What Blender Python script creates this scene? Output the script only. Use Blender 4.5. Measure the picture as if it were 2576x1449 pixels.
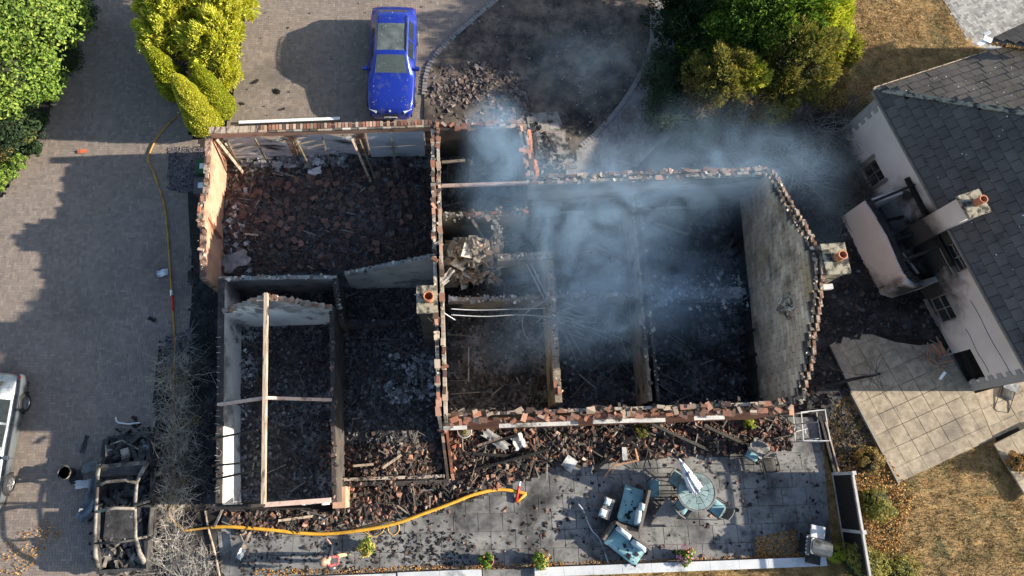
import bpy, math, random
import numpy as np
from mathutils import Matrix, Vector, Euler
for o in list(bpy.data.objects): bpy.data.objects.remove(o)
SC = bpy.context.scene
COL = SC.collection
R = math.radians
rng = np.random.default_rng(7)
random.seed(7)

# ------------------------------------------------------------------ camera, sky, sun, exposure
F, H, PX, PY = 1850.0, 27.0, 1137.0, 724.5      # focal length in pixels of a 2576 px wide frame, flying height
TILT = math.atan(505 / F)
CT, ST = math.cos(TILT), math.sin(TILT)
cam = bpy.data.cameras.new('camera')
cam.sensor_width = 36; cam.lens = F / 2576 * 36; cam.shift_x = (1288 - PX) / 2576
cam.clip_start = 0.5; cam.clip_end = 2000
camo = bpy.data.objects.new('camera', cam); COL.objects.link(camo)
camo.location = (0, 0, H); camo.rotation_euler = (TILT, 0, 0)
SC.camera = camo
SUN_EL, SUN_AZ = R(19.5), R(0)                   # the sun stands in the east (+X)
world = bpy.data.worlds.new('World'); SC.world = world; world.use_nodes = True
wn = world.node_tree.nodes; wl = world.node_tree.links
bg = wn['Background']
sky = wn.new('ShaderNodeTexSky'); sky.sky_type = 'NISHITA'; sky.sun_disc = False
sky.sun_elevation = SUN_EL; sky.sun_rotation = R(90); sky.air_density = 1.0; sky.dust_density = 1.0
wl.new(sky.outputs[0], bg.inputs[0]); bg.inputs[1].default_value = 0.10
sun = bpy.data.lights.new('sun', 'SUN'); sun.energy = 5.0; sun.angle = R(0.6); sun.color = (1.0, 0.90, 0.74)
suno = bpy.data.objects.new('sun', sun); COL.objects.link(suno)
d = Vector((math.cos(SUN_EL), 0, math.sin(SUN_EL)))
suno.rotation_euler = d.to_track_quat('Z', 'Y').to_euler(); suno.location = (40, 0, 30)
vs = SC.view_settings
vs.view_transform = 'Standard'; vs.look = 'None'; vs.exposure = 1.4; vs.gamma = 1.0; vs.use_curve_mapping = False
SC.render.engine = 'CYCLES'
cy = SC.cycles
cy.max_bounces = 5; cy.diffuse_bounces = 3; cy.glossy_bounces = 2; cy.transmission_bounces = 3; cy.volume_bounces = 0
cy.transparent_max_bounces = 8; cy.caustics_reflective = False; cy.caustics_refractive = False
cy.use_adaptive_sampling = True; cy.adaptive_threshold = 0.02
cy.use_denoising = True
try: cy.denoiser = 'OPENIMAGEDENOISE'
except Exception: pass
cy.volume_step_rate = 2.0; cy.volume_max_steps = 128

# ------------------------------------------------------------------ picking points of the place
def at(x, y, z=0.0):
    """point of the place at height z that the drone sees at (x, y) of a 2576 px frame"""
    u, v = x - PX, PY - y
    s = (H - z) / (F * CT - v * ST)
    return np.array([u * s, (v * CT + F * ST) * s, z])
def ray(x, y):
    u, v = x - PX, PY - y
    return np.array([u, v * CT + F * ST, v * ST - F * CT])
def onplane(x, y, A, B):
    """where the sight line meets the upright plane through A and B"""
    n = np.array([-(B[1] - A[1]), B[0] - A[0], 0.0]); r = ray(x, y); C = np.array([0, 0, H])
    t = np.dot(n, np.array([A[0], A[1], 0]) - C) / np.dot(n, r)
    return C + r * t
def poly(pts, z=0.0): return np.array([at(p[0], p[1], z)[:2] for p in pts])
def inpoly(P, pg):
    x, y = P[:, 0], P[:, 1]; n = len(pg); c = np.zeros(len(P), bool); j = n - 1
    for i in range(n):
        xi, yi = pg[i]; xj, yj = pg[j]
        m = ((yi > y) != (yj > y)); q = (xj - xi) * (y - yi) / ((yj - yi) if yj != yi else 1e-9) + xi
        c ^= m & (x < q); j = i
    return c
def inpx(n, px, z=0.0, seed=None):
    """n random ground points inside a polygon given by sight points"""
    pg = poly(px, z); lo, hi = pg.min(0), pg.max(0); g = rng if seed is None else np.random.default_rng(seed)
    out = np.zeros((0, 2))
    while len(out) < n:
        q = g.uniform(lo, hi, (n * 2 + 20, 2)); out = np.vstack([out, q[inpoly(q, pg)]])
    return out[:n]

# ------------------------------------------------------------------ objects
MW = {}
def mesh_np(name, V, Fc, mats, smooth=False, midx=None):
    me = bpy.data.meshes.new(name)
    V = np.asarray(V, np.float32)
    if isinstance(Fc, np.ndarray):
        k = Fc.shape[1]
        me.vertices.add(len(V)); me.vertices.foreach_set('co', V.ravel())
        me.loops.add(Fc.size); me.loops.foreach_set('vertex_index', Fc.astype(np.int32).ravel())
        me.polygons.add(len(Fc)); me.polygons.foreach_set('loop_start', np.arange(0, Fc.size, k, dtype=np.int32))
        me.update(calc_edges=True)
    else:
        me.from_pydata([tuple(map(float, v)) for v in V], [], [tuple(map(int, f)) for f in Fc])
    for m in (mats if isinstance(mats, (list, tuple)) else [mats]): me.materials.append(m)
    if midx is not None: me.polygons.foreach_set('material_index', np.asarray(midx, np.int32))
    me.polygons.foreach_set('use_smooth', np.full(len(me.polygons), bool(smooth)))
    me.update()
    return me
def tag(o, label=None, cat=None, group=None, kind=None):
    if label: o['label'] = label
    if cat: o['category'] = cat
    if group: o['group'] = group
    if kind: o['kind'] = kind
    return o
def link(o, Mw, parent=None):
    COL.objects.link(o)
    if parent is not None:
        o.parent = parent; o.matrix_basis = MW[parent.name].inverted() @ Mw
    else: o.matrix_basis = Mw
    MW[o.name] = Mw
    return o
def root(name, loc, rz=0.0, label=None, cat=None, group=None, rot=None):
    o = bpy.data.objects.new(name, None); o.empty_display_size = 0.2
    e = Euler(rot) if rot is not None else Euler((0, 0, rz))
    link(o, Matrix.Translation(Vector([float(a) for a in loc])) @ e.to_matrix().to_4x4())
    return tag(o, label, cat, group)
def add(name, VF, mats, parent=None, local=False, smooth=False, label=None, cat=None, group=None, kind=None, midx=None, rz=0.0):
    """one mesh object; vertices in world space, or in the parent's space when local"""
    V, Fc = VF[0], VF[1]
    V = np.asarray(V, float)
    if len(VF) > 2 and midx is None: midx = VF[2]
    Mp = MW[parent.name] if (parent is not None and local) else Matrix.Identity(4)
    c = np.array([(V[:, 0].min() + V[:, 0].max()) / 2, (V[:, 1].min() + V[:, 1].max()) / 2, V[:, 2].min()])
    me = mesh_np(name, V - c, Fc, mats, smooth, midx)
    o = bpy.data.objects.new(name, me)
    link(o, Mp @ Matrix.Translation(Vector(c)), parent)
    return tag(o, label, cat, group, kind)
def inst(name, me, Mw, parent=None, **k):
    return tag(link(bpy.data.objects.new(name, me), Mw, parent), **k)
def trs(loc, rz=0, rx=0, ry=0, s=(1, 1, 1)):
    return Matrix.Translation(Vector([float(a) for a in loc])) @ Euler((rx, ry, rz)).to_matrix().to_4x4() @ Matrix.Diagonal((s[0], s[1], s[2], 1))
def copy_tree(o, Mw=None, parent=None):
    c = o.copy(); COL.objects.link(c)
    c.parent = parent
    if Mw is not None: c.matrix_basis = Mw; MW[c.name] = Mw
    else: MW[c.name] = MW[parent.name] @ o.matrix_basis
    for ch in list(o.children): copy_tree(ch, None, c)
    return c

# ------------------------------------------------------------------ shapes
class MB:
    def __init__(s): s.V = []; s.F = []; s.M = []
    def put(s, V, Fc, m=0):
        b = len(s.V); s.V += [tuple(map(float, v)) for v in V]; s.F += [tuple(int(i) + b for i in f) for f in Fc]; s.M += [m] * len(Fc); return s
    def box(s, c, sz, rz=0, rx=0, ry=0, m=0, jit=0, taper=1.0):
        E = np.array(Euler((rx, ry, rz)).to_matrix())
        v = np.array([[x, y, z] for z in (-.5, .5) for y in (-.5, .5) for x in (-.5, .5)])
        v[4:, :2] *= taper
        if jit: v = v + rng.uniform(-jit, jit, v.shape)
        v = (v * np.array(sz)) @ E.T + np.array(c)
        return s.put(v, [(0, 2, 3, 1), (4, 5, 7, 6), (0, 1, 5, 4), (2, 6, 7, 3), (0, 4, 6, 2), (1, 3, 7, 5)], m)
    def bar(s, a, b, w, h, m=0, jit=0, up=(0, 0, 1)):
        a, b = np.array(a, float), np.array(b, float); dd = b - a; L = np.linalg.norm(dd); dd /= L
        u = np.array(up, float)
        if abs(np.dot(u, dd)) > .98: u = np.array([0, 1, 0.])
        sx = np.cross(dd, u); sx /= np.linalg.norm(sx); uz = np.cross(sx, dd)
        v = []
        for e in (a, b):
            for q, r in ((-1, -1), (1, -1), (1, 1), (-1, 1)): v.append(e + sx * q * w / 2 + uz * r * h / 2 + (rng.uniform(-jit, jit, 3) if jit else 0))
        return s.put(v, [(0, 1, 2, 3), (7, 6, 5, 4), (0, 4, 5, 1), (1, 5, 6, 2), (2, 6, 7, 3), (3, 7, 4, 0)], m)
    def tube(s, pts, r, n=8, m=0, flat=1.0, cap=True):
        pts = [np.array(p, float) for p in pts]; k = len(pts)
        rr = r if hasattr(r, '__len__') else [r] * k
        V = []; prev = None
        for i, p in enumerate(pts):
            t = pts[min(i + 1, k - 1)] - pts[max(i - 1, 0)]; t = t / (np.linalg.norm(t) + 1e-9)
            a = np.array([0, 0, 1.]) if abs(t[2]) < .9 else np.array([0, 1., 0])
            sx = np.cross(t, a); sx /= np.linalg.norm(sx); up = np.cross(sx, t)
            for j in range(n):
                q = 2 * math.pi * j / n
                V.append(p + rr[i] * (math.cos(q) * sx + math.sin(q) * up * flat))
        Fc = [(i * n + j, i * n + (j + 1) % n, (i + 1) * n + (j + 1) % n, (i + 1) * n + j) for i in range(k - 1) for j in range(n)]
        if cap: Fc += [tuple(range(n))[::-1], tuple(range((k - 1) * n, k * n))]
        return s.put(V, Fc, m)
    def lathe(s, prof, c=(0, 0, 0), n=20, m=0, E=None):
        V = []; k = len(prof)
        for r_, z in prof:
            for j in range(n):
                q = 2 * math.pi * j / n; V.append((r_ * math.cos(q), r_ * math.sin(q), z))
        V = np.array(V)
        if E is not None: V = V @ np.array(E).T
        V = V + np.array(c)
        Fc = [(i * n + j, i * n + (j + 1) % n, (i + 1) * n + (j + 1) % n, (i + 1) * n + j) for i in range(k - 1) for j in range(n)]
        if prof[0][0] > 1e-4: Fc.append(tuple(range(n))[::-1])
        if prof[-1][0] > 1e-4: Fc.append(tuple(range((k - 1) * n, k * n)))
        return s.put(V, Fc, m)
    def prism(s, pg, z0, z1, m=0):
        n = len(pg); V = [(p[0], p[1], z0) for p in pg] + [(p[0], p[1], z1) for p in pg]
        a = sum(pg[i][0] * pg[(i + 1) % n][1] - pg[(i + 1) % n][0] * pg[i][1] for i in range(n))
        Fc = [tuple(range(n))[::-1], tuple(range(n, 2 * n))] + [(i, (i + 1) % n, n + (i + 1) % n, n + i) for i in range(n)]
        if a < 0: Fc = [f[::-1] for f in Fc]
        return s.put(V, Fc, m)
    def get(s): return np.array(s.V), s.F, s.M

TB = np.array([[x, y, z] for z in (-.5, .5) for y in (-.5, .5) for x in (-.5, .5)])
TF = np.array([(0, 2, 3, 1), (4, 5, 7, 6), (0, 1, 5, 4), (2, 6, 7, 3), (0, 4, 6, 2), (1, 3, 7, 5)])
def rotm(n, tilt, g=rng):
    a = g.uniform(0, 2 * math.pi, n); b = g.normal(0, tilt, n); c = g.normal(0, tilt, n)
    ca, sa, cb, sb, cc, sc_ = np.cos(a), np.sin(a), np.cos(b), np.sin(b), np.cos(c), np.sin(c)
    Z = np.zeros(n); O = np.ones(n)
    Rz = np.stack([ca, -sa, Z, sa, ca, Z, Z, Z, O], 1).reshape(n, 3, 3)
    Rx = np.stack([O, Z, Z, Z, cb, -sb, Z, sb, cb], 1).reshape(n, 3, 3)
    Ry = np.stack([cc, Z, sc_, Z, O, Z, -sc_, Z, cc], 1).reshape(n, 3, 3)
    return Rz @ Rx @ Ry
def chunks(P, S, tilt=.3, jit=.18, Rm=None):
    """many loose pieces: P centres (n,3), S sizes (n,3)"""
    n = len(P); V = TB[None] + rng.uniform(-jit, jit, (n, 8, 3))
    V = V * S[:, None, :]
    Rm = rotm(n, tilt) if Rm is None else Rm
    V = np.einsum('nij,nkj->nki', Rm, V) + P[:, None, :]
    return V.reshape(-1, 3), (TF[None] + (np.arange(n) * 8)[:, None, None]).reshape(-1, 4)
def sizes(n, lo, hi, flat=(.15, .4), asp=(.6, 1)):
    a = rng.uniform(0, 1, n) ** 3.2 * (hi - lo) + lo
    return np.stack([a, a * rng.uniform(*asp, n), a * rng.uniform(*flat, n)], 1)
def leaves(P, N, L, W, jn=.6, g=rng):
    """leaf-sized quads at P roughly facing N"""
    n = len(P)
    N = N + g.normal(0, jn, (n, 3)); N /= np.linalg.norm(N, axis=1, keepdims=True)
    T = g.normal(0, 1, (n, 3)); T -= N * (T * N).sum(1, keepdims=True); T /= np.linalg.norm(T, axis=1, keepdims=True)
    B = np.cross(N, T)
    l = (L * g.uniform(.6, 1.3, n))[:, None] / 2; w = (W * g.uniform(.6, 1.3, n))[:, None] / 2
    V = np.stack([P - T * l, P + B * w + N * w * .3, P + T * l, P - B * w + N * w * .3], 1).reshape(-1, 3)
    return V, np.arange(4 * n).reshape(n, 4)
def join(*VFs):
    V = []; Fc = []; b = 0
    for v, f in VFs:
        V.append(v); Fc.append(np.asarray(f) + b); b += len(v)
    return np.vstack(V), np.vstack(Fc)

# cheap value noise in the plane
_G = np.random.default_rng(3).uniform(0, 1, (64, 64))
def vnoise(x, y):
    x = np.asarray(x, float); y = np.asarray(y, float)
    i = np.floor(x).astype(int); j = np.floor(y).astype(int); fx = x - i; fy = y - j
    fx = fx * fx * (3 - 2 * fx); fy = fy * fy * (3 - 2 * fy)
    g = lambda a, b: _G[a % 64, b % 64]
    return (g(i, j) * (1 - fx) + g(i + 1, j) * fx) * (1 - fy) + (g(i, j + 1) * (1 - fx) + g(i + 1, j + 1) * fx) * fy
def fbm(x, y): return vnoise(x, y) * .55 + vnoise(x * 2.1 + 7, y * 2.1) * .3 + vnoise(x * 4.3, y * 4.3 + 9) * .15

# ------------------------------------------------------------------ materials
SOOT = (.012, .011, .011)
def mat(name, cols, scale=2.0, rough=.85, bump=.25, bscale=25.0, rnd=None, rcols=None, stain=None, metal=0.0, spec=.3, lo=.35, hi=.65,
        stretch=None, detail=6, coat=0.0, tint=.35, stain2=None, obj=False, transl=None, vr=.38, soot=None):
    m = bpy.data.materials.new(name); m.use_nodes = True
    nt = m.node_tree; N = nt.nodes; Lk = nt.links
    b = N['Principled BSDF']
    geo = N.new('ShaderNodeNewGeometry')
    vec = geo.outputs['Position']
    if obj: vec = N.new('ShaderNodeTexCoord').outputs['Object']
    if stretch:
        mp = N.new('ShaderNodeMapping'); mp.inputs['Scale'].default_value = stretch; Lk.new(vec, mp.inputs['Vector']); vec = mp.outputs[0]
    def noise(sc, det=detail, rgh=.6):
        n = N.new('ShaderNodeTexNoise'); n.inputs['Scale'].default_value = sc; n.inputs['Detail'].default_value = det
        n.inputs['Roughness'].default_value = rgh; Lk.new(vec, n.inputs['Vector']); return n.outputs['Fac']
    def ramp(fac, cs, a, z, const=False):
        r = N.new('ShaderNodeValToRGB'); e = r.color_ramp.elements
        if const: r.color_ramp.interpolation = 'CONSTANT'
        k = len(cs)
        while len(e) < k: e.new(.5)
        for i, c in enumerate(cs):
            e[i].position = a + (z - a) * i / max(1, (k if const else k - 1)); e[i].color = (*c, 1)
        Lk.new(fac, r.inputs[0]); return r.outputs[0]
    col = ramp(noise(scale), cols, lo, hi)
    if rnd:
        rv = geo.outputs['Random Per Island'] if rnd == 'island' else N.new('ShaderNodeObjectInfo').outputs['Random']
        if rcols:
            rc = ramp(rv, rcols, 0, 1, True)
            mx = N.new('ShaderNodeMix'); mx.data_type = 'RGBA'; mx.inputs['Factor'].default_value = 1 - tint
            Lk.new(col, mx.inputs[6]); Lk.new(rc, mx.inputs[7]); col = mx.outputs[2]
        hs = N.new('ShaderNodeHueSaturation'); mr = N.new('ShaderNodeMapRange')
        wn_ = N.new('ShaderNodeTexWhiteNoise'); wn_.noise_dimensions = '1D'; Lk.new(rv, wn_.inputs['W'])
        mr.inputs['To Min'].default_value = 1 - vr; mr.inputs['To Max'].default_value = 1 + vr
        Lk.new(wn_.outputs['Value'], mr.inputs['Value']); Lk.new(mr.outputs[0], hs.inputs['Value']); Lk.new(col, hs.inputs['Color']); col = hs.outputs[0]
    for st in (stain, stain2):
        if st:
            c, sc, a, z = st
            mr = N.new('ShaderNodeMapRange'); mr.inputs['From Min'].default_value = a; mr.inputs['From Max'].default_value = z
            Lk.new(noise(sc, 5, .65), mr.inputs['Value'])
            mx = N.new('ShaderNodeMix'); mx.data_type = 'RGBA'; mx.inputs[7].default_value = (*c, 1)
            Lk.new(mr.outputs[0], mx.inputs['Factor']); Lk.new(col, mx.inputs[6]); col = mx.outputs[2]
    for c, r0, r1 in (soot or []):      # soot patch left by the fire round a point of the wall
        vd = N.new('ShaderNodeVectorMath'); vd.operation = 'DISTANCE'; Lk.new(geo.outputs['Position'], vd.inputs[0]); vd.inputs[1].default_value = tuple(map(float, c))
        ad = N.new('ShaderNodeMath'); ad.operation = 'MULTIPLY_ADD'; Lk.new(noise(1.6, 5), ad.inputs[0]); ad.inputs[1].default_value = -1.6 * (r1 - r0); Lk.new(vd.outputs['Value'], ad.inputs[2])
        mr = N.new('ShaderNodeMapRange'); mr.inputs['From Min'].default_value = r0 - .8 * (r1 - r0); mr.inputs['From Max'].default_value = r1 - .8 * (r1 - r0); mr.inputs['To Min'].default_value = .96; mr.inputs['To Max'].default_value = 0
        Lk.new(ad.outputs[0], mr.inputs['Value'])
        mx = N.new('ShaderNodeMix'); mx.data_type = 'RGBA'; mx.inputs[7].default_value = (*SOOT, 1)
        Lk.new(mr.outputs[0], mx.inputs['Factor']); Lk.new(col, mx.inputs[6]); col = mx.outputs[2]
    Lk.new(col, b.inputs['Base Color'])
    b.inputs['Roughness'].default_value = rough; b.inputs['Metallic'].default_value = metal
    b.inputs['Specular IOR Level'].default_value = spec
    if coat: b.inputs['Coat Weight'].default_value = coat; b.inputs['Coat Roughness'].default_value = .06
    if bump:
        bp = N.new('ShaderNodeBump'); bp.inputs['Strength'].default_value = bump; bp.inputs['Distance'].default_value = .03
        Lk.new(noise(bscale, 4), bp.inputs['Height']); Lk.new(bp.outputs[0], b.inputs['Normal'])
    if transl:
        tr = N.new('ShaderNodeBsdfTranslucent'); Lk.new(col, tr.inputs['Color'])
        ms = N.new('ShaderNodeMixShader'); ms.inputs[0].default_value = transl
        Lk.new(b.outputs[0], ms.inputs[1]); Lk.new(tr.outputs[0], ms.inputs[2]); Lk.new(ms.outputs[0], N['Material Output'].inputs[0])
    return m
def flat(name, c, rough=.6, metal=0, spec=.4, **k):
    return mat(name, [tuple(x * .85 for x in c), tuple(min(1, x * 1.1) for x in c)], scale=6, rough=rough, metal=metal, spec=spec, bump=k.pop('bump', .08), **k)
M = {}
M['soil'] = mat('soil', [(.018, .016, .014), (.05, .042, .036)], scale=.8, bump=.5)
M['bed'] = mat('bed', [(.045, .038, .033), (.12, .094, .074), (.17, .135, .105)], scale=1.6, bump=.6, bscale=40, stain=((.018, .017, .018), .5, .45, .62), stain2=((.12, .085, .04), .9, .66, .8))
M['joint'] = mat('joint', [(.075, .062, .052), (.12, .10, .085)], scale=3)
M['slabjoint'] = mat('slab_joint', [(.08, .08, .08), (.14, .14, .135)], scale=3)
M['stonejoint'] = mat('stone_joint', [(.24, .20, .145), (.36, .30, .22)], scale=3)
M['oldbrick'] = mat('old_brick', [(.05, .04, .035), (.20, .10, .065), (.34, .27, .21)], scale=4.5, lo=.38, hi=.6, bump=.5)
M['underlay'] = mat('roof_underlay', [(.008, .008, .009), (.015, .015, .015)], scale=3)
M['paver'] = mat('paver', [(.20, .165, .14), (.245, .20, .17)], scale=.35, rnd='island', rcols=[(.215, .175, .145), (.17, .142, .125), (.235, .20, .17), (.20, .155, .13), (.155, .135, .125)], tint=.55, vr=.13,
                 stain=((.085, .075, .07), .22, .54, .80), bump=.1, bscale=60)
M['slab'] = mat('slab', [(.17, .17, .168), (.255, .25, .24)], scale=1.4, detail=9, rnd='object', vr=.10, bump=.08, stain=((.03, .03, .032), .5, .46, .66), stain2=((.055, .055, .057), 2.8, .50, .68))
M['path_slab'] = mat('path_slab', [(.22, .20, .18), (.34, .31, .28)], scale=2.5, rnd='object', vr=.15, bump=.2, stain=((.03, .028, .027), 1.6, .48, .6))
M['stone'] = mat('sandstone', [(.225, .185, .13), (.375, .315, .235)], scale=4.5, detail=9, rnd='object', vr=.09, bump=.15, bscale=12, stain=((.15, .125, .10), .7, .50, .72), stain2=((.10, .09, .08), 2.5, .60, .74))
M['ash'] = mat('ash', [(.018, .018, .019), (.065, .062, .063), (.16, .155, .16)], scale=1.6, bump=.9, bscale=14, detail=9, stain=((.30, .295, .31), .55, .57, .76), stain2=((.07, .045, .038), .4, .54, .68))
M['char'] = mat('charred_wood', [(.006, .006, .007), (.022, .020, .019)], scale=5, bump=.8, bscale=30, rough=.65)
M['ashchunk'] = mat('ash_chunk', [(.02, .02, .02), (.05, .05, .05)], scale=2, rnd='island', rcols=[(.018, .018, .019), (.04, .037, .036), (.07, .064, .06), (.028, .028, .03), (.11, .085, .072), (.14, .138, .145), (.035, .032, .03), (.22, .215, .22), (.02, .02, .02), (.085, .045, .034)], tint=.35)
M['tilechunk'] = mat('tile_chunk', [(.05, .036, .032), (.10, .068, .058)], scale=2, rnd='island', rcols=[(.085, .058, .05), (.06, .046, .042), (.12, .07, .055), (.04, .034, .032), (.028, .026, .026), (.15, .085, .062), (.075, .062, .058), (.05, .042, .04), (.13, .12, .115)], tint=.2)
M['rubble'] = mat('rubble', [(.06, .04, .03), (.16, .10, .075)], scale=2, rnd='island', rcols=[(.21, .105, .07), (.018, .016, .016), (.11, .06, .046), (.026, .023, .022), (.20, .15, .12), (.016, .015, .015), (.22, .12, .085), (.08, .052, .042), (.045, .041, .039), (.14, .125, .11), (.018, .018, .018), (.035, .028, .026)], tint=.15)
M['plasterchunk'] = mat('plaster_chunk', [(.2, .17, .13), (.4, .36, .3)], scale=2, rnd='island', rcols=[(.40, .34, .27), (.30, .25, .19), (.50, .46, .40), (.20, .16, .12), (.10, .085, .07), (.36, .24, .17), (.05, .045, .04)], tint=.2)
M['brick'] = mat('brick', [(.20, .09, .055), (.33, .16, .10)], scale=9, rnd='object', rcols=[(.30, .13, .08), (.22, .10, .065), (.36, .20, .14), (.36, .30, .24), (.10, .06, .05), (.04, .034, .03), (.28, .22, .17)], tint=.2, bump=.3)
M['brickwall'] = mat('brick_wall', [(.17, .066, .04), (.23, .095, .058)], scale=2.5, bump=.3, bscale=18, stain=((.025, .02, .018), 1.1, .58, .72))
M['pinkwall'] = mat('pink_wall', [(.36, .20, .13), (.46, .275, .19)], scale=1.5, bump=.2, stain=(SOOT, .8, .58, .74), stain2=((.20, .11, .08), 2.2, .52, .72))
M['blockwall'] = mat('block_wall', [(.22, .19, .15), (.36, .32, .26)], scale=1.2, bump=.3, stain=((.03, .028, .026), .9, .52, .68))
M['block'] = mat('block', [(.38, .275, .19), (.56, .44, .33)], scale=1.3, rnd='object', vr=.2, bump=.35, bscale=14, stain=((.05, .045, .04), .6, .54, .72), stain2=((.34, .22, .10), .45, .56, .74))
M['mortar'] = mat('mortar', [(.26, .21, .165), (.44, .38, .31)], scale=4, bump=.5, stain=((.04, .035, .03), 1.8, .50, .66))
M['plaster'] = mat('plaster', [(.52, .52, .51), (.72, .71, .69)], scale=.9, bump=.15, stain=((.04, .04, .042), .9, .52, .60), stain2=((.20, .20, .21), .45, .45, .62), stretch=(1, 1, .6))
M['greywall'] = mat('grey_wall', [(.20, .20, .20), (.34, .33, .32)], scale=.8, bump=.2, stain=((.03, .03, .03), .9, .5, .68))
M['darkwall'] = mat('dark_wall', [(.03, .028, .027), (.075, .062, .055)], scale=1.5, bump=.5, stain=((.16, .07, .045), 1.3, .64, .74))
M['tanwall'] = mat('tan_wall', [(.18, .15, .11), (.32, .27, .20)], scale=2, bump=.4, stain=((.03, .028, .026), 1.0, .5, .62))
M['timber'] = mat('timber', [(.30, .22, .16), (.48, .38, .30)], scale=3, bump=.3, stretch=(6, 1, 6), stain=((.03, .026, .024), 1.4, .52, .64))
M['pinkbeam'] = mat('pink_beam', [(.46, .31, .25), (.60, .44, .37)], scale=3, bump=.2, stain=((.10, .05, .04), 2.2, .56, .72))
M['brass'] = mat('scorched_steel', [(.20, .16, .09), (.36, .30, .19)], scale=5, rough=.5, metal=.4, stain=((.03, .026, .022), 2.0, .5, .65))
M['doormetal'] = mat('door_metal', [(.44, .45, .46), (.62, .63, .64)], scale=.8, rough=.55, metal=.1, stain=((.04, .042, .046), .9, .52, .64), stretch=(.6, 1, 2))
M['white'] = flat('white_paint', (.78, .78, .78), .5)
M['chalk'] = mat('scorched_white', [(.38, .38, .375), (.60, .60, .59)], scale=2, stain=((.08, .072, .068), 2.2, .52, .68))
M['tileroof'] = mat('roof_tile', [(.070, .060, .052), (.108, .094, .083)], scale=.9, rnd='object', vr=.15, bump=.3, stain=((.028, .024, .02), 1.4, .6, .75), rough=.8)
M['lichen'] = mat('lichen', [(.03, .03, .028), (.30, .27, .20)], scale=4.5, lo=.42, hi=.55, bump=.5)
M['clay'] = mat('clay_pot', [(.33, .12, .06), (.46, .19, .10)], scale=4, stain=((.08, .04, .03), 3, .6, .8))
M['render'] = mat('white_render', [(.56, .51, .46), (.66, .61, .56)], scale=.6, bump=.1, bscale=60, stain=((.36, .31, .28), .5, .58, .78))
M['renderburnt'] = mat('scorched_render', [(.56, .50, .46), (.66, .60, .55)], scale=.6, bump=.1, bscale=60, stain=((.02, .018, .017), .42, .52, .70))
M['quoin'] = mat('quoin_paint', [(.27, .26, .24), (.33, .32, .30)], scale=2)
M['glass'] = flat('dark_glass', (.02, .026, .03), .06, spec=.8, bump=0)
M['frame'] = flat('weathered_frame', (.20, .18, .155), .6)
M['drygrass'] = mat('dry_grass', [(.36, .21, .07), (.56, .36, .15)], scale=1.5, rnd='island', rcols=[(.48, .31, .14), (.36, .23, .09), (.56, .39, .19), (.28, .21, .08), (.24, .20, .07), (.42, .25, .10)], tint=.3)
M['lawn'] = mat('lawn_soil', [(.13, .08, .03), (.40, .26, .11)], scale=2.6, bump=.6, bscale=50, stain=((.055, .06, .02), .7, .50, .66), stain2=((.33, .17, .05), 1.1, .58, .72))
M['litter'] = mat('dead_leaf', [(.26, .12, .03), (.42, .22, .06)], scale=3, rnd='island', rcols=[(.42, .20, .05), (.28, .12, .035), (.50, .29, .09), (.18, .085, .03), (.33, .22, .08)], tint=.2)

M['sootplaster'] = mat('soot_plaster', [(.30, .285, .27), (.46, .44, .42)], scale=.9, bump=.15, stain=((.03, .03, .032), .6, .46, .62), stain2=((.10, .10, .105), .45, .45, .62), stretch=(.6, 1, 1.4))

M['ashdark'] = mat('black_ash', [(.008, .008, .009), (.022, .021, .021), (.05, .048, .05)], scale=1.4, bump=.9, bscale=14, stain=((.10, .10, .105), .8, .62, .78))
M['cinder'] = mat('black_cinder', [(.012, .012, .012), (.03, .03, .03)], scale=2, rnd='island', rcols=[(.010, .010, .011), (.02, .019, .019), (.03, .027, .026), (.014, .014, .016), (.05, .04, .034), (.06, .06, .064), (.016, .015, .014), (.10, .10, .105), (.012, .012, .012), (.04, .022, .017)], tint=.3)
# ------------------------------------------------------------------ ground, drives, patios, lawns
def sheet(name, px, z, m, kind='structure', world_pts=None, th=.02):
    pg = poly(px) if world_pts is None else world_pts
    b = MB().prism(pg, z - th, z)
    return add(name, b.get(), m, kind=kind)
g = 260.0
add('ground', ([(-g, -g, -.05), (g, -g, -.05), (g, g, -.05), (-g, g, -.05)], [(0, 1, 2, 3)]), M['soil'], kind='structure')

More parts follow.
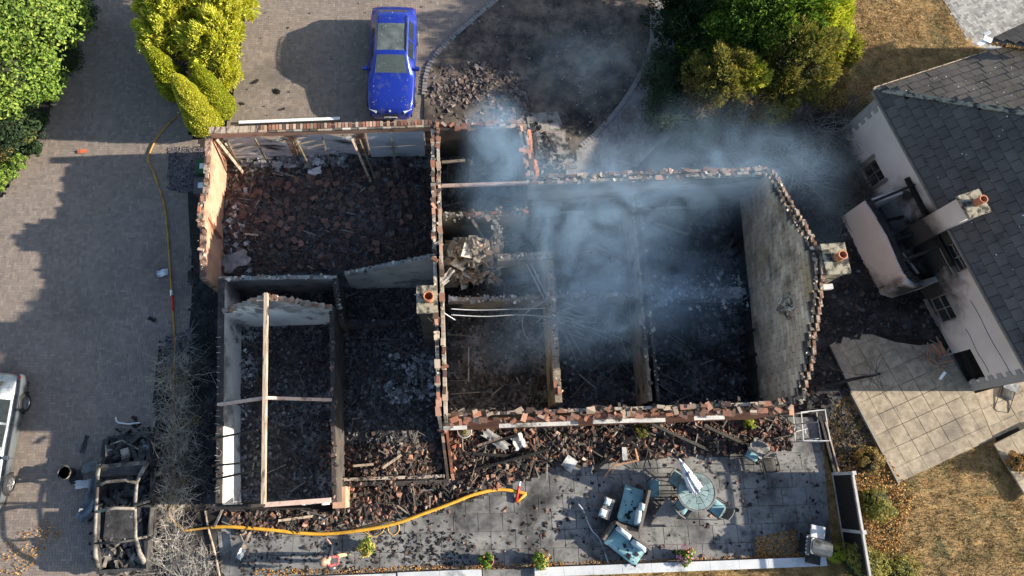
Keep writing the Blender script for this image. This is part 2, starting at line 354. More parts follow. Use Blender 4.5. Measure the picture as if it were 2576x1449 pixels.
DRIVE_L = [(262, -120), (236, 0), (215, 40), (130, 270), (85, 370), (0, 505), (-150, 640), (-260, 1700), (400, 1700), (392, 1449), (388, 1150), (400, 860), (484, 850), (480, 486), (424, 478), (424, 372), (505, 370), (470, 330), (430, 200), (405, 100), (400, -120)]
DRIVE_T = [(645, -120), (612, 60), (588, 230), (572, 320), (575, 404), (1084, 398), (1068, 300), (1068, 230), (1078, 168), (1112, 122), (1192, 48), (1250, 0), (1350, -120)]
RING = [(1640, -120), (1640, 100), (1614, 182), (1562, 266), (1492, 344), (1450, 372), (1420, 440), (1560, 450), (1700, 330), (1700, -120)]
sheet('driveway', DRIVE_L, .0, M['joint'])
sheet('forecourt', DRIVE_T, .0, M['joint'])
sheet('ring_path', RING, .0, M['joint'])
def herringbone(px, ang=0.0):
    pg = poly(px); lo, hi = pg.min(0), pg.max(0); c = (lo + hi) / 2; u = .1
    n = int(np.max(hi - lo) / u * .75) + 4
    I, J = np.meshgrid(np.arange(-n, n), np.arange(-n, n)); I = I.ravel(); J = J.ravel(); m = (I - J) % 4
    h = np.stack([(I[m == 0] + 1) * u, (J[m == 0] + .5) * u, np.zeros((m == 0).sum())], 1)
    v = np.stack([(I[m == 3] + .5) * u, (J[m == 3] + 1) * u, np.ones((m == 3).sum())], 1)
    q = np.vstack([h, v]); ca, sa = math.cos(ang), math.sin(ang)
    P = np.stack([q[:, 0] * ca - q[:, 1] * sa, q[:, 0] * sa + q[:, 1] * ca], 1) + c
    k = inpoly(P, pg)
    return P[k], q[k, 2] * math.pi / 2 + ang
def visible(P, margin=40):
    x, y, z = P[:, 0], P[:, 1], 0
    dz = y * ST + H * CT; u = F * x / dz; v = F * (y * CT - H * ST) / dz
    X = u + PX; Y = PY - v
    return (X > -margin) & (X < 2576 + margin) & (Y > -margin) & (Y < 1449 + margin), X, Y
PT = np.array([[x, y, z] for z in (-1, 0) for y in (-.5, .5) for x in (-.5, .5)])
PF = np.array([(4, 5, 7, 6), (0, 1, 5, 4), (2, 6, 7, 3), (0, 4, 6, 2), (1, 3, 7, 5)])
def paver_mesh(P, A):
    n = len(P); S = np.array([.194, .094, .03]); V = PT[None] * S
    V = np.repeat(V, n, 0); ca, sa = np.cos(A), np.sin(A)
    X = V[:, :, 0] * ca[:, None] - V[:, :, 1] * sa[:, None] + P[:, 0:1]
    Y = V[:, :, 0] * sa[:, None] + V[:, :, 1] * ca[:, None] + P[:, 1:2]
    Z = V[:, :, 2] + (.010 + rng.normal(0, .001, n))[:, None] + .008 * (fbm(P[:, 0] * .5, P[:, 1] * .5))[:, None]
    Z += V[:, :, 1] * rng.normal(0, .006, n)[:, None]
    return np.stack([X, Y, Z], 2).reshape(-1, 3), (PF[None] + (np.arange(n) * 8)[:, None, None]).reshape(-1, 4)
pv = bpy.data.meshes.new('paver')
single = mesh_np('paver', (PT * np.array([.193, .093, .03])), PF, M['paver'])
M['paverone'] = mat('paver_one', [(.195, .165, .145), (.235, .20, .175)], scale=.35, rnd='object', rcols=[(.21, .175, .15), (.17, .142, .125), (.235, .20, .17), (.20, .155, .13), (.155, .135, .125)], tint=.55, vr=.13, stain=((.085, .075, .07), .22, .54, .80), bump=.1, bscale=60)
single.materials[0] = M['paverone']
for nm, px in (('driveway', DRIVE_L), ('forecourt', DRIVE_T), ('ring_path', RING)):
    P, A = herringbone(px, R(1.5)); ok, X, Y = visible(P); P, A, X, Y = P[ok], A[ok], X[ok], Y[ok]
    par = bpy.data.objects[nm]; pick = np.zeros(len(P), bool)
    lim = 260 if nm == 'driveway' else 20 if nm == 'forecourt' else 20
    dd = np.hypot(X - 330, Y - 1000) if nm == 'driveway' else np.hypot(X - 720, Y - 190) if nm == 'forecourt' else np.hypot(X - 1580, Y - 290)
    pick[np.argsort(dd)[:lim]] = True
    for p, a in zip(P[pick], A[pick]): inst('paver', single, trs((p[0], p[1], .016 + random.gauss(0, .0015)), a), par)
    add('paving_field', paver_mesh(P[~pick], A[~pick]), M['paver'], par, kind='stuff')

# burnt round lawn with its stone edging
BED = [(1350, -120), (1250, 0), (1192, 48), (1112, 122), (1078, 168), (1068, 230), (1068, 300), (1084, 400), (1330, 400), (1440, 425), (1450, 370), (1492, 342), (1562, 264), (1614, 180), (1640, 100), (1640, -120)]
def field(px, z, amp, step, m, name, sc=1.0, kind='structure', **k):
    """uneven ground sheet inside a polygon"""
    pg = poly(px); lo, hi = pg.min(0), pg.max(0)
    xs = np.arange(lo[0], hi[0] + step, step); ys = np.arange(lo[1], hi[1] + step, step)
    X, Y = np.meshgrid(xs, ys); ins = inpoly(np.stack([X.ravel(), Y.ravel()], 1), pg).reshape(X.shape)
    Z = z + amp * (fbm(X * sc, Y * sc) - .3); nx = len(xs)
    ii, jj = np.meshgrid(np.arange(len(ys) - 1), np.arange(nx - 1), indexing='ij')
    ok = ins[:-1, :-1] | ins[1:, 1:] | ins[1:, :-1] | ins[:-1, 1:]
    a = (ii * nx + jj)[ok]
    Fq = np.stack([a, a + 1, a + nx + 1, a + nx], 1)
    V = np.stack([X.ravel(), Y.ravel(), Z.ravel()], 1)
    used = np.unique(Fq); mp = np.zeros(len(V), int); mp[used] = np.arange(len(used))
    return add(name, (V[used], mp[Fq]), m, kind=kind, smooth=True, **k)
M['ringpaver'] = mat('ring_paver', [(.20, .19, .185), (.27, .255, .245)], scale=.6, rnd='island', vr=.2)
bpy.data.objects['ring_path'].children[-1].data.materials[0] = M['ringpaver'] if bpy.data.objects['ring_path'].children[-1].name.startswith('paving_field') else M['paver']
for c_ in bpy.data.objects['ring_path'].children:
    if c_.name.startswith('paving_field'): c_.data.materials[0] = M['ringpaver']
bed = field(BED, .035, .10, .1, M['bed'], 'burnt_lawn')
edge = mesh_np('edging_stone', TB * np.array([.19, .115, .09]), TF, M['ringpaver'])
def along(px, step):
    P = [at(*p)[:2] for p in px]; out = []
    for a, b in zip(P[:-1], P[1:]):
        L = np.linalg.norm(b - a); n = max(1, int(L / step))
        for i in range(n): out.append((a + (b - a) * (i + .5) / n, math.atan2(b[1] - a[1], b[0] - a[0])))
    return out
for px in ([(1250, 0), (1192, 48), (1150, 85), (1112, 122), (1092, 145), (1078, 168), (1070, 200), (1067, 240)], [(1640, 0), (1640, 100), (1629, 142), (1614, 182), (1590, 225), (1562, 266), (1530, 305), (1492, 344), (1460, 368)]):
    for p, a in along(px, .125): inst('edging_stone', edge, trs((p[0], p[1], .03 + random.gauss(0, .006)), a + math.pi / 2 + random.gauss(0, .06)), bed)

def slabs(name, px, sz, m, z=.0, ang=0.0, gap=.007, th=.05, drop=0.0, base=None, kind='structure', off=(0, 0)):
    b = sheet(name, px, z, base or M['joint'], kind, th=.04)
    pg = poly(px); c = pg.mean(0); w, h = sz; n = int(max(pg.max(0) - pg.min(0)) / min(sz)) + 3
    me = mesh_np('slab', MB().box((0, 0, 0), (w - gap, h - gap, th), taper=.985).get()[0], TF, m)
    ca, sa = math.cos(ang), math.sin(ang)
    for j in range(-n, n):
        for i in range(-n, n):
            q = ((i + (.5 if j % 2 and off[0] else 0)) * w, j * h); p = np.array([q[0] * ca - q[1] * sa, q[0] * sa + q[1] * ca]) + c
            cr = np.array([[sx * w / 2, sy * h / 2] for sx, sy in ((-1, -1), (1, -1), (1, 1), (-1, 1))]) @ np.array([[ca, sa], [-sa, ca]]) + p
            ic = inpoly(cr, pg)
            if not visible(p[None], 60)[0][0] or random.random() < drop: continue
            if ic.any() and not ic.all():
                cp = pg
                for k in range(4):
                    a_, b_ = cr[k], cr[(k + 1) % 4]; out_ = []
                    for q0, q1 in zip(cp, np.roll(cp, -1, 0)):
                        s0 = (b_[0] - a_[0]) * (q0[1] - a_[1]) - (b_[1] - a_[1]) * (q0[0] - a_[0]); s1 = (b_[0] - a_[0]) * (q1[1] - a_[1]) - (b_[1] - a_[1]) * (q1[0] - a_[0])
                        if s0 >= 0: out_.append(q0)
                        if (s0 >= 0) != (s1 >= 0): out_.append(q0 + (q1 - q0) * s0 / (s0 - s1))
                    cp = np.array(out_)
                    if len(cp) < 3: break
                if len(cp) >= 3:
                    cc = cp.mean(0); cp = cc + (cp - cc) * .985
                    add('slab', MB().prism([tuple(q) for q in cp], z - .02, z + .029).get(), m, b)
            elif ic.all():
                inst('slab', me, trs((p[0], p[1], z + .004 + random.gauss(0, .0015)), ang + random.gauss(0, .002), random.gauss(0, .0008), random.gauss(0, .0008)), b)
    return b
PATIO = [(545, 1300), (845, 1290), (860, 1230), (1120, 1230), (1130, 1075), (1990, 1050), (2062, 1050), (2094, 1408), (1340, 1430), (600, 1470), (560, 1470)]
slabs('front_patio', PATIO, (.86, .60), M['slab'], .01, R(1.5), off=(1, 0), base=M['slabjoint'])
slabs('slab_path', [(1322, 290), (1402, 284), (1450, 425), (1345, 440), (1330, 330)], (.46, .46), M['path_slab'], .09, R(3), drop=.04)
NEI = [(2080, 872), (2130, 842), (2190, 842), (2250, 862), (2310, 870), (2362, 862), (2447, 987), (2494, 1104), (2255, 1215), (2136, 990)]
nang = math.atan2(*(at(2494, 1104) - at(2255, 1215))[[1, 0]])
slabs('neighbour_patio', NEI, (.62, .62), M['stone'], .06, nang, gap=.010, base=M['stonejoint'])
slabs('side_patio', [(2450, 990), (2600, 950), (2680, 1020), (2497, 1103)], (.62, .62), M['stone'], .03, nang, gap=.010, base=M['stonejoint'])
slabs('lower_terrace', [(2488, 1118), (2600, 1062), (2700, 1200), (2576, 1262)], (.7, .7), M['stone'], .22, nang, gap=.010, base=M['stonejoint'])
SD = [(2372, -120), (2374, 0), (2440, 112), (2620, 190), (2800, -120)]
sd = sheet('neighbour_drive', SD, .0, mat('pale_joint', [(.30, .29, .28), (.44, .42, .40)], scale=2))
P, A = herringbone(SD, nang); ok = visible(P, 20)[0]
add('paving_field', paver_mesh(P[ok], A[ok]), mat('grey_paver', [(.24, .235, .23), (.33, .32, .31)], scale=1.2, rnd='island'), sd, kind='stuff')

LAWN1 = [(2060, -120), (2372, -120), (2374, 0), (2440, 112), (2620, 190), (2300, 460), (2120, 420), (2120, 200)]
LAWN2 = [(2130, 985), (2255, 1217), (2492, 1106), (2580, 1264), (2800, 1449), (2800, 1700), (500, 1700), (560, 1468), (1330, 1452), (2094, 1425), (2060, 1050)]
def blades(px, n, L, name, parent, m, z=.03):
    P = inpx(n, px); ok = visible(P, 20)[0]; P = P[ok]; n = len(P)
    d_ = fbm(P[:, 0] * .9 + 3, P[:, 1] * .9); keep = rng.uniform(0, 1, n) < .35 + d_; P = P[keep]; n = len(P)
    T = rng.normal(0, 1, (n, 3)); T[:, 2] = np.abs(T[:, 2]) * .8 + .25; T /= np.linalg.norm(T, axis=1, keepdims=True)
    S = np.cross(T, rng.normal(0, 1, (n, 3))); S /= np.linalg.norm(S, axis=1, keepdims=True)
    b = np.stack([P[:, 0], P[:, 1], np.full(n, z)], 1); l = (L * rng.uniform(.5, 1.4, n))[:, None]; w = .009
    V = np.stack([b - S * w, b + S * w, b + T * l + S * w * .4, b + T * l - S * w * .4], 1).reshape(-1, 3)
    add(name, (V, np.arange(4 * n).reshape(n, 4)), m, kind='stuff')
l1 = field(LAWN1, .0, .06, .2, M['lawn'], 'upper_lawn'); blades(LAWN1, 26000, .075, 'dry_grass', l1, M['drygrass'])
l2 = field(LAWN2, .0, .06, .2, M['lawn'], 'lower_lawn')
M['mixgrass'] = mat('mixed_grass', [(.06, .055, .018), (.40, .24, .085)], scale=2.0, lo=.44, hi=.57, rnd='island', rcols=[(.34, .21, .06), (.19, .16, .04), (.46, .30, .11), (.10, .11, .025), (.32, .15, .04), (.14, .09, .025), (.52, .34, .14)], tint=.55)
blades(LAWN2, 52000, .085, 'rough_grass', l2, M['mixgrass'])
tag(bpy.data.objects['dry_grass'], 'short straw coloured grass of the upper lawn', 'grass'); tag(bpy.data.objects['rough_grass'], 'brown and olive grass of the lower lawn', 'grass')

def scatter(name, px, n, lo, hi, m, zf=lambda x, y: 0 * x + .02, flat=(.15, .4), tilt=.3, label=None, cat='debris', dens=None, asp=(.6, 1), parent=None, jit=.18):
    P = inpx(n, px)
    if dens is not None: P = P[rng.uniform(0, 1, len(P)) < dens(P[:, 0], P[:, 1])]
    S = sizes(len(P), lo, hi, flat, asp); z = zf(P[:, 0], P[:, 1]) + S[:, 2] * .4
    return add(name, chunks(np.stack([P[:, 0], P[:, 1], z], 1), S, tilt, jit), m, parent, kind='stuff', label=label, cat=cat if parent is None else None)
M['slate'] = mat('slate_chip', [(.10, .09, .10), (.18, .16, .17)], scale=2, rnd='island')
scatter('slate_gravel', [(424, 372), (535, 372), (535, 500), (486, 500), (480, 486), (424, 478)], 5200, .02, .06, M['slate'], label='purple grey slate chips beside the garage wall', cat='gravel')
M['bedchunk'] = mat('bed_chunk', [(.06, .045, .04), (.13, .10, .09)], scale=2, rnd='island', rcols=[(.17, .13, .112), (.10, .078, .07), (.06, .05, .046), (.20, .14, .115), (.13, .108, .10), (.08, .068, .066), (.24, .205, .19), (.045, .04, .038)], tint=.35)
nz = lambda x, y: .055 + 0 * x
scatter('fallen_tile_scatter', [(1075, 180), (1150, 150), (1260, 165), (1330, 200), (1340, 290), (1310, 400), (1070, 400), (1066, 260)], 5600, .03, .20, M['bedchunk'], nz, (.1, .25), .35, dens=lambda x, y: np.clip((fbm(x * .7 + 2, y * .7) - .2) * 2.2 * np.clip((at(1200, 120)[1] - y) / 2.0, .15, 1), .04, 1), label='broken brown roof tiles thickly strewn on the burnt round lawn')
scatter('ember_scatter', BED, 3600, .015, .10, M['bedchunk'], nz, label='small scorched fragments sprinkled over the burnt round lawn')
scatter('court_litter', DRIVE_T, 260, .015, .07, M['ashchunk'], lambda x, y: .02 + 0 * x, label='tiny black embers sprinkled on the forecourt paving')
scatter('drive_litter', DRIVE_L, 420, .012, .05, M['plasterchunk'], lambda x, y: .02 + 0 * x, label='tiny pale crumbs sprinkled on the left drive')
scatter('path_litter', [(1318, 330), (1350, 310), (1390, 360), (1420, 430), (1345, 450)], 420, .05, .22, M['ashchunk'], lambda x, y: .11 + 0 * x, label='dark broken tiles strewn on the grey slab path')
GARDEN = [(1690, 330), (1960, 290), (2140, 330), (2300, 700), (2360, 850), (2190, 840), (2080, 870), (2130, 985), (2060, 1060), (2000, 1010), (2020, 700), (1900, 440)]
field(GARDEN, .02, .25, .15, M['ashdark'], 'burnt_garden_soil')
scatter('garden_ash', GARDEN, 5200, .02, .18, M['cinder'], lambda x, y: .05 + .2 * (fbm(x, y) - .3), label='black ash and cinders covering the garden between the houses')
scatter('verge_ash', [(2068, 1060), (2135, 1000), (2200, 1110), (2190, 1200), (2095, 1190)], 1500, .02, .12, M['cinder'], lambda x, y: .03 + 0 * x, label='charred leaf mould behind the dark edging board')
lf = inpx(2600, [(2100, 1150), (2200, 1120), (2300, 1250), (2250, 1400), (2180, 1449), (2110, 1300)]); lf = np.column_stack([lf, rng.uniform(.04, .16, len(lf))])
add('leaf_litter', leaves(lf, np.tile([0, 0, 1.], (len(lf), 1)), .09, .05, .5), M['litter'], kind='stuff', label='orange brown dead leaves beside the dark board fence', cat='leaves')
lf = np.vstack([inpx(1500, [(1000, 1425), (2000, 1395), (2090, 1385), (2090, 1405), (1340, 1432), (640, 1449), (640, 1432)]), inpx(900, [(1900, 1350), (2000, 1330), (2010, 1400), (1900, 1405)]), inpx(300, [(20, 1350), (130, 1300), (160, 1340), (60, 1449), (0, 1449)])]); lf = np.column_stack([lf, rng.uniform(.03, .07, len(lf))])
add('leaf_drift', leaves(lf, np.tile([0, 0, 1.], (len(lf), 1)), .08, .045, .35), M['litter'], kind='stuff', label='orange dead leaves drifted along the pale garden wall', cat='leaves')
# ------------------------------------------------------------------ the burnt house
HZ = 2.5
FOOT = [(527, 335), (1088, 312), (1312, 310), (1335, 450), (1932, 425), (1995, 1012), (1115, 1050), (1125, 1205), (845, 1215), (840, 1265), (550, 1275), (552, 700), (518, 700)]
FOOTW = np.array([at(x, y, 3.5 if 4 <= i <= 6 or i == 3 else HZ)[:2] for i, (x, y) in enumerate(FOOT)])
def w2(x, y, z=HZ): return at(x, y, z)[:2]
MOUNDS = [(at(790, 560, .5), .75, 2.6), (at(980, 600, .5), .5, 1.8), (at(620, 560, .5), .4, 1.3), (at(980, 1150, .4), .55, 1.6), (at(1000, 950, .4), .3, 1.8), (at(720, 1000, .3), .2, 1.5), (at(640, 1150, .3), .2, 1.0),
          (at(1250, 880, .3), .35, 1.6), (at(1500, 950, .3), .4, 1.4), (at(1780, 780, .4), .55, 1.5), (at(1500, 700, .3), .3, 2), (at(1760, 950, .2), .25, 1.5), (at(1850, 620, .3), .3, 1.4)]
def hf(x, y):
    z = .06 + .16 * fbm(np.asarray(x) * .8 + 11, np.asarray(y) * .8) + .08 * fbm(np.asarray(x) * 3, np.asarray(y) * 3)
    for c, a, r in MOUNDS: z = z + a * np.exp(-((x - c[0]) ** 2 + (y - c[1]) ** 2) / r ** 2)
    return z
def ashfloor():
    pg = FOOTW; lo, hi = pg.min(0), pg.max(0); st = .11
    xs = np.arange(lo[0], hi[0] + st, st); ys = np.arange(lo[1], hi[1] + st, st)
    X, Y = np.meshgrid(xs, ys); ins = inpoly(np.stack([X.ravel(), Y.ravel()], 1), pg).reshape(X.shape)
    Z = hf(X, Y) + rng.normal(0, .012, X.shape); nx = len(xs)
    ii, jj = np.meshgrid(np.arange(len(ys) - 1), np.arange(nx - 1), indexing='ij')
    ok = ins[:-1, :-1] & ins[1:, 1:]; a = (ii * nx + jj)[ok]
    add('ash_floor', (np.stack([X.ravel(), Y.ravel(), Z.ravel()], 1), np.stack([a, a + 1, a + nx + 1, a + nx], 1)), M['ash'], kind='structure')
ashfloor()
house = root('burnt_house', (*FOOTW.mean(0), 0), label='roofless burnt out brick house with attached garage, gutted by fire', cat='house')
brickme = mesh_np('brick', MB().box((0, 0, 0), (.215, .1, .066), jit=.03).get()[0], TF, M['brick'])
tileme = mesh_np('loose_tile', MB().box((0, 0, 0), (.26, .165, .018), jit=.03).get()[0], TF, M['brick'])
NB = [0]
def stepwall(A, B, prof, th, off=0.0, z0=0.0, step=.225, rag=.06, q=.075):
    """upright slab from A to B, its top broken into brick steps"""
    A, B = np.array(A[:2], float), np.array(B[:2], float); L = np.linalg.norm(B - A); d_ = (B - A) / L; n_ = np.array([-d_[1], d_[0]])
    k = max(1, int(round(L / step))); b = MB()
    zs = []
    for i in range(k):
        z = prof((i + .5) / k); z = z - abs(random.gauss(0, rag)); zs.append(max(z0 + .05, round(z / q) * q if q else z))
    f0 = n_ * (off - th / 2); f1 = n_ * (off + th / 2)
    for i in range(k):
        a = A + d_ * L * i / k; c = A + d_ * L * (i + 1) / k; z = zs[i]
        p = [(*(a + f0), z0), (*(c + f0), z0), (*(c + f0), z), (*(a + f0), z), (*(a + f1), z0), (*(c + f1), z0), (*(c + f1), z), (*(a + f1), z)]
        fs = [(0, 1, 2, 3), (5, 4, 7, 6), (3, 2, 6, 7)]
        if i == 0: fs.append((0, 3, 7, 4))
        if i == k - 1: fs.append((1, 5, 6, 2))
        b.put(p, fs)
        if i < k - 1 and abs(zs[i + 1] - z) > 1e-4:
            zl, zh = sorted((z, zs[i + 1])); pr = [(*(c + f0), zl), (*(c + f1), zl), (*(c + f1), zh), (*(c + f0), zh)]
            b.put(pr, [(0, 1, 2, 3)] if zs[i + 1] < z else [(3, 2, 1, 0)])
    return b.get(), (A, d_, n_, L, k, zs)
def lin(*pts):
    t = [p[0] for p in pts]; z = [p[1] for p in pts]
    return lambda s: float(np.interp(s, t, z))
def topbricks(info, off, n, parent, spread=.05, tiles=.3, tilt=.12):
    A, d_, n_, L, k, zs = info
    for _ in range(n):
        i = random.randrange(k); p = A + d_ * L * (i + random.uniform(.2, .8)) / k + n_ * (off + random.gauss(0, spread * .6))
        loose = random.random() < (.55 if tiles > .5 else .25); ang = math.atan2(d_[1], d_[0]) + (random.uniform(0, 3.1) if loose else random.gauss(0, .07))
        tl = random.random() < tiles
        if NB[0] < 300:
            inst('loose_tile' if tl else 'brick', tileme if tl else brickme, trs((*p, zs[i] + (.03 if tl else .037)), ang, random.gauss(0, tilt if loose else .03), random.gauss(0, tilt if loose else .03)), parent); NB[0] += 1
def rubbletop(info, off, n, parent, m, lo=.05, hi=.2, spread=.1, name='loose_mortar'):
    A, d_, n_, L, k, zs = info; t = rng.uniform(0, 1, n); i = np.minimum((t * k).astype(int), k - 1)
    o = off + rng.normal(0, spread, n); P = A[None] + d_[None] * (t * L)[:, None] + n_[None] * o[:, None]
    z = np.array(zs)[i] + .005; S = sizes(n, lo * .6, hi * .75, (.15, .4))
    add(name, chunks(np.column_stack([P, z]), S, .3), m, parent, kind='stuff')
def wall(label, A, B, prof, mats, th=.1, gap=.0, z0=0, bricks=0, rubb=0, rag=.06, spread=.05, q=.075, rm=None, tiles=.3):
    """one wall of the house: one leaf, or two leaves with a cavity between"""
    if gap:
        o = (gap + th) / 2
        (g1, i1), (g2, i2) = stepwall(A, B, prof, th, -o, z0, rag=rag, q=q), stepwall(A, B, prof, th, o, z0, rag=rag, q=q)
        w = add('wall', g1, mats[0], house); w['label'] = label
        add('inner_leaf', g2, mats[1], w)
        for inf, of in ((i1, -o), (i2, o)):
            topbricks(inf, of, bricks // 2, w, spread, tiles)
            if rubb: rubbletop(inf, of, rubb // 2, w, rm or M['plasterchunk'], spread=spread)
    else:
        g1, i1 = stepwall(A, B, prof, th, 0, z0, rag=rag, q=q); w = add('wall', g1, mats[0], house); w['label'] = label
        if bricks: topbricks(i1, 0, bricks, w, spread, tiles)
        if rubb: rubbletop(i1, 0, rubb, w, rm or M['plasterchunk'], spread=spread)
    return w
def panel(A, B, prof, th, side, m, parent, name='plaster', z0=0, inset=.0, q=0, rag=.0, step=.3):
    """thin skin on one face of a wall"""
    gm, _ = stepwall(A, B, prof, .012, side * (th / 2 + .008 + inset), z0, step=step, rag=rag, q=q)
    return add(name, gm, m, parent)

M['paleash'] = mat('pale_ash', [(.25, .25, .26), (.45, .45, .46)], scale=2, rnd='island', rcols=[(.42, .42, .44), (.30, .30, .31), (.16, .16, .17), (.06, .06, .06)], tint=.3)
# centre cavity wall with its chimney
A, B = w2(1094, 314), w2(1113, 1050, 5.5)
pk = 5.3
cw = wall('tall cavity wall down the middle of the house', A, B, lin((0, 2.5), (.10, 3.0), (.45, 5.2), (.68, 5.8), (1, 5.9)), (M['mortar'], M['mortar']), .105, .085, bricks=60, rubb=170, rag=.07, spread=.022)
wall('low broken wall running on from the centre wall', w2(1117, 1075, 1.2), w2(1133, 1205, .8), lin((0, .9), (1, .6)), (M['darkwall'], M['brickwall']), .1, .07, bricks=4)
# garage
An, Bn = w2(527, 331), w2(1086, 313)
gw = add('wall', MB().bar((*An, 2.36), (*Bn, 2.36), .24, .28).get(), M['pinkwall'], house); gw['label'] = 'brick lintel over the garage doors'
def lerp(a, b, t): return a + (b - a) * t
dn = (Bn - An) / np.linalg.norm(Bn - An); nn = np.array([-dn[1], dn[0]])
Lg = np.linalg.norm(Bn - An)
for t, w_ in ((.012, .22), (.345, .34), (.665, .36), (.985, .3)):
    add('pier', MB().box((*lerp(An, Bn, t), 1.105), (w_, .235, 2.21), math.atan2(dn[1], dn[0])).get(), M['oldbrick'], house)
for i in range(64):     # brick course along the lintel
    if i < 14: continue
    t = (i + .5) / 64; sz = .97
    if NB[0] < 300 and random.random() < .9: inst('brick', brickme, trs((*(lerp(An, Bn, t) + nn * .06), 2.535), math.atan2(dn[1], dn[0]) + math.pi / 2 + random.gauss(0, .03)), gw); NB[0] += 1
add('capping_board', MB().bar((*(An + dn * .0 + nn * .02), 2.535), (*(An + dn * 2.1 + nn * .02), 2.54), .26, .05).get(), M['timber'], house)
_g, _i = stepwall(An + dn * 2.2 - nn * .09, Bn - nn * .09, lin((0, 2.56), (1, 2.58)), .07, 0, 2.49, step=.3, rag=.03, q=0); add('broken_capping', _g, M['plasterchunk'], gw)
def garage_door(t0, t1, lab, wav, m, zt=2.05, swing=0.0, n=7):
    a, b = lerp(An, Bn, t0) - nn * .05, lerp(An, Bn, t1) - nn * .05
    dr = None; L = np.linalg.norm(b - a); K = 14
    for s in range(n):
        z0, z1 = zt * s / n + .01, zt * (s + 1) / n - .012; V = []; Fs = []
        for k in range(K + 1):
            p = lerp(a, b, k / K)
            for z, o in ((z0, 0), ((z0 + z1) / 2, .018), (z1, 0)):
                w_ = wav * (math.sin(k * .9 + s * 1.7) * .5 + math.sin(k * .37 + s * .6)) * (.4 + z / zt); dz = wav * .5 * math.sin(k * .5 + s)
                pp = p - nn * (o + w_ + swing * (1 - z / zt)); V.append((*pp, z + dz))
        for k in range(K):
            for r in range(2): i = k * 3 + r; Fs.append((i, i + 3, i + 4, i + 1))
        if dr is None: dr = add('garage_door', (V, Fs), m, house); dr['label'] = lab
        else: add('slat', (V, Fs), m, dr)
garage_door(.04, .325, 'warped grey slatted garage door nearest the conifers', .05, M['doormetal'])
garage_door(.37, .645, 'warped grey slatted middle garage door', .05, M['doormetal'])
M['doorpale'] = mat('pale_door', [(.46, .49, .52), (.62, .65, .68)], scale=.9, rough=.45, stain=((.09, .10, .11), .8, .55, .72))
garage_door(.70, .96, 'pale two panel garage door hanging open', .012, M['doorpale'], 2.1, .12, 2)
for (x, y, x2, y2, w_) in ((640, 348, 677, 415, .06), (745, 350, 790, 440, .06), (733, 350, 752, 400, .05), (810, 345, 842, 438, .06), (885, 348, 938, 470, .09), (905, 350, 948, 462, .05), (985, 348, 1002, 452, .06), (545, 350, 612, 435, .10), (568, 350, 606, 425, .06)):
    a = at(x, y, 2.2); b = at(x2, y2, .35)
    add('door_post', MB().bar(a, b, w_, w_ * .7).get(), M['brass'] if w_ < .08 else M['timber'], house)
# garage west gable: sunlit inner face
A, B = w2(520, 335, 2.4), w2(510, 700, 2.4)
gp = lin((0, 2.28), (.40, 2.34), (.48, 2.65), (.55, 2.92), (.64, 2.85), (.71, 2.55), (1, 2.42))
ww = wall('salmon pink west gable wall of the garage', A, B, gp, (M['oldbrick'],), .22, 0, bricks=8, rubb=50, rag=.05)
panel(A, B, lambda s: gp(s) - .12, .22, 1, M['pinkwall'], ww, 'plaster', q=0)
add('wall_bracket', MB().bar(onplane(512, 545, A, B) + [.1, 0, -.1], at(556, 600, 1.2), .09, .07).get(), M['brickwall'], house)
wallc = w2(545, 697), w2(842, 690)
wall('sooty garden wall between garage and front wing', *wallc, lin((0, 2.35), (.7, 2.3), (1, 2.1)), (M['greywall'],), .14, 0, rubb=90, rag=.04, spread=.04)
A, B = w2(868, 690, 2.2), w2(1094, 683, 2.2)
P1_ = onplane(1090, 642, A, B)
wall('grey rendered wall sloping up to the centre chimney', A, B, lin((0, 2.3), (1, float(P1_[2]))), (M['greywall'],), .14, 0, rubb=60, rag=.02, q=0, spread=.03)
wall('charred inner wall behind the middle room', w2(838, 692), w2(850, 800), lin((0, 2.2), (1, 1.7)), (M['darkwall'],), .2, 0, rubb=20)
wall('collapsed low wall across the middle room', w2(850, 812, 1), w2(992, 806, 1), lin((0, 1.1), (1, .7)), (M['darkwall'],), .2, 0, rubb=60, rm=M['ashchunk'], spread=.1)
# front wing
Aw, Bw = w2(556, 702, 2.4), w2(550, 1272, 2.4)
w1 = wall('west wall of the front wing, white plaster inside', Aw, Bw, lin((0, 2.4), (1, 2.4)), (M['darkwall'],), .2, 0, rubb=70, rag=.02, rm=M['ashchunk'], spread=.04)
panel(Aw, Bw, lin((0, 2.3), (1, 2.33)), .2, 1, M['plaster'], w1, 'plaster', rag=.0)
dw = (Bw - Aw) / np.linalg.norm(Bw - Aw); lw = np.linalg.norm(Bw - Aw); nw = np.array([-dw[1], dw[0]])
nail = mesh_np('wall_tie', TB * np.array([.22, .012, .012]), TF, M['chalk'])
for i in range(22):
    p = Aw + dw * (lw * (.28 + .7 * (i + random.uniform(-.3, .3)) / 22)); inst('wall_tie', nail, trs((*(p - nw * .06), 2.42), math.atan2(nw[1], nw[0]) + random.gauss(0, .2), s=(random.uniform(.3, .8), 1, 1)), w1)
Ag, Bg = w2(563, 782, 2.4), w2(836, 774, 2.4)
pkp = onplane(670, 744, Ag, Bg); tk = np.dot(pkp[:2] - Ag, Bg - Ag) / np.dot(Bg - Ag, Bg - Ag)
gprof = lin((0, 2.4), (tk, pkp[2] - .05), (1, 2.45))
w3 = wall('gable wall at the back of the front wing, sooty white plaster', Ag, Bg, gprof, (M['mortar'],), .18, 0, bricks=16, rag=.02, q=0, tiles=0)
panel(Ag, Bg, lambda s: gprof(s) - .1, .18, -1, M['plaster'], w3, 'plaster')
Ae, Be = w2(834, 774, 2.4), w2(841, 1264, 2.4)
